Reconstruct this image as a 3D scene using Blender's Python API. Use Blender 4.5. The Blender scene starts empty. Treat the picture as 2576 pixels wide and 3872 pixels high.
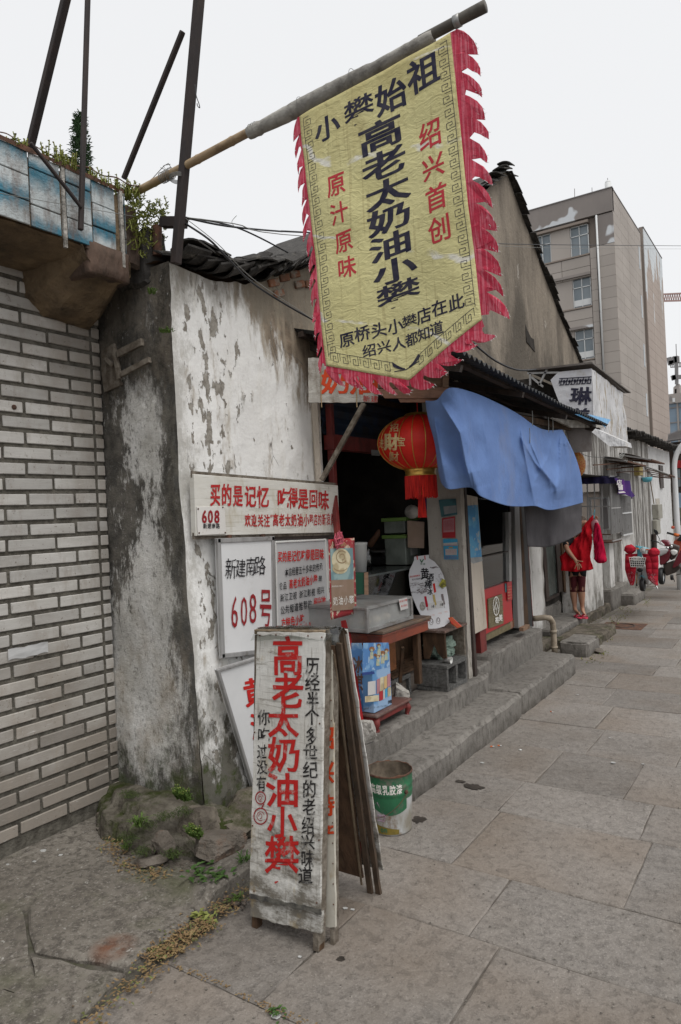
import bpy,bmesh,math,random
from mathutils import Vector,Matrix,noise as mnoise
import numpy as np
scene=bpy.context.scene
R_=math.radians
# camera
H=1.6
FPX,CX,CY,SC=2636.0,1288.0,1936.0,2576/1568.0
_y,_p,_r=R_(33.6),R_(0.3),R_(2.7)
CF=Vector((-math.sin(_y)*math.cos(_p),math.cos(_y)*math.cos(_p),math.sin(_p)))
_R0=Vector((math.cos(_y),math.sin(_y),0));_U0=_R0.cross(CF)
CR=math.cos(_r)*_R0-math.sin(_r)*_U0
CU=math.sin(_r)*_R0+math.cos(_r)*_U0
CO=Vector((0,0,H))
cam_d=bpy.data.cameras.new("camera");cam=bpy.data.objects.new("camera",cam_d)
scene.collection.objects.link(cam);scene.camera=cam
cam_d.sensor_fit='VERTICAL';cam_d.sensor_height=23.5;cam_d.lens=23.5*FPX/3872.0
cam_d.clip_start=0.05;cam_d.clip_end=3000
cam.matrix_world=Matrix(((CR.x,CU.x,-CF.x,CO.x),(CR.y,CU.y,-CF.y,CO.y),(CR.z,CU.z,-CF.z,CO.z),(0,0,0,1)))
# world: overcast
w=bpy.data.worlds.new("World");scene.world=w;w.use_nodes=True
nt=w.node_tree;nt.nodes.clear()
wo=nt.nodes.new('ShaderNodeOutputWorld');bg=nt.nodes.new('ShaderNodeBackground')
sky=nt.nodes.new('ShaderNodeTexSky');sky.sky_type='NISHITA';sky.sun_disc=False
sky.sun_elevation=R_(62);sky.sun_rotation=R_(110);sky.dust_density=4.0
hs=nt.nodes.new('ShaderNodeHueSaturation');hs.inputs['Saturation'].default_value=0.10
nt.links.new(sky.outputs[0],hs.inputs['Color'])
mx=nt.nodes.new('ShaderNodeMix');mx.data_type='RGBA';mx.inputs[0].default_value=0.86
mx.inputs[7].default_value=(6.55,6.62,6.74,1)
nt.links.new(hs.outputs[0],mx.inputs[6]);nt.links.new(mx.outputs[2],bg.inputs['Color'])
bg.inputs['Strength'].default_value=0.1
nt.links.new(bg.outputs[0],wo.inputs['Surface'])
sun_d=bpy.data.lights.new("sun",'SUN');sun_d.energy=1.5;sun_d.angle=R_(45);sun_d.color=(1,0.97,0.92)
sun=bpy.data.objects.new("sun",sun_d);scene.collection.objects.link(sun)
_sd=Vector((math.sin(R_(110))*math.cos(R_(62)),math.cos(R_(110))*math.cos(R_(62)),math.sin(R_(62))))
sun.rotation_euler=_sd.to_track_quat('Z','Y').to_euler();sun.location=(4,-2,12)
scene.view_settings.view_transform='Standard';scene.view_settings.look='None'
scene.view_settings.exposure=0.54;scene.view_settings.gamma=1.0
scene.view_settings.use_curve_mapping=False
scene.cycles.max_bounces=7
# projecting photo points on real planes
def ray(u,v):
 u,v=u*SC,v*SC
 return CF+CR*((u-CX)/FPX)-CU*((v-CY)/FPX)
def at(u,v,ax,val):
 d=ray(u,v);ax='xyz'.index(ax)
 return CO+d*((val-CO[ax])/d[ax])
def atd(u,v,dep):return CO+ray(u,v)*dep
rnd=random.Random(7)
def U(a,b):return rnd.uniform(a,b)
def nz(x,y,z=0.0,s=1.0):return mnoise.noise(Vector((x*s,y*s,z*s)))
COL=scene.collection
MATS={}
# mesh builder
class MB:
 def __init__(s):s.v=[];s.f=[];s.m=[];s.cm=0
 def add(s,vs,fs):
  n=len(s.v);s.v+=[Vector(p)for p in vs]
  s.f+=[tuple(i+n for i in f)for f in fs];s.m+=[s.cm]*len(fs);return s
 def box(s,x0,x1,y0,y1,z0,z1):
  return s.hexa([(x0,y0,z0),(x1,y0,z0),(x1,y1,z0),(x0,y1,z0)],[(x0,y0,z1),(x1,y0,z1),(x1,y1,z1),(x0,y1,z1)])
 def hexa(s,b,t):
  return s.add(list(b)+list(t),[(3,2,1,0),(4,5,6,7),(0,1,5,4),(1,2,6,5),(2,3,7,6),(3,0,4,7)])
 def obox(s,c,X,Y,Z):
  c,X,Y,Z=map(Vector,(c,X,Y,Z))
  return s.hexa([c-X-Y-Z,c+X-Y-Z,c+X+Y-Z,c-X+Y-Z],[c-X-Y+Z,c+X-Y+Z,c+X+Y+Z,c-X+Y+Z])
 def bar(s,a,b,w,h=None,up=(0,0,1)):
  a,b=Vector(a),Vector(b);d=(b-a);L=d.length;d.normalize();up=Vector(up)
  if abs(d.dot(up))>.98:up=Vector((0,1,0))
  X=d.cross(up).normalized();Y=X.cross(d)
  return s.obox((a+b)/2,X*w/2,d*L/2,Y*(h or w)/2)
 def prism(s,pts,off):
  n=len(pts);off=Vector(off);a=[Vector(p)for p in pts];b=[p+off for p in a]
  return s.add(a+b,[tuple(range(n))[::-1],tuple(range(n,2*n))]+[(i,(i+1)%n,n+(i+1)%n,n+i)for i in range(n)])
 def tube(s,pts,r,n=8,cap=True):
  pts=[Vector(p)for p in pts];m=len(pts);rs=r if hasattr(r,'__len__')else[r]*m
  base=len(s.v);prev=None
  for i,p in enumerate(pts):
   d=(pts[min(i+1,m-1)]-pts[max(i-1,0)]).normalized()
   if prev is None:
    prev=d.orthogonal().normalized()
   prev=(prev-d*prev.dot(d)).normalized();q=d.cross(prev)
   for k in range(n):
    a=2*math.pi*k/n;s.v.append(p+(prev*math.cos(a)+q*math.sin(a))*rs[i])
  for i in range(m-1):
   for k in range(n):
    a=base+i*n+k;b=base+i*n+(k+1)%n
    s.f.append((a,b,b+n,a+n));s.m.append(s.cm)
  if cap:
   s.f.append(tuple(range(base,base+n))[::-1]);s.f.append(tuple(range(base+(m-1)*n,base+m*n)));s.m+=[s.cm]*2
  return s
 def lathe(s,c,prof,n=24,axis='z',sx=1,sy=1):
  base=len(s.v);c=Vector(c);m=len(prof)
  for r,z in prof:
   for k in range(n):
    a=2*math.pi*k/n;x,y=r*math.cos(a)*sx,r*math.sin(a)*sy
    s.v.append(c+(Vector((x,y,z))if axis=='z' else Vector((x,z,y))if axis=='y' else Vector((z,x,y))))
  for i in range(m-1):
   for k in range(n):
    a=base+i*n+k;b=base+i*n+(k+1)%n
    s.f.append((a,b,b+n,a+n));s.m.append(s.cm)
  return s
 def disc(s,c,r,n=20,axis='z'):
  c=Vector(c);base=len(s.v)
  for k in range(n):
   a=2*math.pi*k/n;x,y=r*math.cos(a),r*math.sin(a)
   s.v.append(c+(Vector((x,y,0))if axis=='z' else Vector((x,0,y))if axis=='y' else Vector((0,x,y))))
  s.f.append(tuple(range(base,base+n)));s.m.append(s.cm);return s
 def torus(s,c,R,r,axis='z',n=24,k=6):
  pts=[]
  for i in range(n+1):
   a=2*math.pi*i/n;x,y=R*math.cos(a),R*math.sin(a)
   pts.append(Vector(c)+(Vector((x,y,0))if axis=='z' else Vector((x,0,y))if axis=='y' else Vector((0,x,y))))
  return s.tube(pts,r,k,False)
 def grid(s,fn,nu,nv):
  base=len(s.v)
  for j in range(nv+1):
   for i in range(nu+1):s.v.append(Vector(fn(i/nu,j/nv)))
  for j in range(nv):
   for i in range(nu):
    a=base+j*(nu+1)+i;s.f.append((a,a+1,a+nu+2,a+nu+1));s.m.append(s.cm)
  return s
 def ball(s,c,rx,ry=None,rz=None,n=12):
  ry=ry or rx;rz=rz or rx;prof=[]
  base=len(s.v);c=Vector(c);m=n//2+1
  for i in range(m):
   t=math.pi*(i/(m-1))-math.pi/2
   for k in range(n):
    a=2*math.pi*k/n
    s.v.append(c+Vector((rx*math.cos(t)*math.cos(a),ry*math.cos(t)*math.sin(a),rz*math.sin(t))))
  for i in range(m-1):
   for k in range(n):
    a=base+i*n+k;b=base+i*n+(k+1)%n
    s.f.append((a,b,b+n,a+n));s.m.append(s.cm)
  return s
 def xform(s,M):
  s.v=[M@p for p in s.v];return s
 def build(s,name,mats,parent=None,smooth=False,bevel=0,seg=2,kind=None,label=None,solid=0,sub=0,sharp=0):
  me=bpy.data.meshes.new(name);me.from_pydata([tuple(p)for p in s.v],[],s.f);
  if not isinstance(mats,(list,tuple)):mats=[mats]
  for m in mats:me.materials.append(MATS[m]if isinstance(m,str)else m)
  if len(mats)>1:me.polygons.foreach_set('material_index',s.m)
  me.validate();me.update()
  if smooth:
   me.polygons.foreach_set('use_smooth',[True]*len(me.polygons))
   if sharp:me.set_sharp_from_angle(angle=R_(sharp))
  o=bpy.data.objects.new(name,me);COL.objects.link(o)
  if parent is not None:
   o.parent=parent;o.matrix_parent_inverse=world_of(parent).inverted()
  if solid:
   md=o.modifiers.new('solid','SOLIDIFY');md.thickness=solid;md.offset=-1
  if bevel:
   md=o.modifiers.new('bevel','BEVEL');md.width=bevel;md.segments=seg;md.limit_method='ANGLE';md.angle_limit=R_(35)
  if sub:
   md=o.modifiers.new('sub','SUBSURF');md.levels=sub;md.render_levels=sub
  if kind:o['kind']=kind
  if label:o['label']=label
  return o
def world_of(o):
 M=Matrix.LocRotScale(o.location,o.rotation_euler,o.scale)
 return(world_of(o.parent)@o.matrix_parent_inverse@M)if o.parent else M
def thing(name,label,cat,loc=(0,0,0),group=None):
 o=bpy.data.objects.new(name,None);COL.objects.link(o);o.location=loc;o.empty_display_size=.1
 o['label']=label;o['category']=cat
 if group:o['group']=group
 return o
def tag(o,label,cat,group=None,kind=None):
 o['label']=label;o['category']=cat
 if group:o['group']=group
 if kind:o['kind']=kind
 return o
def struct(o,label=None):
 o['kind']='structure'
 if label:o['label']=label
 return o
def copy_tree(o,parent=None):
 c=o.copy();COL.objects.link(c);c.parent=parent
 if parent is not None:c.matrix_parent_inverse=o.matrix_parent_inverse.copy()
 for ch in[x for x in o.children]:copy_tree(ch,c)
 return c
 # materials
def ncol(c):return(c[0],c[1],c[2],1)if len(c)==3 else c
class NT:
 def __init__(s,name):
  m=bpy.data.materials.new(name);m.use_nodes=True;s.m=m;s.t=m.node_tree;s.n=s.t.nodes
  s.b=s.n['Principled BSDF'];s.out=s.n['Material Output']
  g=s.n.new('ShaderNodeNewGeometry');s.P=g.outputs['Position'];s.g=g
  oi=s.n.new('ShaderNodeObjectInfo');s.rand=oi.outputs['Random']
 def link(s,a,b):s.t.links.new(a,b)
 def val(s,x,inp):
  if isinstance(x,(int,float)):inp.default_value=x
  elif isinstance(x,(tuple,list)):inp.default_value=ncol(x)if len(inp.default_value)==4 else x
  else:s.link(x,inp)
 def vmul(s,v,sc,off=(0,0,0)):
  a=s.n.new('ShaderNodeMapping');s.link(v,a.inputs[0]);a.inputs['Scale'].default_value=sc;a.inputs['Location'].default_value=off;return a.outputs[0]
 def noise(s,scale=1,st=(1,1,1),det=5,rough=.6,dist=0,off=(0,0,0),obj=False,randoff=False):
  v=s.P
  if obj:
   tc=s.n.new('ShaderNodeTexCoord');v=tc.outputs['Object']
  v=s.vmul(v,tuple(scale*k for k in st),off)
  if randoff:
   a=s.n.new('ShaderNodeVectorMath');a.operation='ADD';s.link(v,a.inputs[0])
   k=s.math('MULTIPLY',s.rand,57.0);c=s.n.new('ShaderNodeCombineXYZ');s.link(k,c.inputs[0]);s.link(k,c.inputs[1]);s.link(c.outputs[0],a.inputs[1]);v=a.outputs[0]
  t=s.n.new('ShaderNodeTexNoise');s.link(v,t.inputs['Vector']);t.inputs['Scale'].default_value=1;t.inputs['Detail'].default_value=det;t.inputs['Roughness'].default_value=rough;t.inputs['Distortion'].default_value=dist
  return t.outputs['Fac']
 def vor(s,scale=1,st=(1,1,1),feat='F1',out='Distance',rnd_=1):
  v=s.vmul(s.P,tuple(scale*k for k in st))
  t=s.n.new('ShaderNodeTexVoronoi');t.feature=feat;s.link(v,t.inputs['Vector']);t.inputs['Scale'].default_value=1;t.inputs['Randomness'].default_value=rnd_
  return t.outputs[out]
 def math(s,op,a,b=0.0,clamp=False):
  m=s.n.new('ShaderNodeMath');m.operation=op;m.use_clamp=clamp;s.val(a,m.inputs[0]);s.val(b,m.inputs[1]);return m.outputs[0]
 def rng(s,x,lo,hi,a=0.0,b=1.0,smooth=False):
  m=s.n.new('ShaderNodeMapRange');s.val(x,m.inputs[0]);m.inputs[1].default_value=lo;m.inputs[2].default_value=hi;m.inputs[3].default_value=a;m.inputs[4].default_value=b
  m.interpolation_type='SMOOTHSTEP' if smooth else 'LINEAR';return m.outputs[0]
 def dot(s,vec,lo,hi):
  d=s.n.new('ShaderNodeVectorMath');d.operation='DOT_PRODUCT';s.link(s.P,d.inputs[0]);d.inputs[1].default_value=vec
  return s.rng(d.outputs['Value'],lo,hi)
 def mix(s,f,a,b,mode='MIX'):
  m=s.n.new('ShaderNodeMix');m.data_type='RGBA';m.blend_type=mode;s.val(f,m.inputs[0]);s.val(a,m.inputs[6]);s.val(b,m.inputs[7]);return m.outputs[2]
 def bump(s,h,dist=.01,stren=1.0,prev=None):
  b=s.n.new('ShaderNodeBump');s.link(h,b.inputs['Height']);b.inputs['Distance'].default_value=dist;b.inputs['Strength'].default_value=stren
  if prev:s.link(prev,b.inputs['Normal'])
  return b.outputs[0]
 def done(s,col,rough=.85,bump=None,metal=0,spec=.3,**kw):
  s.val(col,s.b.inputs['Base Color']);s.val(rough,s.b.inputs['Roughness']);s.val(metal,s.b.inputs['Metallic'])
  s.b.inputs['Specular IOR Level'].default_value=spec
  for k,v in kw.items():s.val(v,s.b.inputs[k.replace('_',' ')])
  if bump:s.link(bump,s.b.inputs['Normal'])
  MATS[s.m.name]=s.m;return s.m
def mat(name,c,c2=None,sc=8,st=(1,1,1),lo=.4,hi=.6,rough=.8,dirt=None,dsc=3,dlo=.5,dhi=.75,dst=(1,1,1),bump=.0,bsc=60,metal=0,spec=.3,var=0,obj=False,**kw):
 """a two-tone surface with dirt patches, fine relief and a brightness that differs from piece to piece"""
 t=NT(name);col=ncol(c)
 if c2:col=t.mix(t.rng(t.noise(sc,st,obj=obj),lo,hi),c,c2)
 if dirt:col=t.mix(t.rng(t.noise(dsc,dst,7,.7,obj=obj,off=(3,1,4)),dlo,dhi),col,dirt)
 if var:
  v=t.rng(t.rand,0,1,1-var,1+var);cc=t.n.new('ShaderNodeVectorMath');cc.operation='SCALE';t.val(col,cc.inputs[0])if not isinstance(col,tuple)else setattr(cc.inputs[0],'default_value',col[:3]);t.link(v,cc.inputs['Scale']);col=cc.outputs[0]
 bp=t.bump(t.noise(bsc,st,4),bump)if bump else None
 return t.done(col,rough,bp,metal,spec,**kw)
def glassmat(name,col=(.9,.95,.95),mixf=.35,rough=.02):
 t=NT(name);tr=t.n.new('ShaderNodeBsdfTransparent');tr.inputs[0].default_value=ncol(col)
 gl=t.n.new('ShaderNodeBsdfGlossy');gl.inputs['Roughness'].default_value=rough
 fr=t.n.new('ShaderNodeFresnel');fr.inputs[0].default_value=1.5;f=t.math('ADD',t.math('MULTIPLY',fr.outputs[0],1.0),mixf*.2,True)
 ms=t.n.new('ShaderNodeMixShader');t.link(f,ms.inputs[0]);t.link(tr.outputs[0],ms.inputs[1]);t.link(gl.outputs[0],ms.inputs[2]);t.link(ms.outputs[0],t.out.inputs[0])
 MATS[name]=t.m;return t.m
 # lettering
_G={}
def glyph(ch,bold=0.0,res=2):
 k=(ch,bold)
 if k in _G:return _G[k]
 cu=bpy.data.curves.new('t','FONT');cu.body=ch;cu.size=1;cu.resolution_u=res;cu.offset=bold;cu.fill_mode='FRONT'
 o=bpy.data.objects.new('t',cu);COL.objects.link(o)
 me=bpy.data.meshes.new_from_object(o.evaluated_get(bpy.context.evaluated_depsgraph_get()))
 vs=[(v.co.x,v.co.y+.12)for v in me.vertices];fs=[tuple(p.vertices)for p in me.polygons]
 bpy.data.objects.remove(o);bpy.data.curves.remove(cu);bpy.data.meshes.remove(me)
 _G[k]=(vs,fs);return _G[k]
def stamp(mb,ch,fn,x,y,w,h,bold=0.0,rot=0,shear=0,jit=0,cut=0,adv=1.0):
 """one character, lower-left corner (x, y) in the sign's own plane, drawn through fn(x, y) -> point"""
 vs,fs=glyph(ch,min(bold,.004)if ch in '攀' else min(bold,.012))
 if not vs:return
 if cut:
  bm=bmesh.new();bv=[bm.verts.new((a,b,0))for a,b in vs]
  for f in fs:
   try:bm.faces.new([bv[i]for i in f])
   except ValueError:pass
  for q in range(1,cut):
   for ax in(0,1):
    co=[0,0,0];no=[0,0,0];co[ax]=q/cut;no[ax]=1
    bmesh.ops.bisect_plane(bm,geom=bm.verts[:]+bm.edges[:]+bm.faces[:],plane_co=co,plane_no=no)
  bm.verts.index_update();vs=[(v.co.x,v.co.y)for v in bm.verts];fs=[tuple(v.index for v in f.verts)for f in bm.faces];bm.free()
 c,s_=math.cos(rot),math.sin(rot);so=U(0,50);jit*=.6
 e=max(0,bold-.010)*(.75 if ch in '攀' else 1.0)
 shifts=[(0,0)]if e<.004 else[(-e,-e*.5),(e,-e*.5),(-e,e*.5),(e,e*.5)]
 for k,(dx,dy)in enumerate(shifts):
  out=[]
  for a,b in vs:
   if jit:
    a2=a+jit*nz(a*5+so,b*5);b2=b+jit*nz(a*5,b*5+so+9)
   else:a2,b2=a,b
   a2+=dx;b2+=dy;a2-=.5*adv;b2-=.5;a2+=shear*b2
   a2,b2=a2*c-b2*s_,a2*s_+b2*c
   p=fn(x+(a2+.5)*w,y+(b2+.5)*h);out.append(p+(CO-p).normalized()*(k*.00015))
  mb.add(out,fs)
def write(mb,text,fn,x,y,w,h,gap=0.1,bold=0.0,down=False,jit=0,rj=0,shear=0,cut=0,latin=False):
 for ch in text:
  if ch!=' ':
   stamp(mb,ch,fn,x,y+U(-rj,rj)*h,w,h,bold,U(-rj,rj),shear,jit,cut,adv=.6 if ord(ch)<256 else 1)
  if down:y-=h*(1+gap)
  else:x+=w*((.62 if ord(ch)<256 else 1)+gap)
class Quad:
 """a flat sign through four world points (TL, TR, BR, BL); fn gives points just in front of it"""
 def __init__(s,tl,tr,br,bl,toward=None):
  s.c=[Vector(p)for p in(tl,tr,br,bl)];s.n=(s.c[1]-s.c[0]).cross(s.c[3]-s.c[0]).normalized()
  if s.n.dot((toward or CO)-s.c[0])<0:s.n=-s.n
  s.W=(s.c[1]-s.c[0]).length;s.H=(s.c[3]-s.c[0]).length
 def p(s,a,b,off=0.0):
  tl,tr,br,bl=s.c
  return(bl*(1-a)+br*a)*(1-b)+(tl*(1-a)+tr*a)*b+s.n*off
 def fn(s,off=.0025):return lambda a,b:s.p(a,b,off)
 def slab(s,mb,th=.01,a0=0,a1=1,b0=0,b1=1,off=0.0):
  f=[s.p(a0,b0,off),s.p(a1,b0,off),s.p(a1,b1,off),s.p(a0,b1,off)]
  return mb.prism(f,-s.n*th)
def QP(px,ax,val):return Quad(*[at(u,v,ax,val)for u,v in px])
# materials
def make_mats():
 t=NT('stone');r=t.rand
 base=t.mix(t.rng(t.noise(1.1,det=3,randoff=True),.35,.65),(.162,.146,.131),(.205,.187,.170))
 base=t.mix(t.rng(t.noise(28,det=6,rough=.75,randoff=True),.42,.66,0,.55),base,(.27,.247,.222))
 base=t.mix(t.rng(t.noise(150,det=2,off=(3,3,3)),.60,.68,0,.55),base,(.36,.335,.31));base=t.mix(t.rng(t.noise(75,det=3),.56,.70,0,.6),base,(.10,.088,.078))
 base=t.mix(t.rng(t.noise(2.6,det=9,rough=.8,off=(8,3,1)),.50,.74,0,.62),base,(.105,.092,.080));base=t.mix(t.rng(t.noise(.8,det=7,rough=.75,off=(4,9,2)),.48,.66,0,.5),base,(.13,.112,.094))
 base=t.mix(t.rng(t.noise(.9,det=2,randoff=True,off=(1,9,0)),.45,.7,0,.6),base,(.16,.122,.090))
 base=t.mix(t.rng(t.noise(6,(1,1,1),7,.8,off=(2,5,0)),.70,.76,0,.5),base,(.36,.35,.33))
 sc=t.n.new('ShaderNodeVectorMath');sc.operation='SCALE';t.link(base,sc.inputs[0]);t.link(t.rng(r,0,1,.82,1.18),sc.inputs['Scale'])
 base0=sc.outputs[0];pit=t.rng(t.noise(20,det=7,rough=.72,off=(4,4,9)),.36,.47,1,0);base0=t.mix(t.math('MULTIPLY',pit,.12),base0,(.07,.06,.05));h=t.math('SUBTRACT',t.math('ADD',t.noise(42,det=6,rough=.7),t.math('MULTIPLY',t.noise(9,det=4),1.4)),t.math('MULTIPLY',pit,.30))
 t.done(base0,t.rng(t.noise(4),.3,.7,.62,.9),t.bump(h,.010,.9),spec=.35)
 t=NT('old_concrete')
 base=t.mix(t.rng(t.noise(2.0,det=5),.35,.65),(.125,.110,.092),(.215,.195,.168))
 base=t.mix(t.rng(t.noise(26,det=6,rough=.8),.45,.60),base,(.085,.075,.064))
 base=t.mix(t.rng(t.noise(70,det=3,off=(2,2,2)),.58,.66,0,.6),base,(.30,.28,.25))
 base=t.mix(t.rng(t.noise(1.7,det=6,off=(5,2,0)),.52,.7,0,.7),base,(.09,.098,.045))
 d=t.n.new('ShaderNodeVectorMath');d.operation='DISTANCE';t.link(t.P,d.inputs[0]);d.inputs[1].default_value=at(262,2175,'z',.03)
 base=t.mix(t.math('MULTIPLY',t.rng(d.outputs['Value'],.02,.10,1,0),t.rng(t.noise(14,det=6),.3,.6)),base,(.16,.062,.03))
 base=t.mix(t.rng(t.noise(8,det=8,rough=.8,off=(1,5,3)),.60,.74,0,.8),base,(.06,.052,.045))
 base=t.mix(t.rng(t.noise(17,det=3,off=(7,5,3)),.70,.73,0,.7),base,(.42,.41,.38))
 t.done(base,.85,t.bump(t.math('ADD',t.noise(30,det=7,rough=.75),t.noise(5)),.012,.9))
 t=NT('step_concrete')
 base=t.mix(t.rng(t.noise(1.6,det=5),.35,.65),(.150,.139,.126),(.215,.200,.181))
 base=t.mix(t.rng(t.noise(22,(1,1,.5),7,.75),.46,.66),base,(.088,.080,.071))
 base=t.mix(t.rng(t.noise(5,(1,1,.3),7,.75,off=(2,7,1)),.55,.78,0,.85),base,(.075,.068,.06))
 base=t.mix(t.rng(t.noise(10,det=6,off=(9,7,1)),.70,.76,0,.7),base,(.42,.41,.39))
 lowd=t.math('MULTIPLY',t.dot((0,0,1),.09,0.0),t.rng(t.noise(9,det=5),.3,.62))
 base=t.mix(lowd,base,(.06,.052,.043))
 t.done(base,.88,t.bump(t.math('ADD',t.noise(60,det=6,rough=.7),t.math('MULTIPLY',t.noise(11),1.2)),.006,.9))
 t=NT('lime_wall')
 n1=t.noise(2.2,(1,1,.55),8,.65)
 base=t.mix(t.rng(n1,.40,.70),(.77,.765,.75),(.66,.65,.63))
 base=t.mix(t.rng(t.noise(7,(1,1,.5),8,.75,off=(3,3,3)),.58,.76,0,.55),base,(.42,.40,.36))
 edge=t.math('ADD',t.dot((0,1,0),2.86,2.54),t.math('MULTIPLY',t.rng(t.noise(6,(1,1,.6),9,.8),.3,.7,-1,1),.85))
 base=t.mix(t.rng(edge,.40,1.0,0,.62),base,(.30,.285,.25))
 st=t.math('ADD',t.dot((0,.65,.76),4.10,4.50),t.math('MULTIPLY',t.rng(t.noise(7,(1,1,.30),9,.75,off=(1,2,8)),.3,.7,-1,1),.50))
 base=t.mix(t.rng(st,.34,.62),base,t.mix(t.rng(t.noise(9,det=7,rough=.75),.4,.62),(.25,.195,.145),(.105,.082,.062)))
 base=t.mix(t.math('MULTIPLY',t.rng(st,.10,.34,0,.8),t.rng(t.noise(18,(1,1,.12),3),.4,.62)),base,(.30,.25,.19))
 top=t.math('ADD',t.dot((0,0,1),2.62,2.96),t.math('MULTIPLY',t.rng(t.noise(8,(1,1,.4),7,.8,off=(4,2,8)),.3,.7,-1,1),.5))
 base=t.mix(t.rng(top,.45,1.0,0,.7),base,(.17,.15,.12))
 base=t.mix(t.math('MULTIPLY',t.rng(t.noise(4.5,(1,1,.12),4,.6,off=(7,3,0)),.56,.76),.35),base,(.52,.46,.34))
 chipm=t.noise(15,(1,1,.5),6,.62,off=(2,9,4))
 band=t.math('MULTIPLY',t.dot((0,1,0),2.58,2.78),t.dot((0,1,0),3.20,2.95))
 chip=t.rng(t.math('ADD',chipm,t.math('MULTIPLY',band,.125)),.672,.680)
 chip2=t.rng(t.noise(24,(1,1,.7),4,.6,off=(12,1,4)),.73,.74)
 chips=t.math('MAXIMUM',chip,chip2)
 base=t.mix(chips,base,t.mix(t.rng(t.noise(30,det=4),.4,.6),(.20,.18,.155),(.32,.30,.265)))
 foot=t.math('ADD',t.dot((0,0,1),.95,.12),t.math('MULTIPLY',t.rng(t.noise(6,(1,1,.6),7,.75,off=(3,1,6)),.3,.7,-1,1),.6))
 base=t.mix(t.rng(foot,.38,.8,0,.95),base,(.085,.08,.062))
 base=t.mix(t.math('MULTIPLY',t.rng(foot,.7,1),t.rng(t.noise(11,det=5),.5,.6)),base,(.05,.065,.022))
 crack=t.rng(t.vor(2.2,(1,1,.6),'DISTANCE_TO_EDGE'),0,.006,1,0)
 base=t.mix(t.math('MULTIPLY',crack,t.rng(t.noise(2.3,off=(1,1,2)),.55,.6)),base,(.12,.11,.10))
 hh=t.math('SUBTRACT',t.math('ADD',t.math('MULTIPLY',t.noise(45,det=6,rough=.7),.5),t.noise(6,det=3)),t.math('MULTIPLY',chips,.9))
 t.done(base,.92,t.bump(hh,.009,.9),spec=.15)
 t=NT('mottled_wall')
 base=t.mix(t.rng(t.noise(4.5,(1,1,.5),9,.75),.38,.62),(.70,.69,.67),(.46,.445,.41))
 xn=t.rng(t.dot((1,0,-.02),-3.36,-2.72),0,1,-1,1)
 s1=t.rng(t.noise(4.2,(1,1,.36),10,.78,off=(2,0,5)),.34,.66,-1,1)
 s1=t.math('ADD',s1,t.math('MULTIPLY',t.rng(t.noise(26,(1,1,.55),6,.8,off=(1,0,2)),.35,.65,-1,1),.42))
 left=t.math('MULTIPLY',t.dot((1,0,0),-3.02,-3.22),t.dot((0,0,1),1.0,1.5))
 s1=t.math('ADD',s1,t.math('MULTIPLY',left,.9))
 mid=t.rng(t.math('ABSOLUTE',t.math('ADD',xn,-.02)),0,.42,1,0)
 s1=t.math('SUBTRACT',s1,t.math('MULTIPLY',mid,.75))
 s1=t.math('SUBTRACT',s1,t.dot((0,0,1),1.5,.6))
 base=t.mix(t.rng(s1,-.08,.38),base,t.mix(t.rng(t.noise(14,det=6),.4,.6),(.085,.08,.072),(.16,.148,.13)))
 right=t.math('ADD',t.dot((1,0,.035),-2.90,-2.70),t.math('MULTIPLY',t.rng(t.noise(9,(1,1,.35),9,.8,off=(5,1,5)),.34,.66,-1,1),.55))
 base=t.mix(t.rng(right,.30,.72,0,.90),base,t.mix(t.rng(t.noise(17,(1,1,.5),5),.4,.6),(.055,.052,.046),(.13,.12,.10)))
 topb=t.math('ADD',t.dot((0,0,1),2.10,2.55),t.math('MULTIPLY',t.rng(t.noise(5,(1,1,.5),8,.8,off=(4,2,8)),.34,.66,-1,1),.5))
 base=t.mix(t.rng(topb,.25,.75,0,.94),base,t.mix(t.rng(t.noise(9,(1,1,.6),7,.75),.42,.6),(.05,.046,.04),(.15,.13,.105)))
 base=t.mix(t.rng(t.noise(44,(1,1,.6),6,.8),.54,.64,0,.7),base,(.12,.112,.10))
 base=t.mix(t.rng(t.noise(32,(1,1,.7),5,.8,off=(5,5,5)),.62,.68,0,.6),base,(.56,.55,.53))
 brn=t.math('MULTIPLY',t.dot((0,0,1),1.5,.7),t.rng(t.noise(5,(1,1,.6),6,off=(8,8,8)),.48,.64,0,.5))
 base=t.mix(brn,base,(.33,.27,.20))
 foot=t.math('ADD',t.dot((0,0,1),.62,.1),t.math('MULTIPLY',t.rng(t.noise(6,(1,1,.6),8,.8,off=(3,1,6)),.34,.66,-1,1),.5))
 base=t.mix(t.rng(foot,.45,.9,0,.9),base,t.mix(t.rng(t.noise(9,det=5),.42,.58),(.065,.06,.05),(.05,.066,.022)))
 t.done(base,.95,t.bump(t.math('ADD',t.noise(34,det=8,rough=.78),t.noise(7,det=3)),.016,1),spec=.1)
 t=NT('gable_wall')
 base=t.mix(t.rng(t.noise(.6,(1,1,.5),8,.65),.36,.62),(.275,.235,.19),(.195,.168,.138))
 base=t.mix(t.rng(t.noise(1.1,(1,1,.18),8,.65,off=(3,2,2)),.46,.62,0,.9),base,(.12,.103,.085))
 low=t.math('ADD',t.dot((0,0,1),5.6,3.6),t.math('MULTIPLY',t.rng(t.noise(.8,(1,1,.4),7,.7),.3,.7,-1,1),.8))
 base=t.mix(t.rng(low,.25,.8,0,.85),base,(.095,.083,.069))
 base=t.mix(t.rng(t.noise(2.6,det=6,off=(9,9,1)),.66,.70,0,.5),base,(.42,.39,.35))
 t.done(base,.95,t.bump(t.noise(9,det=8,rough=.7),.03,.8),spec=.1)
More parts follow.
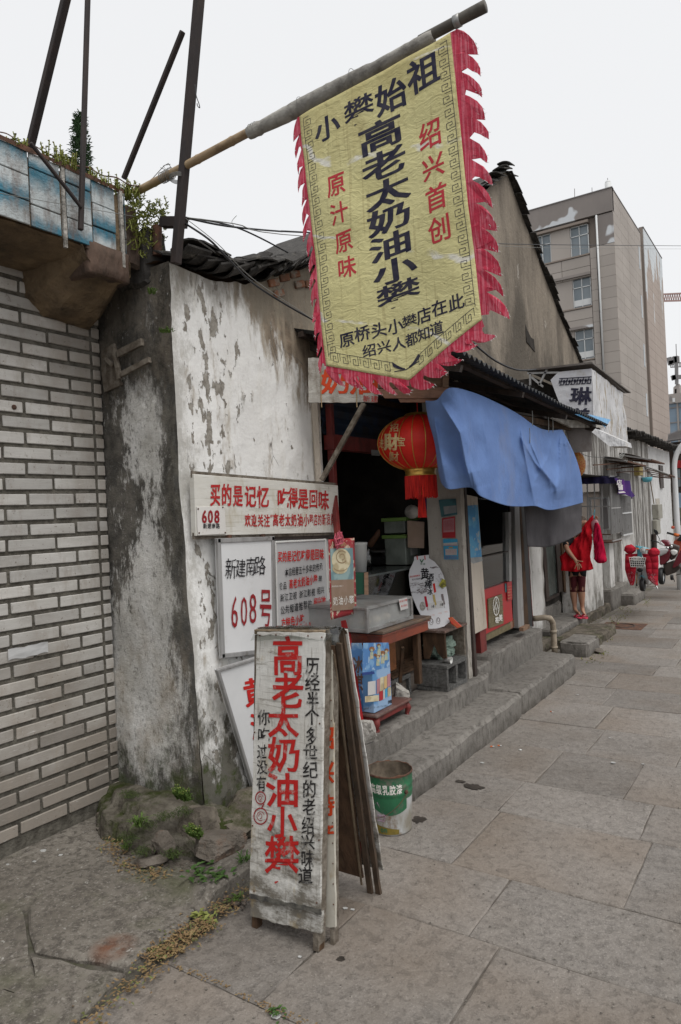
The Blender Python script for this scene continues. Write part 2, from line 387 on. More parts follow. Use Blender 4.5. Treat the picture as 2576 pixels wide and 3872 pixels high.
 def streaky(name,c,c2,c3,amt=(.5,.62),sc=6):
  t=NT(name);base=t.mix(t.rng(t.noise(1.5,(1,1,.4),7),.35,.65),c,c2)
  base=t.mix(t.rng(t.noise(sc,(1,1,.08),7,.75),amt[0],amt[1],0,.9),base,c3)
  base=t.mix(t.rng(t.noise(14,(1,1,.45),6,.75,off=(3,3,1)),.58,.66,0,.85),base,(.22,.2,.175))
  foot=t.math('ADD',t.dot((0,0,1),.55,.0),t.math('MULTIPLY',t.rng(t.noise(5,det=6),.3,.7,-1,1),.5))
  base=t.mix(t.rng(foot,.45,.95,0,.8),base,(.14,.13,.11))
  t.done(base,.93,t.bump(t.math('ADD',t.noise(30,(1,1,.4),6,.7),t.noise(6)),.012,.9),spec=.12)
 streaky('whitewash',(.62,.61,.59),(.5,.485,.465),(.17,.155,.135))
 streaky('whitewash_black',(.56,.55,.53),(.42,.41,.39),(.09,.08,.07),(.44,.54),8)
 streaky('whitewash_pale',(.60,.60,.60),(.52,.52,.52),(.3,.29,.28),(.62,.76),4)
 streaky('pillar_render',(.46,.43,.385),(.35,.325,.29),(.17,.15,.125),(.62,.78),6)
 streaky('peeling_board',(.56,.50,.43),(.44,.38,.31),(.19,.135,.09),(.60,.68),9)
 t=NT('wall_tile')
 base=t.mix(t.rng(t.noise(6,(1,1,5),5,.6,randoff=True),.35,.7),(.50,.485,.46),(.41,.395,.37))
 low=t.math('ADD',t.dot((0,0,1),1.35,.15),t.math('MULTIPLY',t.rng(t.noise(3,det=6),.3,.7,-1,1),.3))
 base=t.mix(t.rng(low,.12,.85,0,.85),base,(.22,.19,.158))
 base=t.mix(t.rng(t.noise(11,(1,1,.35),7,.75),.52,.68,0,.6),base,(.30,.26,.22))
 nearcorner=t.math('ADD',t.dot((0,1,.3),2.75,3.3),t.math('MULTIPLY',t.rng(t.noise(7,(1,1,.5),6),.3,.7,-1,1),.35))
 base=t.mix(t.rng(nearcorner,.15,.85,0,.75),base,(.27,.23,.19))
 base=t.mix(t.rng(t.noise(60,det=3),.66,.7,0,.7),base,(.16,.13,.10));base=t.mix(t.rng(t.noise(16,(1,1,.8),7,.75,off=(6,1,6)),.60,.66,0,.55),base,(.20,.17,.14));base=t.mix(t.rng(t.noise(40,(1,.3,2.2),5,.7,randoff=True),.62,.70,0,.45),base,(.66,.65,.63))
 sc=t.n.new('ShaderNodeVectorMath');sc.operation='SCALE';t.link(base,sc.inputs[0]);t.link(t.rng(t.rand,0,1,.78,1.12),sc.inputs['Scale'])
 t.done(sc.outputs[0],t.rng(t.noise(5),.3,.7,.38,.6),t.bump(t.noise(25,(1,1,6),5),.002,.7),spec=.45)
 mat('mortar',(.085,.078,.066),(.14,.13,.11),22,bump=.01,dirt=(.05,.045,.036),dsc=8,rough=.95,spec=.1)
 mat('soil',(.035,.03,.022),(.06,.05,.036),30,bump=.02,bsc=40,rough=1,spec=.05,dirt=(.03,.04,.014),dsc=5)
 mat('soffit',(.20,.145,.09),(.12,.088,.058),4,dirt=(.06,.05,.04),dsc=5,dlo=.48,dhi=.68,bump=.02,bsc=22,rough=.95,spec=.1)
 mat('beam_concrete',(.125,.085,.066),(.075,.056,.046),5,(1,1,.4),dirt=(.038,.034,.028),dsc=7,bump=.015,bsc=30,rough=.95,spec=.1)
 mat('footing',(.135,.122,.10),(.075,.066,.053),9,dirt=(.036,.044,.014),dsc=4.5,dlo=.44,dhi=.58,bump=.02,bsc=30,rough=.95,spec=.1)
 mat('mossrock',(.15,.13,.105),(.085,.073,.06),8,dirt=(.045,.050,.020),dsc=5,dlo=.52,dhi=.66,bump=.025,bsc=26,rough=.95,spec=.1)
 mat('rock',(.16,.14,.12),(.11,.095,.08),7,dirt=(.15,.085,.055),dsc=5,dlo=.5,dhi=.7,bump=.02,bsc=26,rough=.95,spec=.1)
 mat('pale_rock',(.42,.40,.37),(.30,.285,.26),9,dirt=(.14,.13,.115),dsc=9,dlo=.52,dhi=.64,bump=.015,bsc=40,rough=.95,spec=.1)
 mat('cinder',(.16,.158,.152),(.10,.098,.095),45,bump=.012,bsc=120,dirt=(.06,.055,.05),dsc=7,rough=.98,spec=.1)
 mat('roof_tile',(.060,.056,.052),(.032,.030,.028),9,dirt=(.13,.12,.105),dsc=11,dlo=.56,dhi=.7,bump=.006,rough=.85,var=.3,spec=.2)
 mat('old_brick',(.21,.095,.055),(.15,.085,.06),6,dirt=(.20,.18,.15),dsc=11,dlo=.5,dhi=.62,bump=.006,rough=.95,var=.2,spec=.1)
 mat('steel',(.024,.019,.019),(.036,.025,.022),14,(1,1,.3),dirt=(.022,.018,.018),dsc=9,bump=.002,rough=.75,spec=.35)
 mat('rust',(.13,.062,.038),(.075,.042,.03),20,dirt=(.04,.03,.025),dsc=12,bump=.004,rough=.9)
 mat('weathered_wood',(.20,.175,.145),(.115,.095,.075),30,(1,1,1),dirt=(.06,.048,.036),dsc=6,dst=(1,1,.2),bump=.006,bsc=60,rough=.9,spec=.15)
 mat('dark_wood',(.095,.055,.032),(.055,.033,.02),22,(1,1,.25),dirt=(.025,.018,.012),dsc=8,bump=.004,rough=.8,spec=.2)
 mat('ply_edge',(.24,.185,.125),(.15,.11,.075),30,(1,1,.2),dirt=(.07,.052,.038),dsc=7,bump=.003,rough=.85)
 mat('red_wood',(.24,.045,.018),(.15,.032,.016),9,(1,.3,1),dirt=(.05,.022,.014),dsc=7,rough=.35,spec=.5,bump=.001)
 mat('dark_red_paint',(.19,.032,.028),(.12,.024,.022),14,(1,1,.3),dirt=(.05,.02,.018),dsc=7,rough=.55)
 mat('bright_red_paint',(.42,.02,.022),(.30,.018,.02),7,(1,1,.3),dirt=(.14,.02,.02),dsc=7,rough=.5)
 mat('dark_frame',(.040,.030,.026),(.06,.045,.038),20,(1,1,.2),rough=.6,dirt=(.02,.016,.014),dsc=9)
 mat('aluminium',(.36,.355,.35),(.28,.275,.27),18,(1,1,.15),metal=.35,rough=.45,dirt=(.15,.135,.12),dsc=9,dlo=.58,dhi=.72)
 mat('tin',(.32,.32,.315),(.24,.235,.23),9,metal=.5,rough=.42,dirt=(.14,.12,.10),dsc=8,dlo=.55,dhi=.7)
 mat('corrugated',(.022,.024,.027),(.04,.04,.04),7,metal=.0,rough=.7,dirt=(.075,.04,.024),dsc=5,dlo=.55,dhi=.72,bump=.002)
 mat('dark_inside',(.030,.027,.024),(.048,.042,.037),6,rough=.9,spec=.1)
 mat('bamboo',(.36,.26,.15),(.27,.185,.10),6,(1,1,6),dirt=(.15,.095,.05),dsc=10,dst=(1,1,1),dlo=.5,dhi=.7,rough=.45,spec=.4,bump=.001)
 mat('grey_wrap',(.33,.315,.285),(.22,.21,.19),6,dirt=(.10,.09,.08),dsc=12,bump=.01,bsc=28,rough=.7,dlo=.5)
 mat('black_rubber',(.016,.016,.017),rough=.55,spec=.4)
 mat('wire',(.018,.018,.020),rough=.5)
 mat('grey_wire',(.18,.18,.17),rough=.5)
 mat('silver',(.5,.5,.5),metal=.8,rough=.3)
 mat('white_plastic',(.62,.62,.60),rough=.4,dirt=(.35,.33,.30),dsc=6,dlo=.6,dhi=.8)
 mat('whiteboard',(.66,.665,.67),(.62,.625,.63),3,rough=.32,spec=.5,dirt=(.52,.51,.49),dsc=5,dlo=.62,dhi=.8)
 mat('acrylic_grey',(.50,.505,.51),(.44,.445,.45),2,rough=.25,spec=.5)
 mat('ink_black',(.016,.015,.018),rough=.7,spec=.2)
 mat('ink_navy',(.024,.024,.045),(.05,.048,.065),20,rough=.85,spec=.1)
 def paint(name,c,wear,lo=.60,hi=.68,sc=22):
  t=NT(name);col=t.mix(t.rng(t.noise(sc,det=7,rough=.75),lo,hi),c,wear);t.done(col,.7,spec=.25)
 paint('ink_red',(.40,.022,.022),(.45,.30,.28));paint('ink_red_fresh',(.50,.018,.015),(.42,.03,.02));paint('ink_maroon',(.26,.018,.022),(.3,.1,.1))
 paint('board_red',(.42,.016,.014),(.40,.27,.24),.56,.66,17);paint('board_black',(.022,.02,.02),(.36,.35,.33),.53,.62,26)
 paint('board_orange',(.50,.05,.012),(.5,.3,.2));mat('ink_white',(.72,.70,.66),rough=.6);mat('ink_gold',(.60,.42,.20),rough=.5,metal=.2)
 paint('banner_red',(.44,.035,.045),(.5,.25,.2))
 t=NT('worn_white_board')
 base=t.mix(t.rng(t.noise(5,det=6),.35,.65),(.60,.595,.57),(.50,.485,.45))
 gx=t.rng(t.noise(70,(1,1,.05),2),.62,.66,0,.55);gz=t.rng(t.noise(70,(.05,.05,1),2),.63,.66,0,.6)
 base=t.mix(t.math('MAXIMUM',gx,gz),base,(.26,.24,.21))
 low=t.math('ADD',t.dot((0,0,1),1.15,.0),t.math('MULTIPLY',t.rng(t.noise(7,(1,1,2.2),7,.75),.3,.7,-1,1),.55))
 base=t.mix(t.rng(low,.55,1.05,0,.92),base,(.12,.105,.082))
 base=t.mix(t.rng(t.noise(9,(1,1,3.0),8,.75,off=(1,7,2)),.57,.68,0,.85),base,(.16,.14,.115))
 base=t.mix(t.rng(t.noise(9,(1,1,.6),6,.7,off=(6,7,2)),.60,.72,0,.7),base,(.33,.25,.13))
 t.done(base,.75,t.bump(t.math('ADD',t.noise(60,(1,1,.15),5),t.noise(30,(.3,.3,1),5)),.004,.8),spec=.25)
 t=NT('worn_sign')
 base=t.mix(t.rng(t.noise(5,(1,1,2),6),.35,.65),(.64,.63,.59),(.55,.53,.48))
 base=t.mix(t.rng(t.noise(60,(.05,.05,1),2),.60,.64,0,.45),base,(.36,.34,.28))
 base=t.mix(t.rng(t.noise(8,(1,1,.4),7,.7),.55,.72,0,.7),base,(.40,.35,.25))
 base=t.mix(t.rng(t.noise(20,(1,1,.2),4,.7,off=(4,4,0)),.66,.70,0,.8),base,(.13,.12,.10))
 t.done(base,.6,t.bump(t.noise(40,(.2,.2,1),4),.002,.8),spec=.3)
 t=NT('banner_cloth')
 base=t.mix(t.rng(t.noise(3.5,det=5),.35,.65),(.62,.575,.30),(.55,.505,.25))
 topd=t.math('ADD',t.dot((0,0,1),2.95,3.45),t.math('MULTIPLY',t.rng(t.noise(7,(1,1,.3),6),.3,.7,-1,1),.5))
 base=t.mix(t.rng(topd,.3,1.1,0,.55),base,(.35,.29,.12))
 base=t.mix(t.rng(t.noise(60,(1,1,.03),2),.58,.64,0,.35),base,(.33,.27,.13))
 base=t.mix(t.rng(t.noise(9,(1,1,.5),6,.7,off=(2,2,2)),.60,.75,0,.5),base,(.33,.27,.13))
 wv=t.n.new('ShaderNodeTexWave');wv.bands_direction='DIAGONAL';t.link(t.vmul(t.P,(1.0,0,2.2)),wv.inputs['Vector']);wv.inputs['Scale'].default_value=.75;wv.inputs['Distortion'].default_value=5;wv.inputs['Detail'].default_value=4;wv.inputs['Detail Scale'].default_value=2
 base=t.mix(t.math('MULTIPLY',t.rng(wv.outputs['Fac'],.985,.998),t.rng(t.noise(6,det=5,off=(6,6,6)),.46,.56)),base,(.68,.66,.58))
 hh=t.math('ADD',t.noise(16,(1,1,1.8),4,.6,dist=1.5),t.math('MULTIPLY',t.noise(3.0,(.6,1,1.6),3),2.0))
 t.done(base,.78,t.bump(hh,.0065,1.0),spec=.2)
 t=NT('banner_fringe')
 base=t.mix(t.rng(t.noise(7,det=5),.35,.65),(.46,.03,.065),(.36,.024,.05))
 base=t.mix(t.rng(t.noise(150,(1,1,.02),1),.45,.62,0,.5),base,(.62,.22,.27))
 base=t.mix(t.rng(t.noise(16,det=6),.66,.72,0,.6),base,(.66,.50,.50))
 t.done(base,.75,t.bump(t.noise(18,det=4),.008,.9),spec=.25)
 for nm,c1,c2 in(('blue_cloth',(.145,.235,.475),(.12,.195,.405)),('blue_cloth_shade',(.045,.075,.16),(.035,.06,.13)),('grey_cloth',(.085,.08,.085),(.06,.057,.062)),('coat_red',(.50,.010,.018),(.40,.008,.016)),('sleeve_crimson',(.42,.006,.04),(.33,.006,.032)),('quilt_red',(.42,.02,.038),(.33,.016,.03)),('purple_film',(.12,.04,.22),(.05,.04,.16)),('navy_film',(.028,.024,.075),(.02,.018,.05)),('sage_cloth',(.20,.26,.22),(.14,.19,.16))):
  t=NT(nm);base=t.mix(t.rng(t.noise(4,det=6),.35,.65),c1,c2)
  if nm=='blue_cloth':base=t.mix(t.rng(t.noise(3.2,(1,1,.5),7,.7,off=(3,1,1)),.54,.72,0,.6),base,(.19,.22,.33))
  if nm=='blue_cloth':base=t.mix(t.rng(t.noise(9,(1,1,.4),7,.75,off=(3,8,1)),.60,.75,0,.45),base,(.10,.12,.19))
  t.done(base,.9,t.bump(t.math('ADD',t.noise(26,(1,1,.6),5,.6,dist=1.2),t.math('MULTIPLY',t.noise(240,det=2),.35)),.005,.9),spec=.12)
 t=NT('lantern_silk');base=t.mix(t.rng(t.noise(12,det=4),.4,.6),(.66,.020,.010),(.56,.014,.008));t.done(base,.5,t.bump(t.noise(220,det=2),.001),spec=.4)
 mat('gold',(.62,.40,.10),(.5,.3,.07),30,metal=.7,rough=.32)
 mat('gold_foil',(.70,.55,.30),(.55,.40,.2),60,rough=.5,metal=.3)
 mat('tassel',(.62,.022,.014),(.36,.012,.01),90,(1,1,.1),rough=.7)
 def two(name,c1,c2,sc=14,rough=.5,c3=None,lo=.46,hi=.54,st=(1,1,1)):
  t=NT(name);base=t.mix(t.rng(t.noise(sc,st,4,.5),lo,hi),c1,c2)
  if c3:base=t.mix(t.rng(t.noise(sc*1.7,st,4,.5,off=(5,5,5)),.58,.62),base,c3)
  t.done(base,rough,spec=.4)
 two('calendar_red',(.34,.03,.04),(.28,.025,.03),22,c3=(.55,.46,.34));two('kraft',(.235,.16,.115),(.215,.145,.10),10)
 two('cream_food',(.56,.50,.34),(.40,.33,.20),12);two('plate_teal',(.13,.22,.24),(.24,.34,.34),9)
 two('box_blue',(.07,.19,.42),(.17,.33,.54),11,c3=(.30,.42,.56));two('box_sky',(.25,.38,.56),(.10,.25,.48),6);two('poster_blue',(.04,.22,.44),(.08,.30,.50),9,c3=(.30,.36,.40))
 two('poster_teal',(.03,.10,.12),(.05,.15,.17),9);two('poster_cyan',(.04,.28,.50),(.05,.33,.55),9);two('paper_pink',(.42,.20,.22),(.38,.17,.19),9);two('paper_white',(.52,.51,.50),(.47,.46,.45),9);two('paper_grey',(.22,.24,.25),(.28,.29,.29),12)
 two('poster_red',(.40,.02,.03),(.36,.02,.025),8);two('panel_red',(.40,.018,.022),(.34,.016,.02),2,.35);two('khaki',(.17,.14,.075),(.14,.115,.06),20)
 mat('green_paint',(.022,.15,.065),(.018,.11,.05),8,rough=.5,dirt=(.13,.12,.10),dsc=12,dlo=.52,dhi=.68,metal=.0,spec=.5)
 mat('bucket_body',(.44,.45,.45),(.24,.22,.18),9,(1,1,.5),rough=.45,dirt=(.16,.10,.055),dsc=12,dst=(1,1,.6),dlo=.48,dhi=.64,spec=.5)
 mat('bucket_inside',(.07,.055,.04),(.15,.12,.09),16,rough=.8);mat('olive_paint',(.20,.15,.03),(.10,.08,.03),10,rough=.5)
 mat('skin',(.40,.22,.145),(.34,.18,.115),8,rough=.55,spec=.35,Subsurface_Weight=.08)
 mat('hair',(.035,.020,.012),(.07,.04,.022),40,(1,1,.2),rough=.5);mat('legging',(.075,.008,.012),(.05,.006,.009),9,rough=.85);mat('black_cloth',(.010,.010,.012),rough=.9)
 mat('pink_rubber',(.62,.06,.11),rough=.5);mat('checked_shirt',(.035,.04,.055),(.06,.065,.08),40,rough=.9)
 mat('turquoise',(.10,.40,.50),rough=.3,spec=.5);mat('scooter_grey',(.34,.34,.33),rough=.4);mat('scooter_maroon',(.16,.018,.030),(.12,.014,.022),5,rough=.25,spec=.6);mat('chrome',(.6,.6,.6),metal=1,rough=.18)
 mat('lamp_glass',(.55,.56,.56),rough=.1,spec=.8);mat('orange_plastic',(.55,.13,.03),rough=.35);mat('orange_red',(.50,.10,.06),rough=.4);mat('seat_grey',(.42,.42,.42),rough=.4)
 for nm,c,c2 in(('moss',(.045,.065,.014),(.03,.045,.012)),('sedum',(.25,.27,.07),(.17,.19,.05)),('sedum_tip',(.40,.33,.11),(.34,.19,.07)),('leaf',(.055,.11,.022),(.035,.075,.016)),('grass_blade',(.09,.15,.03),(.06,.10,.02)),('dry_leaf',(.24,.17,.08),(.16,.10,.05)),('tree_leaf',(.045,.085,.035),(.06,.11,.05)),('twig',(.10,.06,.045),(.07,.04,.03)),('litter_green',(.13,.15,.05),(.10,.10,.04))):
  t=NT(nm);base=t.mix(t.rng(t.noise(35,det=3),.4,.6),c,c2)
  t.done(base,.65,spec=.25,Subsurface_Weight=.0);
 t=NT('clad_stone')
 base=t.mix(t.rng(t.noise(.35,(1,1,.5),6),.35,.65),(.345,.312,.285),(.30,.27,.245))
 sc=t.n.new('ShaderNodeVectorMath');sc.operation='SCALE';t.link(base,sc.inputs[0]);t.link(t.rng(t.rand,0,1,.95,1.05),sc.inputs['Scale'])
 t.done(sc.outputs[0],.8,spec=.2)
 t=NT('clad_dark');base=t.mix(t.rng(t.noise(.5,(1,1,.5),6),.35,.65),(.19,.17,.16),(.24,.215,.20))
 base=t.mix(t.rng(t.noise(.33,(1,1,1),3,.5,off=(3,1,7)),.55,.565),base,(.52,.54,.56));t.done(base,.85,spec=.2)
 t=NT('clad_flaked');base=t.mix(t.rng(t.noise(.35,(1,1,.5),6),.35,.65),(.36,.305,.27),(.32,.27,.24))
 top=t.math('ADD',t.dot((0,0,1),13,22),t.math('MULTIPLY',t.rng(t.noise(.5,(1,1,.3),5,.6),.3,.7,-1,1),.5))
 base=t.mix(t.rng(top,.72,.76),base,(.52,.55,.57));t.done(base,.85,spec=.2)
 mat('clad_joint',(.22,.185,.16),rough=.9);mat('far_glass',(.10,.13,.15),(.16,.19,.21),.4,rough=.12,spec=.7);mat('far_blue_glass',(.10,.16,.22),(.16,.22,.28),.05,rough=.15,spec=.6)
 mat('far_wall',(.30,.27,.25),(.26,.235,.22),.1,rough=.8);mat('far_white',(.55,.56,.56),rough=.5);mat('far_steel',(.30,.20,.18),rough=.7);mat('far_grey',(.20,.19,.19),rough=.8)
 mat('lamp_white',(.62,.63,.64),rough=.35,spec=.5)
 mat('pvc',(.36,.30,.23),(.28,.235,.18),9,rough=.5,dirt=(.16,.12,.085),dsc=10)
 mat('meter_grey',(.28,.27,.23),rough=.6,dirt=(.14,.13,.11),dsc=6);mat('meter_yellow',(.40,.31,.11),rough=.6)
 mat('fringe_white',(.6,.56,.55),rough=.9)
 glassmat('glass',(.82,.90,.88),.35);glassmat('dusty_glass',(.66,.76,.73),.35,.06);glassmat('clear_plastic',(.8,.82,.8),.3,.12)
make_mats()
def glaze(name,flip,dirty=.5):
 t=NT(name);tc=t.n.new('ShaderNodeTexCoord');sp=t.n.new('ShaderNodeSeparateXYZ');t.link(tc.outputs['Generated'],sp.inputs[0])
 z=t.math('ADD',sp.outputs[2],t.math('MULTIPLY',t.rng(t.noise(22,det=3),.3,.7,-1,1),.12))
 c=t.mix(t.rng(z,.35,.85)if not flip else t.rng(z,.7,.2),(.44,.48,.49),(.022,.145,.215))
 c=t.mix(t.rng(t.noise(10,(1,1,.35),7,.75),.47,.66,0,.9),c,(.13,.085,.065));c=t.mix(t.rng(t.noise(3,det=5,off=(4,4,4)),.4,.65,0,.5),c,(.16,.18,.18))
 t.done(c,.3,t.bump(t.noise(60,(1,1,1.4),2),.004),spec=.5)
glaze('glaze_up',False);glaze('glaze_down',True)
# ground
XK=-2.02
g=MB();g.add([(-60,-20,-.06),(60,-20,-.06),(60,160,-.06),(-60,160,-.06)],[(0,1,2,3)])
ground=struct(g.build('ground','soil'))
far=MB();far.add([(-6.5,14.2,-.012),(40,14.2,-.012),(40,140,-.012),(-6.5,140,-.012)],[(0,1,2,3)]);struct(far.build('far_street','stone'))
near=MB();near.add([(2.4,-10,-.012),(40,-10,-.012),(40,14.2,-.012),(2.4,14.2,-.012)],[(0,1,2,3)]);struct(near.build('street_side','stone'))
pave=thing('stone_pavement','x','x',(0,5,0));del pave['category'];pave['label']='worn stone slab pavement in front of the shops';pave['kind']='structure'
def rough_slab(x0,x1,y0,y1,top,th=.05,gap=.0016,seed=0,amp=.004,tilt=0.0):
 """a stone slab with an irregular outline and a worn, chamfered rim"""
 pts=[];n=5
 x0+=gap;x1-=gap;y0+=gap;y1-=gap
 for(ax,ay),(bx,by)in(((x0,y0),(x1,y0)),((x1,y0),(x1,y1)),((x1,y1),(x0,y1)),((x0,y1),(x0,y0))):
  for i in range(n):
   t=i/n;x=ax+(bx-ax)*t;y=ay+(by-ay)*t
   pts.append((x+amp*nz(x*9,y*9,seed+.5)*1.6,y+amp*nz(x*9+40,y*9,seed+.5)*1.6))
 cx,cy=(x0+x1)/2,(y0+y1)/2;r2=[]
 for x,y in pts:
  d=Vector((cx-x,cy-y));d.normalize();r2.append((x+d.x*.006,y+d.y*.006))
 tz=lambda x,y:top+tilt*(x-cx)+tilt*.6*(y-cy)
 m=len(pts);mb=MB()
 vs=[(x,y,top-th)for x,y in pts]+[(x,y,tz(x,y)-.004)for x,y in pts]+[(x,y,tz(x,y))for x,y in r2]
 fs=[(i,(i+1)%m,m+(i+1)%m,m+i)for i in range(m)]+[(m+i,m+(i+1)%m,2*m+(i+1)%m,2*m+i)for i in range(m)]+[tuple(range(2*m,3*m))]
 return mb.add(vs,fs)
YL=[-1.3,-.7,-.1,.52,1.14,1.73,2.41,2.875,3.5,3.95,4.55,5.12,5.72,6.28,6.86,7.3,7.67,8.2,8.8,9.40,9.86,10.44,10.93,11.5,12.1,12.7,13.4,14.2]
XJ={5:[-1.57,-.99,-.25,.5],6:[-1.12,-.2,.7],7:[-1.40,-.66,.15],8:[-1.42,-.72,.1],9:[-1.37,-.88,-.1],4:[-1.30,-.55,.3],3:[-1.6,-.7,.2]}
fl=MB();fl.add([(-2.3,-1.3,-.006),(2.4,-1.3,-.006),(2.4,14.2,-.006),(-2.3,14.2,-.006)],[(0,1,2,3)]);fl.build('joint_sand',mat('joint_sand',(.115,.10,.085),(.07,.06,.05),20,dirt=(.17,.15,.13),dsc=3,dlo=.45,dhi=.6,rough=1),pave)
kx=0
for j in range(len(YL)-1):
 y0,y1=YL[j],YL[j+1]
 if j in XJ:xs=[XK]+XJ[j]+[1.3,2.4]
 else:
  xs=[XK if y1<9 else-2.35]
  while xs[-1]<1.7:xs.append(xs[-1]+U(.5,.95))
  xs[-1]=2.4
 if y0>3.3 and y0<9:xs[0]=-2.15
 for i in range(len(xs)-1):
  rough_slab(xs[i],xs[i+1],y0,y1,U(-.003,.003),seed=kx,tilt=U(-.004,.004)).build('slab','stone',pave);kx+=1
m=MB();m.box(-6,-2.15,6.7,14.2,-.05,-.016);struct(m.build('ground_strip','old_concrete'))
conc=thing('old_concrete_paving','x','x',(-2.6,1.6,0));del conc['category'];conc['label']='cracked old concrete paving at the foot of the tiled wall';conc['kind']='structure'
def patch(poly,top,seed,th=.07,rim=.010):
 pts=[]
 for(ax,ay),(bx,by)in zip(poly,poly[1:]+poly[:1]):
  L=math.hypot(bx-ax,by-ay);n=max(2,int(L/.05))
  for i in range(n):
   t=i/n;x=ax+(bx-ax)*t;y=ay+(by-ay)*t
   pts.append((x+.022*nz(x*8,y*8,seed)+.008*nz(x*40,y*40,seed),y+.022*nz(x*8+30,y*8,seed)+.008*nz(x*40,y*40,seed+4)))
 cx=sum(p[0]for p in pts)/len(pts);cy=sum(p[1]for p in pts)/len(pts);m=len(pts)
 r2=[]
 for x,y in pts:
  d=Vector((cx-x,cy-y));d.normalize();r2.append((x+d.x*rim,y+d.y*rim))
 zt=lambda x,y:top+.012*nz(x*3,y*3,seed+9)
 vs=[(x,y,-.06)for x,y in pts]+[(x,y,zt(x,y)-.010)for x,y in pts]+[(x,y,zt(x,y))for x,y in r2]
 fs=[(i,(i+1)%m,m+(i+1)%m,m+i)for i in range(m)]+[(m+i,m+(i+1)%m,2*m+(i+1)%m,2*m+i)for i in range(m)]+[tuple(range(2*m,3*m))]
 return MB().add(vs,fs)
polys=[([(-2.80,1.68),(-2.49,1.52),(-2.30,1.57),(-2.10,1.62),(-2.07,1.83),(-2.18,2.1),(-2.13,2.36),(-2.28,2.34),(-2.5,2.30),(-2.75,2.2),(-2.9,1.95)],.018),([(-3.4,.9),(-2.9,.9),(-2.78,1.2),(-2.50,1.50),(-2.80,1.67),(-2.91,1.95),(-2.76,2.21),(-2.8,2.5),(-3.4,2.62)],.006),([(-2.88,.9),(-2.45,1.0),(-2.43,1.33),(-2.33,1.36),(-2.36,1.44),(-2.49,1.50),(-2.77,1.19)],.010),([(-2.43,1.0),(-1.98,.95),(-2.04,1.4),(-2.08,1.60),(-2.3,1.55),(-2.47,1.505),(-2.35,1.44),(-2.32,1.35),(-2.42,1.32)],.014),([(-3.4,-.6),(-2.0,-.6),(-1.99,.94),(-2.44,.98),(-2.9,.88),(-3.4,.88)],.008)]
for k,(p,z)in enumerate(polys):patch(p,z,k*3+1).build('concrete_piece','old_concrete',conc)
def kerbf(a,b):
 y=2.02+b*.68;xe=-2.115-.03*(y-2.0)+.012*nz(y*7,3)+.006*nz(y*31,5);hh=(.062+.010*nz(y*5,2))*min(1,(y-2.02)/.10)
 P=[(xe-.24,.014),(xe-.17,hh*.8),(xe-.03,hh),(xe-.004,hh-.012),(xe,-.02)]
 t=a*4;i=min(int(t),3);f=t-i;x=P[i][0]+(P[i+1][0]-P[i][0])*f;z=P[i][1]+(P[i+1][1]-P[i][1])*f
 return(x,y,z+.006*nz(x*14,y*14)+.003*nz(x*50,y*50))
kb=MB();kb.grid(kerbf,32,60);struct(kb.build('kerb','old_concrete',smooth=True,sharp=35),'broken concrete kerb beside the sign boards')
m=MB();m.add([(-3.4,-.7,-.004),(-2.0,-.7,-.004),(-2.05,2.6,-.004),(-3.4,2.6,-.004)],[(0,1,2,3)]);m.build('crack_fill',mat('crack_fill',(.07,.062,.05),(.11,.10,.085),18,dirt=(.045,.05,.02),dsc=6,bump=.01,rough=1),conc)
# steps
def rough_box(x0,x1,y0,y1,z0,z1,amp=.008,cell=.05,zfn=None,seed=0.0,inset=.012):
 """box whose faces are finely divided and unevenly worn"""
 bm=bmesh.new();bmesh.ops.create_cube(bm,size=1)
 nx,ny,nz_=[max(1,int(abs(d)/cell))for d in(x1-x0,y1-y0,z1-z0)]
 for ax,n in enumerate((nx,ny,nz_)):
  D=abs((x1-x0,y1-y0,z1-z0)[ax]);cuts=[q/n for q in range(1,n)]
  if D>.05 and inset:cuts+=[inset*1.3/D,1-inset*1.3/D]
  for q in cuts:
   co=[0,0,0];no=[0,0,0];co[ax]=-.5+q;no[ax]=1
   bmesh.ops.bisect_plane(bm,geom=bm.verts[:]+bm.edges[:]+bm.faces[:],plane_co=co,plane_no=no)
 bm.verts.index_update();L=[]
 for v in bm.verts:
  e=sum(1 for c in v.co if abs(abs(c)-.5)<1e-5)
  p=Vector((x0+(v.co.x+.5)*(x1-x0),y0+(v.co.y+.5)*(y1-y0),z0+(v.co.z+.5)*(z1-z0)))
  if zfn:p.z+=zfn(p)*(v.co.z+.5)
  k=inset*(.55+1.5*max(0,nz(p.x*7,p.y*7+p.z*5,seed))+1.3*max(0,nz(p.x*19,p.y*19,seed)))if e>=2 else 0
  c=Vector(((x0+x1)/2,(y0+y1)/2,(z0+z1)/2));
  for a in range(3):
   if abs(abs(v.co[a])-.5)<1e-5:p[a]-=math.copysign(k,v.co[a])
  q=p*5
  p+=Vector((nz(q.x,q.y,q.z+seed),nz(q.x+9,q.y,q.z+seed),nz(q.x,q.y+9,q.z+seed)))*amp
  q=p*22
  p+=Vector((nz(q.x,q.y,q.z),nz(q.x+9,q.y,q.z),nz(q.x,q.y+9,q.z)))*amp*.45
  L.append(p)
 mb=MB();mb.add(L,[tuple(v.index for v in f.verts)for f in bm.faces]);bm.free();return mb
st=thing('shop_steps','x','x',(-2.1,4.5,0));del st['category'];st['kind']='structure';st['label']='two low concrete steps running along the shop fronts'
rough_box(-2.75,-1.86,3.38,5.20,-.05,.145,amp=.011,inset=.018,seed=1,zfn=lambda p:(p.y-3.4)*.014).build('lower_step','step_concrete',st,smooth=True,sharp=28)
rough_box(-2.75,-1.865,5.21,6.72,-.05,.172,amp=.011,inset=.018,seed=2,zfn=lambda p:(p.y-5.2)*.010).build('lower_step','step_concrete',st,smooth=True,sharp=28)
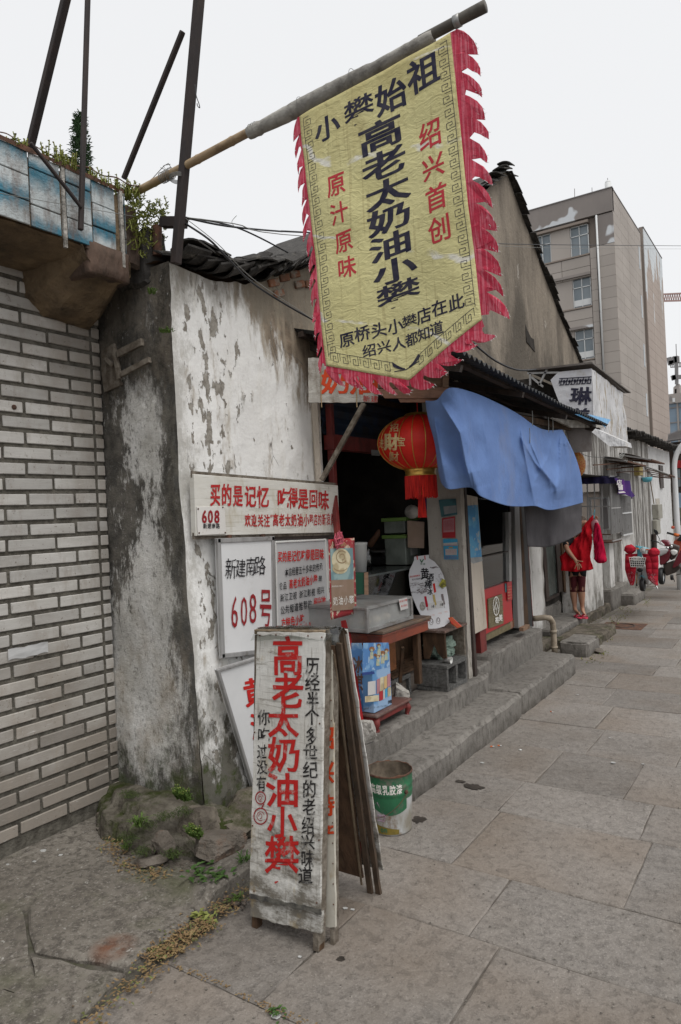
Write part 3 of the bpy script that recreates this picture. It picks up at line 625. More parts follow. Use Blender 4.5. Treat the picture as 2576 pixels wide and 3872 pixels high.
rough_box(-3.3,-2.13,3.2,5.24,.10,.30,amp=.011,inset=.018,seed=3).build('upper_step','step_concrete',st,smooth=True,sharp=28)
rough_box(-2.9,-2.19,5.14,5.42,.12,.355,seed=4).build('block','step_concrete',st,smooth=True,sharp=28)
rough_box(-3.0,-2.175,5.40,6.74,.12,.405,seed=5,amp=.012).build('block','step_concrete',st,smooth=True,sharp=28)
m=MB();m.box(-7,-2.62,3.9,8.0,-.05,.33);struct(m.build('shop_floor','step_concrete'))
# tiled wall on the left
tw=thing('white_tiled_wall','white glazed brick tile wall with dark joints on the left','wall',(-3.4,1.2,0))
m=MB();m.box(-3.62,-3.332,-1.2,2.585,-.1,3.0);m.build('mortar_bed','mortar',tw)
meshes={}
Z0=.084;PITCH=.0785;row=0;cnt=0
while Z0+row*PITCH<2.93:
 z=Z0+row*PITCH;ys=[]
 y=2.247 if row%2==0 else 2.373
 if row%2:
  ys.append((y+.017,2.520));
 else:ys.append((y+.017,2.520))
 ys.append((2.538,2.588))
 lim=1.15 if cnt<280 else 1.6
 while y>.62:
  ys.append((y-.261,y));y-=.278
 for a,b in ys:
  jx=.003*math.sin(cnt*12.9);L=b-a
  key=(round(L,3),cnt%3)
  if key not in meshes:
   q=MB();e=.0025;j=[U(-.0015,.0015)for _ in range(8)]
   q.hexa([(-.012,j[0],j[1]),(0,j[0],j[1]),(0,L+j[2],j[3]),(-.012,L+j[2],j[3])],[(-.012,j[4],.0565+j[5]),(0,j[4],.0565+j[5]),(0,L+j[6],.0565+j[7]),(-.012,L+j[6],.0565+j[7])])
   o=q.build('tile','wall_tile',tw,bevel=.0035,seg=1);meshes[key]=o
  else:
   o=meshes[key].copy();COL.objects.link(o)
  zz=z+.002*math.sin(cnt*7.7);rt=.004*math.sin(cnt*3.3)
  o.matrix_parent_inverse=Matrix.Translation(-tw.location);o.location=(-3.322+jx*.5,a,zz);o.rotation_euler=(rt,0,0);cnt+=1
 row+=1
m=MB();c=at(70,1497,'x',-3.316)
m.grid(lambda a,b:(c.x+.002*nz(a*5,b*5)+.0015,c.y-.12+a*.22,c.z-.028+b*.055+.01*nz(a*4,b*3)),10,4);m.build('plaster_smear',mat('smear',(.40,.40,.40),(.5,.5,.5),20,(1,.2,1),rough=.7),tw)
for px,py in((33,937),(305,1150-210+0)):
 c=at(px,py,'x',-3.318);MB().lathe((c.x+.002,c.y,c.z),[(.0,.004),(.008,.003),(.013,0),(.013,-.01)],10,'x').build('bolt','rust',tw)
 # mottled end wall and lime wall of the small house
house=thing('small_lime_house','small old house with peeling white lime walls behind the signs','house',(-3.0,3.2,0))
def wx(z):return-2.74+.085*max(0,(1.9-z)/1.9)
def cornx(z):return wx(z)+.008*nz(z*4,1.5)+.006*nz(z*14,3)
def corny(z):return 2.60+.012*nz(z*3,8)
m=MB()
def endw(a,b):
 z=-.06+b*3.05;xr=cornx(z);x=-3.62+(xr+3.62)*a
 d=.016*nz(x*4,z*3,2)+.007*nz(x*16,z*12,5)
 bulge=.04*math.exp(-((z-.2)/.35)**2)
 return(x,corny(z)-d*(1-a**6)-bulge*(1-abs(2*a-1.2)),z)
m.grid(endw,40,120);m.build('end_wall','mottled_wall',house,smooth=True)
def topz(y):
 pts=[(2.58,2.985),(2.9,2.965),(3.2,3.02),(3.37,3.08),(3.62,3.22),(4.0,3.36),(4.6,3.60),(5.3,3.80),(6.2,3.45),(7.4,3.0)]
 for(a,za),(b,zb)in zip(pts,pts[1:]):
  if y<=b:return za+(zb-za)*(y-a)/(b-a)+.012*nz(y*12,3)
 return 3.0
YE=3.93
def limew(a,b):
 y=2.6+a*(YE-2.6);z0=-.06;z=z0+b*(topz(y)-z0);x=cornx(z)if a<.02 else wx(z)
 d=.012*nz(y*3,z*2.5,2)+.005*nz(y*14,z*11,5)
 yy=corny(z)if a==0 else y
 return(x+d*min(1,a*10),yy,z)
m=MB();m.grid(limew,52,120)
m.grid(lambda a,b:(wx(-.06+b*2.6)-a*.25,YE,-.06+b*2.6),2,20)
m.build('street_wall','lime_wall',house,smooth=True)
m=MB();m.grid(lambda a,b:(-2.74,YE+a*3.4,2.55+b*(topz(YE+a*3.4)-2.55)),20,6);m.build('upper_wall','lime_wall',house)
m=MB();m.box(-3.0,-2.76,YE-.01,7.3,2.45,2.62);m.build('lintel','dark_wood',house)
for i in range(13):
 y=3.42+i*.115
 for k in range(2):
  z=topz(y+.05)-.045-k*.055
  if(i*3+k)%5==4:continue
  q=MB();q.obox((-2.745,y+.055+.05*k,z),(.02,0,0),(0,.050,.018),(0,-.008,.022));q.build('brick','old_brick',house,bevel=.005,seg=1)
m=MB()
ys=[2.58,3.37,4.0,5.3,7.4]
for a,b in zip(ys,ys[1:]):
 m.add([(-2.82,a,topz(a)+.02),(-2.82,b,topz(b)+.02),(-6.5,b,topz(b)+.02),(-6.5,a,topz(a)+.02)],[(0,1,2,3)])
m.build('roof_deck','dark_wood',house)
def clay_tile(L=.20,W=.17,bow=.035,th=.011):
 q=MB()
 def f(a,b):
  x=(a-.5)*W;return(x,(b-.5)*L,-bow*(1-(2*a-1)**2)*.9)
 n=6;q.grid(f,n,1);q.grid(lambda a,b:Vector(f(1-a,b))+Vector((0,0,-th)),n,1)
 for b in(0,1):
  q.add([f(i/n,b)for i in range(n+1)]+[Vector(f(i/n,b))+Vector((0,0,-th))for i in range(n+1)],[(i,i+1,n+2+i,n+1+i)if b==0 else(i+1,i,n+1+i,n+2+i)for i in range(n)])
 for a in(0,1):
  q.add([f(a,0),f(a,1),Vector(f(a,1))+Vector((0,0,-th)),Vector(f(a,0))+Vector((0,0,-th))],[(0,1,2,3)])
 return q
ct=clay_tile().build('roof_tile','roof_tile',house);ct2=clay_tile(.21,.18,-.035).build('roof_tile','roof_tile',house)
first=[ct,ct2]
def put_tile(src,loc,rot,par=None):
 if first and src in first:o=src;first.remove(src)
 else:o=src.copy();COL.objects.link(o)
 if par is not None and o.parent is not par:o.parent=par
 o.matrix_parent_inverse=Matrix.Translation(-(par or o.parent).location);o.location=loc;o.rotation_euler=rot;return o
i=0;y=2.70
while y<4.7:
 sl=math.atan2(topz(y+.1)-topz(y-.05),.15)
 for r in range(3):
  x=-2.70-r*.17+U(-.015,.015)
  put_tile(ct if r%2==0 else ct2,(x,y+U(-.02,.02),topz(y)+.045+(.02 if r%2 else 0)+U(-.006,.012)+(.03 if y<3.5 else 0)),(sl+.22+U(-.06,.06),U(-.12,.12),U(-.10,.10)))
 if y<3.5:
  put_tile(ct2,(-2.68+U(-.03,.03),y+.05,topz(y)+.098+U(-.01,.015)),(sl+U(-.10,.2),U(-.2,.1),U(-.3,.3)))
 y+=.085
 # concrete canopy with glazed tiles over the tiled wall
can=thing('tiled_canopy','old concrete canopy edged with blue and white glazed tiles','canopy',(-3.1,1.5,3.0))
FX=-2.9
def soff(a,b):
 y=-1.0+b*3.25;x=FX+(-3.33-FX)*a
 return(x,y,2.985-.045*a+.012*nz(x*9,y*5)-.02*math.sin(a*3.1)*(nz(y*2,3)+.3))
m=MB();m.grid(soff,10,60);m.box(-3.7,FX-.012,-1.0,2.44,3.0,3.32);m.build('slab','soffit',can,smooth=False)
m=rough_box(-3.3,-2.895,2.215,2.47,2.865,3.03,amp=.006,cell=.05,inset=.008);m.build('beam','beam_concrete',can,smooth=True)
m=MB()
def brk(a,b):
 x=-3.335+b*.44;drop=(1-b)**1.2
 zb=2.86-.125*drop-.02*math.sin(b*6);y0=2.20-.06*drop;y1=2.47+.10*drop
 P=[(y0-.02,2.99),(y0,zb+.075),(y0+.07+.03*drop,zb),(y1-.05,zb-.02*drop),(y1,zb+.04),(y1,2.99)]
 t=a*(len(P)-1);i=min(int(t),len(P)-2);f=t-i
 y=P[i][0]*(1-f)+P[i+1][0]*f;z=P[i][1]*(1-f)+P[i+1][1]*f
 return(x,y+.005*nz(x*9,z*9,4)+.004*nz(x*30,z*30,4),z+.006*nz(x*8,y*8)+.006*nz(x*30,y*30,z*26))
m.grid(brk,30,26);m.build('bracket','soffit',can,smooth=True,sharp=30)
def ypx(u,v=480):return at(u,v,'x',FX).y
cols=[(-.4,-.05,0),(-.04,.30,1),(.31,.66,0),(.67,1.02,1),(1.03,1.40,0),(1.41,ypx(-40,410),1),(ypx(-38,410),ypx(68,430),0),(ypx(70,430),ypx(140,440),1),(ypx(152,440),ypx(210,450),1),(ypx(212,450),ypx(270-5,460),0),(ypx(286,470),ypx(338,480),1),(ypx(341,480),ypx(392,490),0)]
ZT=3.345
heights={0:[(.0,.115,'glaze_up'),(.118,.232,'glaze_down'),(.235,.345,'glaze_up')],1:[(.0,.07,'glaze_down'),(.073,.24,'glaze_up'),(.243,.345,'glaze_down')]}
for a,b,k in cols:
 if b<=a or a>2.46:continue
 b=min(b,2.46)
 for z0,z1,mt in heights[k]:
  q=MB();x=FX+U(-.003,.003)
  q.hexa([(x-.012,a+.002,ZT-z1),(x,a+.002,ZT-z1),(x,b-.002,ZT-z1),(x-.012,b-.002,ZT-z1)],[(x-.012,a+.002,ZT-z0-.002),(x,a+.002,ZT-z0-.002),(x,b-.002,ZT-z0-.002),(x-.012,b-.002,ZT-z0-.002)])
  q.build('glazed_tile',mt,can,bevel=.003,seg=1)
for u in(147,278):
 y=ypx(u,470);m=rough_box(FX-.01,FX+.008,y-.010,y+.012,ZT-.40,ZT+.004,amp=.003,cell=.03,inset=.003);m.build('plaster_strip','pale_rock',can)
m=rough_box(-3.1,FX-.004,2.455,2.56,2.98,3.30,amp=.02,cell=.04,inset=.015);m.build('broken_end','beam_concrete',can,smooth=True,sharp=28)
m=rough_box(-3.15,-2.87,2.565,2.70,2.90,3.20,amp=.035,cell=.035,inset=.02);m.build('rubble_end','roof_tile',can,smooth=True,sharp=28)
m=MB();q_=at(362,520,'x',-2.85);m.tube([q_,q_+Vector((-.01,.0,-.16))],.026,10);m.build('pipe_stub','rust',can)
m=MB();
m.grid(lambda a,b:(FX+.004-.02*b,-.9+a*3.35,ZT+.006+.012*nz(a*30,b)+.006),60,1)
m.grid(lambda a,b:(FX+.006,-.9+a*3.35,ZT-.008+b*.022+.006*nz(a*40,b)),60,1);m.build('rust_strip','rust',can)
m=MB();m.grid(lambda a,b:(-3.05-.3*b,-1+a*3.5,3.345+.03*nz(a*12,b*4)),50,6);m.build('roof_dirt','soil',can)
sc_=thing('nailed_scrap_boards','broken old boards nailed across the dark corner under the canopy','boards',at(270,830,'y',2.57))
def barpx(mb,p,q,wpx,ax,val,dep=.02):
 a,b=at(*p,ax,val),at(*q,ax,val);sc=(at(p[0],p[1]+wpx,ax,val)-a).length
 mb.bar(a,b,dep if ax=='y' else dep,sc,up=(0,0,1));return mb
m=MB();m.prism([at(u,v,'y',2.575)for u,v in((233,808),(262,790),(272,870),(280,885),(240,903),(234,860))],(0,.015,0));m.build('plank','weathered_wood',sc_)
for p,q,wp in(((272,815),(328,787),16),((280,862),(345,828),12),((262,800),(276,872),10),((240,820),(262,842),9)):
 m=MB();barpx(m,p,q,wp,'y',2.56,.02);m.build('plank','weathered_wood',sc_)
 # steel posts and braces on the canopy
def steel(p0,p1,wpx,ax,val,name,label,grp,w=None,kk=None):
 a,b=at(*p0,ax,val),at(*p1,ax,val)
 w=w or .07
 m=MB();m.bar(a,b,w,w,up=(0,1,0));
 o=m.build(name,'steel',None,bevel=.004,seg=1);tag(o,label,'steel post',grp);return o
def ext(p0,p1,k):
 return(p0[0]+(p0[0]-p1[0])*k,p0[1]+(p0[1]-p1[1])*k)
G1='steel sign posts above the canopy'
steel(ext((458,0),(405,600),.5),(405,608),22,'y',2.56,'steel_post','thick dark steel post that the bamboo pole is wired to',G1,w=.044)
steel((421,72),(285,412),15,'y',2.66,'steel_brace','slanting steel brace meeting the thick post near its top',G1,w=.026)
steel(ext((152,0),(70,342),.6),(66,352),18,'y',2.36,'steel_post','slanting dark steel post at the upper left corner',G1,w=.040)
steel(ext((203,0),(189,520),.5),(186,530),12,'x',-2.85,'steel_post','thin upright steel post standing in front of the blue tiles',G1,w=.023)
steel((70,328),(188,478),10,'x',-2.84,'steel_brace','short diagonal steel strut across the glazed tiles',G1,w=.017)
m=MB();m.bar(at(375,512,'y',2.62),at(425,512,'y',2.62),.05,.05);tag(m.build('steel_bracket','steel',None),'short steel bracket holding the thick post to the roof corner','bracket')
# bamboo pole and banner
YB=2.56
def b_(u,v,y=YB):return at(u,v,'y',y)
def blob_tube(pts,r,n=12,sub=6,jr=.0,js=0.0):
 """a tube through points with small irregularities"""
 out=[];rs=[];pts=[Vector(p)for p in pts]
 for i in range(len(pts)-1):
  for k in range(sub):
   t=k/sub;p=pts[i].lerp(pts[i+1],t);out.append(p+Vector((nz(p.x*9,p.z*9,js),nz(p.x*9,p.z*9,js+4),nz(p.x*9,p.z*9,js+8)))*jr*.5)
   ra=r[i]*(1-t)+r[i+1]*t if hasattr(r,'__len__')else r;rs.append(ra*(1+jr*9*nz(p.x*22,p.z*22,js)))
 out.append(pts[-1]);rs.append(r[-1]if hasattr(r,'__len__')else r)
 return MB().tube(out,rs,n)
pole=thing('bamboo_pole','long bamboo pole wired to the steel post and carrying the yellow banner','pole',b_(318,440))
P0,P1=b_(312,443),b_(1118,14)
pa=[P0.lerp(P1,t)for t in(0,.25,.41,.7,.93)]
mb=MB();pts=[];rs=[]
nodes=[0,.075,.125,.235,.35,.47,.6]
for k in range(181):
 t=k/180*.62;p=P0.lerp(P1,t);r=.0205
 dmin=min(abs(t-q)for q in nodes);r+=.0022*math.exp(-(dmin/.0045)**2)
 pts.append(p);rs.append(r)
mb.tube(pts,rs,14);mb.build('cane','bamboo',pole,smooth=True)
q=[P0.lerp(P1,t)for t in(.86,.93,1.0)]
blob_tube(q,[.021,.021,.023],12,5,.002).build('cane_end',mat('cane_grey',(.11,.10,.085),(.07,.062,.052),12,rough=.6),pole,smooth=True)
MB().tube([P0.lerp(P1,.935),P0.lerp(P1,.948)],.0245,12).build('tape','tin',pole,smooth=True)
sl=thing('grey_cloth_sleeve','grey weathered wrapping rolled round the pole above the banner','wrapping',b_(800,190))
prof=[]
for k in range(49):
 t=.405+k/48*.485;p=P0.lerp(P1,t);s_=(k/48)
 r=.0245+.012*math.sin(min(1,s_*1.3)*3.14)+.003*nz(k*.8,1)+(.004 if k<4 else 0)
 prof.append((p+Vector((0,0,-.006-.008*math.sin(s_*3.1))),r*(.9 if .70<s_<.73 else 1)))
MB().tube([p for p,r in prof],[r for p,r in prof],14).build('wrap','grey_wrap',sl,smooth=True)
mb=MB()
for t in(.412,.42,.428):mb.torus(P0.lerp(P1,t),.028,.0018,'x',20,5)
for t in(.56,.70):mb.torus(P0.lerp(P1,t)+Vector((0,0,-.008)),.038,.0012,'x',20,5)
mb.build('string','grey_wire',sl)
mb=MB()
for k in range(7):
 t=.105+k*.006;c=P0.lerp(P1,t);mb.torus(c+Vector((0,0,U(-.002,.002))),.027,.002,'x',18,5)
for k in range(4):
 z=at(412,405,'y',YB).z+k*.006
 c=at(412,405+k*2,'y',YB);mb.torus((c.x,YB,z-.02),.046,.002,'z',18,5)
mb.tube([b_(392,378),b_(380,380),b_(372,388),b_(352,410),b_(338,425)],.002,5)
mb.tube([b_(398,392),b_(388,376),b_(376,382),b_(384,392),b_(370,386)],.002,5)
tag(mb.build('wire_lashing','grey_wire',None),'twisted wire tying the bamboo pole to the steel post','wire')
YN=YB-.022
BC=[b_(690,268,YN),b_(1038,76,YN),b_(1106,734,YN),b_(756,843,YN)]
def wave(s,t):
 return .014*math.sin(s*7.5+1.2*t)*min(1,.25+t)+.008*nz(s*5,t*6,3)+.006*math.sin(t*9+s*3)*t-.02*t*s
def ban(s,t,off=0.0):
 tl,tr,br,bl=BC;p=(tl*(1-s)+tr*s)*(1-t)+(bl*(1-s)+br*s)*t
 return Vector((p.x,YN-wave(s,t)-off,p.z))
def inv(u,v):
 q=b_(u,v,YN);s,t=.5,.5
 for _ in range(12):
  def F(s,t):
   tl,tr,br,bl=BC;p=(tl*(1-s)+tr*s)*(1-t)+(bl*(1-s)+br*s)*t;return p.x,p.z
  x,z=F(s,t);e=1e-4;xs,zs=F(s+e,t);xt,zt=F(s,t+e)
  a,b,c,d=(xs-x)/e,(xt-x)/e,(zs-z)/e,(zt-z)/e;det=a*d-b*c
  dx,dz=q.x-x,q.z-z;s+=(d*dx-b*dz)/det;t+=(-c*dx+a*dz)/det
 return s,t
TIPS,TIPT=inv(935,873)
def tend(s):return 1+(TIPT-1)*(s/TIPS if s<TIPS else(1-s)/(1-TIPS))
banner=thing('yellow_banner','tall faded yellow cloth banner with black and red characters and a red flame edge','banner',b_(880,170))
m=MB();m.grid(lambda a,b:ban(a,b*tend(a)),60,90);m.build('cloth','banner_cloth',banner,smooth=True,solid=.0015)
m=MB();m2=MB()
def flame(edge,along,out,n,L,wd,strip,seed,flip=False):
 """edge(t) -> base (s,t) point; out -> outward unit in (x,z)"""
 for k in range(n):
  a,b=k/n,(k+1)/n
  wdk=wd*(1+.5*nz(k*3.1,seed));
  O=[(0,0),(0,strip),(.18,strip+.30*wdk),(.42,strip+.62*wdk),(.75,strip+.88*wdk),(1.05,strip+1.0*wdk),(1.38,strip+1.0*wdk),(1.22,strip+.80*wdk),(1.02,strip+.55*wdk),(.84,strip+.32*wdk),(.80,strip+.08*wdk),(.90,strip*.9),(1.0,strip),(1.0,0)]
  pts=[]
  for l,o in O:
   e=edge(a+l*(b-a)*(1 if l<=1 else 1+.12*nz(k*2.3,seed,4)));j_=.004 if o>strip*1.05 else 0;pts.append(e+out*o+Vector((j_*nz(l*9+k*3,o*60,seed),-.012*nz(l+k,o*20,seed),j_*nz(l*9,o*60+k*3,seed+3))))
  base=[]
  for l,o in O:base.append(edge(a+min(l,1.0)*(b-a)))
  bm_poly.append(pts)
bm_poly=[]
def edgeR(t):return ban(1.0,max(-.01,t))
def edgeL(t):return ban(0.0,max(-.01,t))
rx=(BC[1]-BC[0]).normalized()
outR=Vector((1,0,-.08));outL=Vector((-1,0,-.02))
flame(lambda t:edgeR(t*.985),0,outR,13,0,.066,.032,3)
flame(lambda t:edgeL(t),0,outL,15,0,.034,.010,5)
def edgeB1(t):s=TIPS*t;return ban(s,tend(s))
def edgeB2(t):s=1-(1-TIPS)*t;return ban(s,tend(s))
flame(edgeB1,0,Vector((-.20,0,-1)),5,0,.050,.022,7)
flame(lambda t:edgeB2(1-t),0,Vector((.30,0,-.95)),5,0,.060,.030,9)
bm=bmesh.new()
for P in bm_poly:
 vs=[bm.verts.new(p)for p in P]
 try:bm.faces.new(vs)
 except ValueError:pass
bmesh.ops.triangulate(bm,faces=bm.faces[:],ngon_method='EAR_CLIP');bm.verts.index_update()
m=MB();m.add([v.co.copy()for v in bm.verts],[tuple(v.index for v in f.verts)for f in bm.faces]);bm.free()
m.build('flame_edge','banner_fringe',banner,solid=.0012)
m=MB()
for P in bm_poly:
 for q in(4,5,6,7):
  p=P[q];nxt=P[q+1]
  for k in range(2):
   c=p.lerp(nxt,U(0,1))+Vector((0,-.002,0));d=Vector((U(-.3,1),0,U(-1,.1))).normalized()*U(.004,.012)
   if P[0].x<b_(760,500).x and q>5:continue
   m.add([c,c+d,c+d+Vector((.001,0,.001)),c+Vector((.0015,0,.0015))],[(0,1,2,3)])
m.build('frayed_threads','fringe_white',banner,kind='stuff')
def bch(mb,ch,px,py,w,h,bold=.016,hk=.84):
 s,t=inv(609+.427*px,.427*py);ws=w*.427/352;hs_=h*.427/600*hk
 stamp(mb,ch,lambda a,b:ban(s-ws/2+a*ws,t+hs_/2-b*hs_,.0022),0,0,1,1,bold,cut=7)
mk=MB()
for ch,x,y,w_,h in(('小',342,690,150,165),('攀',510,598,165,185),('始',678,515,165,200),('祖',855,393,165,210)):bch(mk,ch,x,y,w_,h,.022)
for ch,x,y,w_,h in(('高',620,725,238,190),('老',638,880,238,180),('太',655,1030,238,170),('奶',665,1172,240,165),('油',672,1318,235,165),('小',695,1450,235,155),('攀',712,1582,238,165)):bch(mk,ch,x,y,w_,h,.026)
for ch,x,y in(('原',450,1832),('桥',525,1797),('头',607,1775),('小',690,1752),('攀',768,1730),('店',850,1695),('在',936,1655),('此',1030,1628)):bch(mk,ch,x,y,84,98,.016)
for ch,x,y in(('绍',560,1887),('兴',632,1865),('人',706,1845),('都',777,1822),('知',848,1795),('道',920,1767)):bch(mk,ch,x,y,74,84,.014)
mk.build('black_lettering','ink_navy',banner)
mr=MB()
for ch,x,y,w_,h in(('绍',890,722,118,175),('兴',907,895,118,150),('首',927,1065,118,165),('创',945,1235,118,160),('原',390,997,105,155),('汁',408,1150,105,145),('原',430,1302,105,145),('味',448,1443,105,145)):bch(mr,ch,x,y,w_,h,.014)
mr.build('red_lettering','banner_red',banner)
mk=MB()
def line(mb,pts,w=.0022):
 for(s0,t0),(s1,t1)in zip(pts,pts[1:]):
  a,b=ban(s0,t0,.0024),ban(s1,t1,.0024);d=(b-a)
  if d.length<1e-5:continue
  n_=Vector((-d.z,0,d.x)).normalized()*w/2
  mb.add([a-n_,b-n_,b+n_,a+n_],[(0,1,2,3)])
def keyrun(fn,n):
 for k in range(n):
  c=[(0,0),(.78,0),(.78,1),(.30,1),(.30,.36),(.54,.36),(.54,.68)]
  line(mk,[fn((k+x)/n,y)for x,y in c]);line(mk,[fn((k+.0)/n,0),fn((k+.0)/n,.8)])
  line(mk,[fn((k)/n,0),fn((k+1)/n,0)])
keyrun(lambda a,b:(.028+.052*b,.02+a*.95),21)
keyrun(lambda a,b:(.975-.052*b,.02+a*.93),21)
keyrun(lambda a,b:(.04+a*(TIPS-.14),tend(.04+a*(TIPS-.14))-.022-.034*(1-b)),6)
keyrun(lambda a,b:(.965-a*(1-TIPS-.10),tend(.965-a*(1-TIPS-.10))-.022-.034*(1-b)),6)
cs,ctt=inv(609+.427*742,.427*1935)
for sd in(-1,1):
 for k in range(11):
  a0=.16*k;L=.046-.0016*k
  x0=cs+sd*(.010+.0075*k);y0=ctt+.034-.0002*k*k
  ang=sd*(1.25-.11*k)
  x1=x0+math.sin(ang)*L*.75;y1=y0-math.cos(ang)*L*.75
  xm=(x0+x1)/2+.008;ym=(y0+y1)/2
  for(wx,wy)in((.010,0),):
   a_,b2,c_=ban(x0,y0,.0026),ban(xm+wx,ym,.0026),ban(x1,y1,.0026);d_=ban(xm-.008,ym-.004,.0026)
   mk.add([a_,b2,c_,d_],[(0,1,2,3)])
line(mk,[(cs-.08,ctt+.03),(cs,ctt+.035),(cs+.09,ctt+.02)],.004)
mk.build('key_border','ink_navy',banner)
# wires
def wire(name,pts,r,label,m_='wire',grp=None):
 P=[]
 pts=[Vector(p)for p in pts]
 n=len(pts)
 for i in range(n-1):
  p0,p1,p2,p3=pts[max(i-1,0)],pts[i],pts[i+1],pts[min(i+2,n-1)]
  for k in range(6):
   t=k/6;P.append(.5*((2*p1)+(p2-p0)*t+(2*p0-5*p1+4*p2-p3)*t*t+(3*p1-p0-3*p2+p3)*t**3))
 P.append(pts[-1]);m=MB().tube(P,r,6);o=m.build(name,m_,None,smooth=True);tag(o,label,'wire',grp);return o
GW='cables leaving the steel post'
f0=atd(424,500,3.6)
wire('cable',[f0,atd(520,520,3.9),atd(640,532,4.5),atd(740,537,5.1),atd(1120,560,9.5),atd(1340,564,13),atd(1600,566,20)],.006,'thick black cable running level behind the banner to the far right',grp=GW)
wire('cable',[f0+Vector((0,0,-.01)),atd(470,506,3.8),atd(540,522,4.1),atd(600,548,4.3),atd(680,590,4.6),atd(730,612,4.8)],.005,'black cable sloping from the post over the clay tiles',grp=GW)
wire('cable',[f0+Vector((0,0,-.03)),atd(480,550,3.5),atd(520,590,3.6),atd(580,650,3.9),atd(660,702,4.2),atd(728,740,4.5)],.006,'black cable crossing in front of the white wall head',grp=GW)
wire('thin_wire',[f0,atd(500,560,3.5),atd(580,640,3.7),atd(690,715,4.1),atd(735,745,4.4)],.0022,'thin grey wire drooping across the brick wall head','grey_wire',grp=GW)
wire('thin_wire',[f0,atd(540,515,3.9),atd(720,545,4.9),atd(1150,566,9.6),atd(1340,572,13),atd(1600,573,20)],.003,'thin pale wire just under the level cable','grey_wire',grp=GW)
wire('thin_wire',[atd(540,522,3.9),atd(534,510,3.9),atd(545,496,3.9)],.0015,'short loose wire end sticking up from the cables','grey_wire')
wire('thin_wire',[at(449,195,'y',2.5),at(452,220,'y',2.5),at(458,238,'y',2.5),at(460,248,'y',2.5),at(455,244,'y',2.5),at(454,238,'y',2.5)],.0022,'loose hooked wire hanging on the thick steel post')
tw_=[]
for k in range(40):
 t=k/39;u=-30+350*t;v=290+140*t-30*math.sin(t*3.14)*-.2+3*math.sin(k*.9);tw_.append(at(u,v,'y',2.30+.1*t))
wire('barbed_wire',tw_,.0035,'rusty twisted wire strung across above the glazed tiles','rust')
wire('thin_wire',[at(-10,443,'x',-2.86),at(120,466,'x',-2.86),at(320,500,'x',-2.86)],.0015,'thin pale wire stretched in front of the glazed tiles','grey_wire')
wire('cable',[at(1090,790,'y',6),at(1140,830,'y',6.6),at(1190,851,'y',7.2),at(1235,851,'y',8)],.010,'black cable sagging along the foot of the brown gable wall')
# placing flat things from the photo on their own planes
class Pl:
 """a plane in the scene; px() drops a photo point onto it, off metres toward the viewer's side"""
 def __init__(s,p0,n):s.p=Vector(p0);s.n=Vector(n).normalized();s.n=s.n if s.n.dot(CO-s.p)>0 else-s.n
 def px(s,u,v,off=0.0):
  d=ray(u,v);q=s.p+s.n*off;return CO+d*((q-CO).dot(s.n)/d.dot(s.n))
def P3(a,b,c):return Pl(a,(Vector(b)-Vector(a)).cross(Vector(c)-Vector(a)))
def crop(x0,y0,s_):return lambda px,py:((x0+px*s_)/SC,(y0+py*s_)/SC)
def chpx(mb,ch,pl,cf,x0,y0,x1,y1,off=.003,**k):
 def fn(a,b):return pl.px(*cf(x0+(x1-x0)*a,y1+(y0-y1)*b),off)
 stamp(mb,ch,fn,0,0,1,1,**k)
def linepx(mb,text,pl,cf,x0,y0,x1,y1,h,off=.003,gap=.06,**k):
 """a row of characters from (x0,y0) to (x1,y1) (centres of the row), h high"""
 n=len(text);w=(x1-x0)/n
 for i,ch in enumerate(text):
  if ch==' ':continue
  cx=x0+(i+.5)*w;cy=y0+(y1-y0)*(i+.5)/n
  chpx(mb,ch,pl,cf,cx-w*(.5-gap/2),cy-h/2,cx+w*(.5-gap/2),cy+h/2,off,**k)
def quadpx(mb,pl,pts,th=.01,off=0.0,cf=None):
 P=[pl.px(*(cf(*p)if cf else p),off)for p in pts];return mb.prism(P,-pl.n*th)
def stroke(mb,pts,w,n):
 for a,b in zip(pts,pts[1:]):
  d=(b-a).normalized();q=d.cross(n).normalized()*w/2;mb.add([a-q,b-q,b+q,a+q],[(0,1,2,3)])
def circpx(mb,pl,cf,cx,cy,rx,ry,w=0,n=22,off=.003,a0=0,a1=6.2832):
 P=[pl.px(*cf(cx+rx*math.cos(a0+(a1-a0)*i/n),cy+ry*math.sin(a0+(a1-a0)*i/n)),off)for i in range(n+1)]
 if w:stroke(mb,P,w,pl.n)
 else:mb.add(P[:-1],[tuple(range(n))])
 # the long painted sign
cS=crop(680,1750,.45918)
LX=-2.665;pl=Pl((LX,3,1),(1,0,0))
ls=thing('long_painted_sign','long white board on the wall with two red lines of writing beside the number 608','sign',(LX,3.2,1.7))
m=MB();quadpx(m,pl,[(118,92),(1303,186),(1318,572),(133,603)],.035,cf=cS);m.build('board','worn_sign',ls,bevel=.003)
m=MB();
for a,b in(((118,92),(1303,186)),((133,603),(1318,572))):m.bar(pl.px(*cS(*a),.001)+Vector((-.02,0,0)),pl.px(*cS(*b),.001)+Vector((-.02,0,0)),.012,.035)
m.build('batten','weathered_wood',ls)
m=MB()
for ch,x0,y0,x1,y1 in(('买',250,165,338,360),('的',343,170,432,360),('是',440,178,522,365),('记',535,182,632,370),('忆',636,186,738,375),('吃',803,205,900,385),('得',896,200,976,382),('是',974,205,1062,385),('回',1066,215,1138,375),('味',1140,222,1230,392)):
 chpx(m,ch,pl,cS,x0,y0,x1,y1,bold=.024,jit=.05)
linepx(m,'欢迎关注',pl,cS,535,472,745,478,108,bold=.022,jit=.06)
linepx(m,'高老太奶油小',pl,cS,765,470,1068,472,108,bold=.022,jit=.06);linepx(m,'攀店的新浪微博',pl,cS,1066,470,1312,462,104,bold=.008,jit=.07)
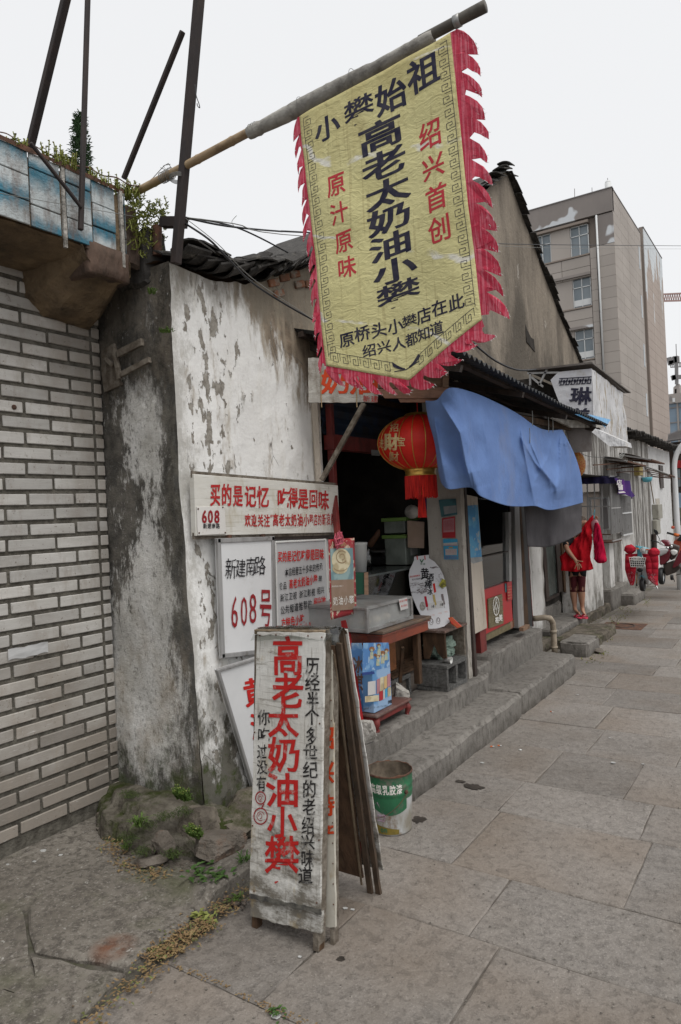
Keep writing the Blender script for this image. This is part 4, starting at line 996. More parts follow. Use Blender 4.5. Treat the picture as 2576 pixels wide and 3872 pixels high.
for x in(752,762,1122,1131):stroke(m,[pl.px(*cS(x,428),.003),pl.px(*cS(x-3,450),.003)],.006,pl.n)
m.build('red_lettering','ink_red',ls)
m=MB()
for x,y in((380,600),(660,592)):c=pl.px(*cS(x+22,y+8),.0);m.box(c.x-.02,c.x+.012,c.y-.012,c.y+.012,c.z-.012,c.z+.01)
m.build('hook','rust',ls)
pl2=Pl((LX+.008,3,1),(1,0,0))
np_=thing('house_number_plate','small white enamel plate numbered 608 fixed on the corner of the long sign','number plate',pl2.px(*cS(260,470)))
m=MB();quadpx(m,pl2,[(142,362),(372,356),(382,586),(152,598)],.007,cf=cS);m.build('plate',mat('enamel',(.62,.60,.57),rough=.3,dirt=(.32,.22,.15),dsc=14,dlo=.56,dhi=.7,spec=.5),np_,bevel=.002)
m=MB()
for ch,x0,x1 in(('6',182,268),('0',232,318),('8',285,372)):chpx(m,ch,pl2,cS,x0,365,x1,512,bold=.03,off=.002)
m.build('numerals','ink_maroon',np_)
m=MB();linepx(m,'新建南路',pl2,cS,192,521,332,519,46,bold=.014,off=.002);m.build('street_name','ink_black',np_)
m=MB()
for x,y in((160,578),(375,576),(355,366),(152,380)):c=pl2.px(*cS(x,y),.001);m.ball(c,.005,n=8)
m.build('rivet','rust',np_)
# rail, framed boards below
rl=MB();quadpx(rl,Pl((-2.69,3,1),(1,0,0)),[(400,597),(1310,588),(1312,625),(400,640)],.02,cf=cS);tag(rl.build('hanging_rail','dark_frame',None),'dark metal rail under the long sign from which the boards hang','rail')
def framed(name,label,corners,X,face,fr='aluminium',fw=.014,fwl=None,grp=None,cat='board',th=.018,cf=cS):
 pl=Pl((X,3,1),(1,0,0));P=[pl.px(*cf(*c))for c in corners];t=thing(name,label,cat,P[3],grp)
 m=MB();m.prism([p+Vector((-.004,0,0))for p in P],(-th+.004,0,0));m.build('panel',face,t)
 for i in range(4):
  a,b=P[i],P[(i+1)%4];d=(b-a).normalized();inn=(P[(i+2)%4]-b).normalized()*fw/2
  mm=MB();c0=a+inn;c1=b+inn;mm.bar(c0+Vector((-th/2+.002,0,0)),c1+Vector((-th/2+.002,0,0)),fw if i%2 else fw,th+.004,up=(1,0,0));mm.build('frame_side',fr,t,bevel=.003)
 return t,pl
t,pl=framed('whiteboard','hanging whiteboard with the street name in black and a large red 608',[(308,622),(778,605),(792,1560),(345,1612)],-2.655,'whiteboard',fw=.026)
m=MB()
for ch,x0,y0,x1,y1 in(('新',375,780,470,965),('建',460,785,548,950),('南',545,770,625,935),('路',612,760,712,930)):chpx(m,ch,pl,cS,x0,y0,x1,y1,off=.001,bold=-.002,jit=.07,shear=.08)
m.build('black_writing','ink_black',t)
m=MB()
for ch,x0,y0,x1,y1 in(('6',422,1030,545,1400),('0',500,1040,622,1380),('8',572,1010,700,1365)):chpx(m,ch,pl,cS,x0,y0,x1,y1,off=.001,bold=.0,jit=.03)
chpx(m,'号',pl,cS,655,1020,762,1370,off=.001,bold=.008,jit=.05)
m.build('red_writing','ink_maroon',t)
t,pl=framed('acrylic_notice_board','grey acrylic notice board with many hand-brushed lines in red and black',[(782,645),(1205,625),(1240,1500),(806,1500)],-2.668,'acrylic_grey','white_plastic',fw=.012)
mr,mk=MB(),MB()
linepx(mr,'买的是记忆吃得是回味',pl,cS,808,775,1190,750,95,bold=.022,jit=.06)
linepx(mk,'本店经营五十多年的传承',pl,cS,868,905,1178,855,72,bold=.012,jit=.07)
linepx(mk,'食品',pl,cS,818,1018,884,1008,66,bold=.012,jit=.07);linepx(mr,'高老太奶油小攀',pl,cS,902,1000,1136,955,84,bold=.026,jit=.06);linepx(mk,'是',pl,cS,1142,953,1176,950,50,bold=.012)
linepx(mk,'浙江卫视',pl,cS,826,1115,968,1088,66,bold=.012,jit=.07);linepx(mk,'浙江影视',pl,cS,984,1085,1118,1062,66,bold=.012,jit=.07);linepx(mk,'绍兴',pl,cS,1132,1055,1192,1044,62,bold=.012,jit=.07)
linepx(mk,'公共频道推荐的',pl,cS,830,1218,1092,1158,72,bold=.012,jit=.07);linepx(mr,'绍兴地',pl,cS,1104,1152,1205,1130,76,bold=.026,jit=.06)
linepx(mr,'方特色小吃',pl,cS,836,1322,1028,1280,80,bold=.024,jit=.06);linepx(mr,'原桥头小攀店在此',pl,cS,900,1368,1222,1318,66,bold=.006,jit=.06)
mr.build('red_writing','ink_red_fresh',t);mk.build('black_writing','ink_black',t)
plc=Pl((-2.34,3,1),(1,0,0))
t=thing('picture_calendar','red bordered wall calendar with a picture of a cream cake','calendar',plc.px(*cS(1340,960)))
m=MB();m.grid(lambda a,b:plc.px(*cS(1222+212*a+20*b,632-14*a+(660-40*a)*b),.003*math.sin(a*4+b*3)+.002),10,20);m.build('backing','calendar_red',t,smooth=True,solid=.004)
m=MB();quadpx(m,plc,[(1240,706),(1426,700),(1434,958),(1247,966)],.001,.0125,cS);m.build('photo_print','plate_teal',t)
m=MB();quadpx(m,plc,[(1247,966),(1434,958),(1442,1205),(1254,1222)],.001,.0125,cS);m.build('brown_print','kraft',t)
m=MB();circpx(m,plc,cS,1330,800,78,95,off=.014);circpx(m,plc,cS,1320,870,62,45,off=.0143);m.build('cake_print','cream_food',t)
m=MB();circpx(m,plc,cS,1335,775,44,50,w=.006,off=.0152,a0=.6,a1=5.5);circpx(m,plc,cS,1338,775,20,24,w=.005,off=.0152,a0=2.6,a1=8);circpx(m,plc,cS,1325,860,55,30,w=.004,off=.0152,a0=.2,a1=3);m.build('cake_shade_print',mat('cake_brown',(.25,.17,.09),rough=.5),t)
m=MB();linepx(m,'奶油小攀',plc,cS,1262,1140,1436,1125,76,off=.0152,bold=.0,jit=.07);linepx(m,'绍兴特色名小吃之一',plc,cS,1250,1018,1350,1014,16,off=.0152);m.build('white_lettering','ink_white',t)
m=MB()
for k in range(6):circpx(m,plc,cS,1322,690,14+8*k,12+6*k,w=.0022,off=.0125,a0=3.3,a1=6.1,n=10)
m.build('gold_print','gold_foil',t)
m=MB()
for k in range(16):
 pts=[plc.px(*cS(1285+U(-20,20),640+U(-12,12)),.012+U(0,.015))for _ in range(1)]
 c=plc.px(*cS(1310+U(-30,30),600+U(-40,30)),.02+U(0,.02));m.tube([pts[0],pts[0].lerp(c,.5)+Vector((U(0,.01),U(-.01,.01),.006)),c,c+Vector((0,U(-.02,.02),-.03)),pts[0]+Vector((.008,U(-.01,.02),-.02+U(-.03,0)))],.0035,5)
tag(m.build('pink_ribbon',mat('pink_plastic',(.55,.12,.17),(.45,.08,.12),30,rough=.4),None,smooth=True),'bunch of pink plastic string tied above the calendar','string')
# tilted whiteboard standing on the ground
Xt=-2.60;plt_=Pl((Xt,3,.6),(1,0,-.05));
P=[plt_.px(*c)for c in((497,1541),(640,1497),(722,1782),(580,1814))]
t=thing('tilted_whiteboard','whiteboard in a grey frame leaning askew behind the tall painted board','whiteboard',P[3])
m=MB();m.prism(P,-plt_.n*.012);m.build('panel','whiteboard',t)
for i in range(4):
 a,b=P[i],P[(i+1)%4];inn=(P[(i+2)%4]-b).normalized()*.009;m=MB();m.bar(a+inn,b+inn,.018,.022,up=plt_.n);m.build('frame_side','aluminium',t,bevel=.004)
m=MB()
stamp(m,'黄',lambda a,b:plt_.px(558+56*a+8*(1-b),1622-66*b-14*a+8,.003),0,0,1,1,bold=.03,jit=.05)
stamp(m,'酒',lambda a,b:plt_.px(574+56*a+8*(1-b),1700-66*b-14*a+8,.003),0,0,1,1,bold=.03,jit=.05)
m.build('red_lettering','ink_red_fresh',t)
# tall painted boards (an A of boards)
cA=crop(900,2350,.55147)
yb,yt=2.045,2.16
def A(u,v,y):return at(*cA(u,v),'y',y)
TL,TR,BR,BL=A(132,72,yt),A(592,78,yt),A(575,2135,yb),A(84,2030,yb)
pla=P3(TL,TR,BL)
t=thing('tall_painted_board','tall weathered white board with big red characters standing nearest the street','sign board',(-1.72,2.06,0))
def wavy(mb,pl,pts,th,cf,off=0.0,n=26,amp=.004):
 """slab with ragged edges"""
 Q=[]
 for(a,b)in zip(pts,pts[1:]+pts[:1]):
  for i in range(n):
   u_,v_=a[0]+(b[0]-a[0])*i/n,a[1]+(b[1]-a[1])*i/n;p=pl.px(*cf(u_,v_),off);Q.append(p+Vector((nz(p.x*30,p.z*30,1),0,nz(p.x*30,p.z*30,5)))*amp)
 return mb.prism(Q,-pl.n*th)
m=MB();wavy(m,pla,[(132,72),(590,78),(560,1985),(78,1870)],.012,cA,.004);m.build('face_board','worn_white_board',t)
m=MB();wavy(m,pla,[(92,1880),(578,1990),(568,2138),(86,2025)],.014,cA,-.004,amp=.008);m.build('lower_board','worn_white_board',t)
m=MB();wavy(m,pla,[(84,1868),(568,1975),(570,2010),(84,1898)],.006,cA,.008,amp=.008);m.build('plastic_strip',mat('strip_black',(.05,.048,.045),(.12,.115,.10),30,rough=.5),t)
def rail(t,p,q,w,d,m_,off=0):
 m=MB();m.bar(p,q,w,d,up=(0,1,0));return m.build('batten',m_,t,bevel=.002)
n_=-pla.n
rail(t,pla.px(*cA(604,80),-.03),pla.px(*cA(556,2245),-.03),.026,.045,'weathered_wood')
rail(t,pla.px(*cA(150,90),-.034),pla.px(*cA(128,2130),-.034),.026,.036,'weathered_wood')
rail(t,pla.px(*cA(136,66),-.03),pla.px(*cA(612,74),-.03),.02,.045,'ply_edge')
for u0,v0,u1,v1 in((105,2032,160,2130),(532,2140,582,2245)):
 c0,c1=pla.px(*cA((u0+u1)/2,v0-30),-.03),pla.px(*cA((u0+u1)/2,v1),-.03);m=MB();m.bar(c0,c1,.026,.034,up=(0,1,0));m.build('foot','dark_wood',t,bevel=.002)
for u0,v0,u1,v1 in((285,2090,370,2150),(470,2130,530,2200)):
 c0,c1=A((u0+u1)/2,v0,2.17),A((u0+u1)/2,v1,2.17);m=MB();m.bar(c0,c1,.034,.03,up=(0,1,0));m.build('foot','dark_wood',t)
m=MB()
for ch,x0,y0,x1,y1 in(('高',232,100,452,375),('老',232,345,452,605),('太',205,572,420,795),('奶',200,785,432,1040),('油',188,1030,425,1278),('小',200,1262,408,1490),('攀',178,1462,425,1815)):
 chpx(m,ch,pla,cA,x0,y0,x1,y1,off=.007,bold=.021,jit=.05)
m.build('red_lettering','board_red',t)
m=MB()
for ch,x0,y0,x1,y1 in(('历',462,240,560,370),('经',458,358,562,480),('个',455,590,558,712),('多',460,720,545,860),('世',445,845,548,955),('纪',442,955,550,1080),('的',440,1085,538,1215),('老',440,1208,535,1335),('绍',435,1335,525,1465),('兴',430,1455,530,1565),('味',430,1562,525,1695),('道',412,1680,515,1805),('你',135,600,222,715),('吃',132,725,220,832),('过',130,840,200,945),('没',128,945,205,1050),('有',125,1055,195,1170)):
 chpx(m,ch,pla,cA,x0,y0,x1,y1,off=.007,bold=.012,jit=.07)
chpx(m,'半',pla,cA,470,480,555,600,off=.0068,bold=.03,jit=.05)
m.build('black_lettering','board_black',t)
m=MB();
for cx,cy,rx,ry in((155,1210,34,42),(155,1335,46,55)):
 circpx(m,pla,cA,cx,cy,rx,ry,w=.005,off=.0072);circpx(m,pla,cA,cx,cy,rx*.55,ry*.55,w=.0025,off=.0072,a0=1,a1=6);circpx(m,pla,cA,cx-2,cy,rx*.25,ry*.3,w=.0025,off=.0072,a0=3,a1=8)
stroke(m,[pla.px(*cA(178,1250),.007),pla.px(*cA(160,1285),.007)],.005,pla.n)
m.build('circles','ink_maroon',t)
m=MB()
for u,v in((150,95),(260,92),(480,98),(575,108),(115,760),(560,700),(100,1400),(555,1500),(540,1930),(110,1850)):m.ball(pla.px(*cA(u,v),.0065),.0035,n=6)
m.build('nail','rust',t)
pb=P3(A(640,180,2.205),A(672,185,2.205),A(655,2100,2.115))
t=thing('narrow_painted_board','narrow whitish board with orange characters squeezed behind the tall painted board','sign board',A(640,2200,2.12))
m=MB();wavy(m,pb,[(330,170),(648,188),(668,2100),(330,2080)],.010,cA);m.build('face_board',mat('tin_face',(.50,.48,.42),(.42,.39,.33),8,dirt=(.30,.21,.10),dsc=9,dst=(1,1,.4),dlo=.52,dhi=.68,rough=.6),t)
m=MB();
for ch,y0,y1 in(('绍',715,880),('兴',955,1110),('特',1185,1335),('产',1375,1540)):chpx(m,ch,pb,cA,530,y0,664,y1,off=.002,bold=.03,jit=.05)
m.build('orange_lettering','board_orange',t)
rail(t,pb.px(*cA(660,185),-.02),pb.px(*cA(662,2225),-.02),.018,.034,'weathered_wood');rail(t,pb.px(*cA(380,185),-.03),pb.px(*cA(390,2180),-.03),.02,.03,'weathered_wood')
m=MB()
for k in range(13):m.ball(pb.px(*cA(636+1.6*k,260+140*k),.002),.003,n=6)
m.build('nail','rust',t)
gR=at(*cA(972,1878),'z',0);topR=A(715,62,2.21)
print('rear foot',gR,'top',topR)
t=thing('rear_leaning_board','dark plywood board leaning back behind the painted boards with its edge to the street','board',gR)
Lft=Vector((-.30,.0,0))
d=(gR-topR);
def slabR(name,top,bot,x0,x1,th,m_,ragg=.0,**k):
 X0,X1=Vector((x0,0,0)),Vector((x1,0,0));n=18;nn=Vector((0,d.z,-d.y)).normalized()*th;nn=nn if nn.y>0 else-nn
 L=[top.lerp(bot,i/n)+X0+Vector((ragg*nz(i*.9,2),0,0))for i in range(n+1)];R=[top.lerp(bot,i/n)+X1+Vector((ragg*nz(i*.9,7),0,0))for i in range(n+1)]
 m=MB();m.prism(L+R[::-1],nn);return m.build(name,m_,t,**k)
bot1=gR+Vector((-.03,0,.0))
slabR('plywood',topR+Vector((-.02,-.01,-.06)),gR+Vector((-.06,-.012,.06)),-.27,-.012,.008,mat('ply_dark',(.135,.080,.050),(.080,.048,.031),26,(1,1,.3),dirt=(.13,.085,.055),dsc=16,dst=(1,1,.5),dlo=.56,dhi=.64,bump=.005,rough=.85),ragg=.004)
slabR('batten',topR+Vector((-.002,-.012,-.05)),gR+Vector((-.030,-.012,.0)),-.024,.0,.013,mat('batten_brown',(.095,.064,.043),(.055,.038,.027),26,(1,1,.2),dirt=(.035,.028,.02),dsc=7,bump=.004,rough=.9))
slabR('batten',topR,gR,-.020,.003,.015,'batten_brown',ragg=.003)
slabR('face_board',topR+Vector((0,.016,0)),gR+Vector((.0,.016,.10)),-.30,.012,.006,'worn_white_board',ragg=.006)
slabR('trim',topR+Vector((-.03,-.016,-.09)),gR+Vector((-.075,-.016,.03)),-.008,.0,.005,'ply_edge')
m=MB();q=gR+Vector((-.13,-.03,.14));m.prism([q,q+Vector((.06,0,-.01)),q+Vector((.055,.03,.16)),q+Vector((-.01,.03,.17))],(0,.006,0));m.build('red_scrap','dark_red_paint',t)
m=MB();q0=pla.px(*cA(140,60),-.02)
def film(a,b):
 p=pla.px(*cA(132+a*590,62-14*math.sin(a*3.1)),-.02-a*.02);return p+Vector((0,(b-.5)*.09,.012*math.sin(b*3.14)+.006*nz(a*12,b*5)-.035*abs(b-.5)*2))
m.grid(film,40,8);tag(m.build('plastic_film','clear_plastic',None,smooth=True),'clear plastic film stretched over the tops of the painted boards','plastic film')
q0,q1,q2=at(766,1098,'y',4.03),at(793,1425,'y',3.62),at(841,1748,'z',.15)
t=thing('red_door_post','loose red painted post leaning from the sign end down to the step','post',q2)
m=MB();m.bar(q0,q1,.036,.03,up=(0,1,0));m.build('upper_part','dark_red_paint',t,bevel=.003);m=MB();m.bar(q1,q2,.042,.03,up=(0,1,0));m.build('lower_part','bright_red_paint',t,bevel=.003)
# paint bucket
bc=Vector((-1.815,3.065,0));t=thing('paint_bucket','green and white metal paint bucket with a rusty open rim by the steps','bucket',bc)
prof=[(.0,.004),(.100,.004),(.103,.0),(.1035,.012),(.112,.17)]
MB().lathe(bc,[(.0,.006),(.1,.006),(.102,.0),(.103,.012),(.1085,.11),(.1125,.185)],40).build('body','bucket_body',t,smooth=True)
MB().lathe(bc,[(.1128,.180),(.1135,.20),(.1165,.205),(.1145,.212),(.1155,.235),(.1180,.241),(.116,.247),(.117,.292),(.1195,.298)],40).build('green_band','green_paint',t,smooth=True)
def rimz(a):return .298+.008*nz(math.cos(a)*3,math.sin(a)*3,2)+.005*nz(math.cos(a)*11,math.sin(a)*11)
m=MB();m.grid(lambda a,b:bc+Vector(((.1195-.004*b)*math.cos(a*6.2832),(.1195-.004*b)*math.sin(a*6.2832),rimz(a*6.2832)+.006*math.sin(b*3.14))),60,3)
m.grid(lambda a,b:bc+Vector((.120*math.cos(a*6.2832),.120*math.sin(a*6.2832),.294+(rimz(a*6.2832)-.294)*b)),60,1);m.build('rim','rust',t,smooth=True)
MB().lathe(bc,[(.1145,.300),(.108,.14),(.0,.13)],36).build('inside','bucket_inside',t,smooth=True)
def bfn(a0,z0,wA,hZ,off=.0012):return lambda a,b:bc+Vector(((.1035+(z0+b*hZ)*.0468+off)*math.cos(a0+a*wA),(.1035+(z0+b*hZ)*.0468+off)*math.sin(a0+a*wA),z0+b*hZ))
fa=math.atan2(-bc.y,-bc.x)
for nm,z0,z1,a0,a1,mt in(('olive_print',.012,.06,-.9,.35,'olive_paint'),):
 m=MB();f=bfn(fa+a0,z0,a1-a0,z1-z0);m.grid(lambda a,b:f(a,b*(1-.5*a)),16,2);m.build(nm,mt,t)
m=MB();f=bfn(fa-1.2,.14,1.9,.05,.001);m.grid(lambda a,b:f(a,b*(1-.0*a)if True else b),24,1)
m=MB();f=bfn(fa-1.2,.10,2.0,.09,.0011);m.grid(lambda a,b:f(a,(1-(1-b)*(.35+.55*max(0,math.sin(a*2.6))))),24,2);m.build('green_sweep_print','green_paint',t)
m=MB();f=bfn(fa-1.0,.205,1.5,.06,.0022)
for i,ch in enumerate('高级乳胶漆'):stamp(m,ch,lambda a,b:f((i+.25)*.20+a*.185,.1+b*.85),0,0,1,1,bold=.03)
f=bfn(fa-.75,.018,.6,.04,.0022)
m.build('white_lettering','ink_white',t)
m=MB()
for i,ch in enumerate('on'):stamp(m,ch,lambda a,b:f(.35+i*.3+a*.5,b*1.0),0,0,1,1,bold=.03)
m.build('brand_print','green_paint',t)
m=MB();f=bfn(fa-1.0,.07,.75,.09,.002)
def seg(p,q,w=.003):a,b=f(*p),f(*q);stroke(m,[a,b],w,(a-bc).normalized())
for p,q in(((.1,.1),(.1,.8)),((.1,.8),(.5,1.1)),((.5,1.1),(1,.35)),((.45,.1),(.9,.1)),((.5,.1),(.5,.4)),((.9,.1),(.9,.4)),((.45,.4),(.95,.4)),((.7,.1),(.7,.4))):seg(p,q)
m.build('house_print',mat('print_purple',(.35,.22,.33),rough=.5),t)
ea=fa+.75
m=MB();c=bc+Vector((.118*math.cos(ea),.118*math.sin(ea),.215));m.ball(c,.011,n=8);c2=bc+Vector((.118*math.cos(ea+math.pi),.118*math.sin(ea+math.pi),.215));m.ball(c2,.011,n=8);m.build('handle_ear','rust',t,smooth=True)
pts=[]
for k in range(19):
 u_=k/18;aa=ea+math.pi*-1*u_;pts.append(bc+Vector((.128*math.cos(aa),.128*math.sin(aa),.215-.12*math.sin(u_*3.1416))))
MB().tube(pts,.0017,6).build('wire_handle','rust',t,smooth=True)
k=9;MB().tube(pts[10:13],.005,8).build('grip',mat('grip_pale',(.5,.42,.42),rough=.5),t)
# board over the opening, strut
cB=crop(1150,1300,.51020)
DB=4.45
def dpl(dep):return Pl(CO+CF*dep,CF)
plb=dpl(DB)
t=thing('shop_name_board','old white wooden board with big red characters hung crosswise over the stall opening','sign board',plb.px(*cB(290,430)))
m=MB();wavy(m,plb,[(30,104),(560,120),(545,432),(34,434)],.018,cB,amp=.004);m.build('white_plank',mat('grey_board',(.46,.445,.41),(.36,.34,.31),9,(1,1,4),dirt=(.20,.17,.14),dsc=8,dst=(1,1,.4),dlo=.50,dhi=.68,bump=.004,rough=.85),t)
m=MB()
chpx(m,'奶',plb,cB,118,185,345,375,off=.002,bold=.024,jit=.03);chpx(m,'油',plb,cB,330,190,560,380,off=.002,bold=.024,jit=.03)
m.build('red_lettering','board_orange',t)
m=MB();linepx(m,'新建',plb,cB,434,404,552,410,52,off=.003,bold=.0,jit=.04);m.build('small_lettering','ink_red',t)
m=MB()
for x in(128,390):stroke(m,[plb.px(*cB(x,180),.004),plb.px(*cB(x-3,330),.004),plb.px(*cB(x+3,470),.004)],.006,plb.n)
m.build('cord','bamboo',t)
plb2=dpl(DB+.02)
for pts in([(480,130),(1075,110),(1070,180),(480,200)],[(480,190),(1072,182),(1070,246),(480,262)],[(480,258),(1072,250),(1068,322),(480,330)]):
 m=MB();wavy(m,plb2,pts,.012,cB,amp=.002);m.build('slat',mat('slat_brown',(.26,.16,.105),(.19,.12,.08),12,(1,1,5),dirt=(.10,.07,.05),dsc=9,rough=.8)if 'slat_brown' not in MATS else 'slat_brown',t)
m=MB();wavy(m,dpl(DB-.005),[(535,336),(1068,322),(1066,400),(600,402)],.02,cB,amp=.002);m.build('slat',mat('slat_red',(.30,.17,.12),(.24,.13,.09),12,(1,1,5),dirt=(.14,.09,.07),dsc=9,rough=.8),t)
m=MB();wavy(m,dpl(DB+.015),[(700,404),(1030,404),(1028,432),(715,432)],.02,cB,amp=.002);m.build('slat','slat_red',t)
m=MB();quadpx(m,dpl(DB-.015),[(1030,150),(1074,148),(1072,322),(1030,322)],.03,cf=cB);m.build('end_batten','slat_brown',t)
m=MB();m.bar(plb.px(*cB(445,440),-.02),plb.px(*cB(132,1010),-.1),.036,.03);tag(m.build('wood_strut','weathered_wood',None,bevel=.003),'grey wooden strut bracing the board from the wall edge','strut')
pj=Pl((-2.66,3.9,1),(1,0,0))
m=MB();quadpx(m,Pl((-2.66,3.9,1),(.83,-.55,0)),[(60,435),(100,435),(132,1020),(92,1030)],.03,cf=cB);tag(m.build('door_strip','peeling_board',None,bevel=.002),'pale peeling wooden strip at the right edge of the lime wall','board')
m=MB();m.bar(at(758,930,'y',3.99),at(783,1430,'y',3.99),.045,.04,up=(0,1,0));tag(m.build('door_jamb','dark_red_paint',None,bevel=.003),'dark red painted door jamb beside the lime wall','jamb')
# stall interior
DI='dark_inside'
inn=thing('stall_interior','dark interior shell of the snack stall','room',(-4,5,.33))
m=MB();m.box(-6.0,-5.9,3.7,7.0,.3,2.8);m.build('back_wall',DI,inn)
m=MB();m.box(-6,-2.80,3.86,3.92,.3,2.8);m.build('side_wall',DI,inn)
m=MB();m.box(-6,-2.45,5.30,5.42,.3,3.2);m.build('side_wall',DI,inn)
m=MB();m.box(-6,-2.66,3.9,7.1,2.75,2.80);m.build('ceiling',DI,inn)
m=MB();m.box(-2.74,-2.66,3.96,5.0,2.06,2.16);m.build('door_head','dark_red_paint',inn)
m=MB()
for k in range(9):m.add([(-2.75-.02*(k%2),3.97,2.17+k*.045),(-2.75-.02*(k%2),5.3,2.17+k*.045),(-2.75-.02*((k+1)%2),5.3,2.17+(k+1)*.045),(-2.75-.02*((k+1)%2),3.97,2.17+(k+1)*.045)],[(0,1,2,3)])
m.build('roller_shutter',mat('shutter_blue',(.022,.038,.07),(.03,.03,.035),6,rough=.6),inn)
m=MB();p_=Pl((-2.655,4,2),(1,0,0));quadpx(m,p_,[(500,786),(560,790),(562,830),(503,826)],.004,.0,cB);m.build('paper_label','paper_grey',inn)
m=MB();
linepx(m,'13106197',p_,cB,505,812,560,816,20,off=.002)
m.build('label_print','ink_black',inn)
sh=thing('goods_shelf','dim shelf of boxed goods on the back wall of the stall','shelf',(-5.6,5,.4))
for z in(.9,1.25,1.6,1.95):
 m=MB();m.box(-5.9,-5.5,4.2,6.9,z,z+.03);m.build('board','dark_wood',sh)
 y=4.25
 while y<6.8:
  w_=U(.08,.2);h_=U(.12,.26);m=MB();m.box(-5.8,-5.55,y,y+w_*.9,z+.031,z+.031+h_);m.build('carton',rnd.choice(['slat_brown','paper_grey','poster_teal','kraft','far_grey']),sh);y+=w_+U(.0,.06)
gc=thing('glass_counter','low dark glass counter standing just inside the stall','counter',(-3.0,4.6,.33))
GT=1.17
m=MB();m.box(-3.2,-2.60,3.99,4.92,.33,.72);m.build('base','dark_wood',gc)
m=MB();m.box(-2.606,-2.60,3.99,4.92,.73,GT-.015);m.build('front_glass','dusty_glass',gc)
m=MB();m.box(-3.2,-2.58,3.97,4.94,GT-.014,GT);m.build('top',mat('counter_top',(.06,.075,.075),(.09,.10,.095),8,rough=.25),gc)
m=MB();p_=dpl(4.62);quadpx(m,p_,[(378,1695),(445,1697),(448,1855),(380,1855)],.02,cf=cB);m.build('green_door',mat('dull_green',(.01,.06,.035),rough=.5),gc)
m=MB();quadpx(m,dpl(4.61),[(445,1697),(476,1695),(478,1862),(448,1860)],.03,cf=cB);m.build('post','slat_brown',gc)
def onC(u,v,x=-3.0):
 p=at(u,v,'z',GT);return Vector((p.x,p.y,GT+.001))
t=thing('electronic_scale','black electronic weighing scale on the counter','scale',onC(892,1297))
c=onC(892,1297);m=MB();m.box(c.x-.16,c.x+.09,c.y-.15,c.y+.15,GT+.001,GT+.07);m.build('body','black_rubber',t,bevel=.01)
MB().lathe((c.x,c.y,GT+.07),[(0,0),(.05,0),(.05,.03),(.15,.035),(.155,.05),(0,.052)],20).build('pan','tin',t)
m=MB();m.box(c.x+.09,c.x+.094,c.y-.06,c.y+.05,GT+.02,GT+.05);m.build('display','paper_grey',t)
c=onC(826,1316);t=thing('white_tub','white plastic tub at the left end of the counter','tub',c);MB().lathe(c,[(0,0),(.06,0),(.072,.20),(.076,.205),(.076,.22),(0,.225)],20).build('body','white_plastic',t,smooth=True)
c=onC(846,1312);t=thing('glass_jar','clear jar of spoons beside the white tub','jar',c);MB().lathe(c,[(0,0),(.035,0),(.04,.1),(.025,.13),(.028,.16)],14).build('body','clear_plastic',t,smooth=True)
mat('tub_clear',(.24,.27,.24),(.18,.20,.18),9,rough=.3);mat('rim_green',(.20,.33,.09),rough=.4)
for k,(z,h,lab)in enumerate(((GT,.25,'lower clear storage box with green rim on the counter'),(GT+.262,.13,'upper clear storage box with green lid stacked on the lower one'))):
 c=onC(929,1298);t=thing('storage_box',lab,'box',(c.x,c.y,z),'green rimmed storage boxes')
 m=MB();m.box(c.x-.10,c.x+.10,c.y-.13,c.y+.13,z+.001,z+h-.01);m.build('body','tub_clear',t,bevel=.01)
 m=MB();m.box(c.x-.115,c.x+.115,c.y-.145,c.y+.145,z+h-.03,z+h);m.build('rim','rim_green',t,bevel=.005)
 m=MB();m.box(c.x+.10,c.x+.103,c.y-.05,c.y+.07,z+h*.3,z+h*.6);m.build('label','paper_white',t)
t=thing('cake_poster','brown poster with dark flower drawing leaning behind the storage boxes','poster',dpl(5.6).px(*cB(830,1500)));m=MB();quadpx(m,dpl(5.6),[(765,1310),(892,1320),(890,1515),(770,1510)],.01,cf=cB);m.build('sheet','kraft',t)
t=thing('white_bag','pale plastic bag hanging in the dim back of the stall','bag',dpl(5.4).px(*cB(800,1250)));m=MB();m.ball(dpl(5.4).px(*cB(800,1245)),.06,.05,.055,14);m.build('body','grey_wrap',t,smooth=True)
t=thing('hanging_sachets','pink and purple sachet strip hanging beside the cross wall','packets',(-2.7,5.2,1.9))
m=MB();plx=Pl((-2.7,5.15,1.5),(.3,-1,0));quadpx(m,plx,[(925,1135),(960,1135),(950,1325),(918,1315)],.01,cf=cB);m.build('sachet','paper_pink',t)
m=MB();quadpx(m,plx,[(885,1140),(915,1140),(910,1240),(890,1245)],.01,cf=cB);m.build('sachet','purple_film',t)
# cross wall end (faces us) with notices
yW=5.0
cw=thing('rendered_wall_end','grey rendered wall end with notices between the two shops','wall',(-2.4,5.0,.3))
XL,XR=at(1003,1480,'y',yW).x,-2.205
m=MB()
def wend(a,b):
 z=.28+b*3.0;x=XL+(XR-XL)*a;return(x-(.02 if z>1.2 else 0)*(1-a),yW-.006*nz(x*8,z*6)-.004*nz(x*26,z*20),z)
m.grid(wend,12,90);m.grid(lambda a,b:(XR+.004*nz(b*40,a),yW+a*.07,.28+b*3.0),4,60);m.grid(lambda a,b:(XL,yW+.3-a*.3,.28+b*3.0),2,20)
m.build('render','pillar_render',cw,smooth=True)
cC=crop(1650,1850,.31888)
plw=Pl((-2.4,yW-.016,1),(0,-1,0))
def notice(name,label,pts,face,extra=(),cat='notice',pl=plw,cf=cC,grp=None,off=0.0):
 t=thing(name,label,cat,pl.px(*cf(*pts[3])));m=MB();quadpx(m,pl,pts,.002,off,cf);m.build('sheet',face,t)
 for nm,p2,f2 in extra:
  m=MB();quadpx(m,pl,p2,.0008,off+.0016,cf);m.build(nm,f2,t)
 return t
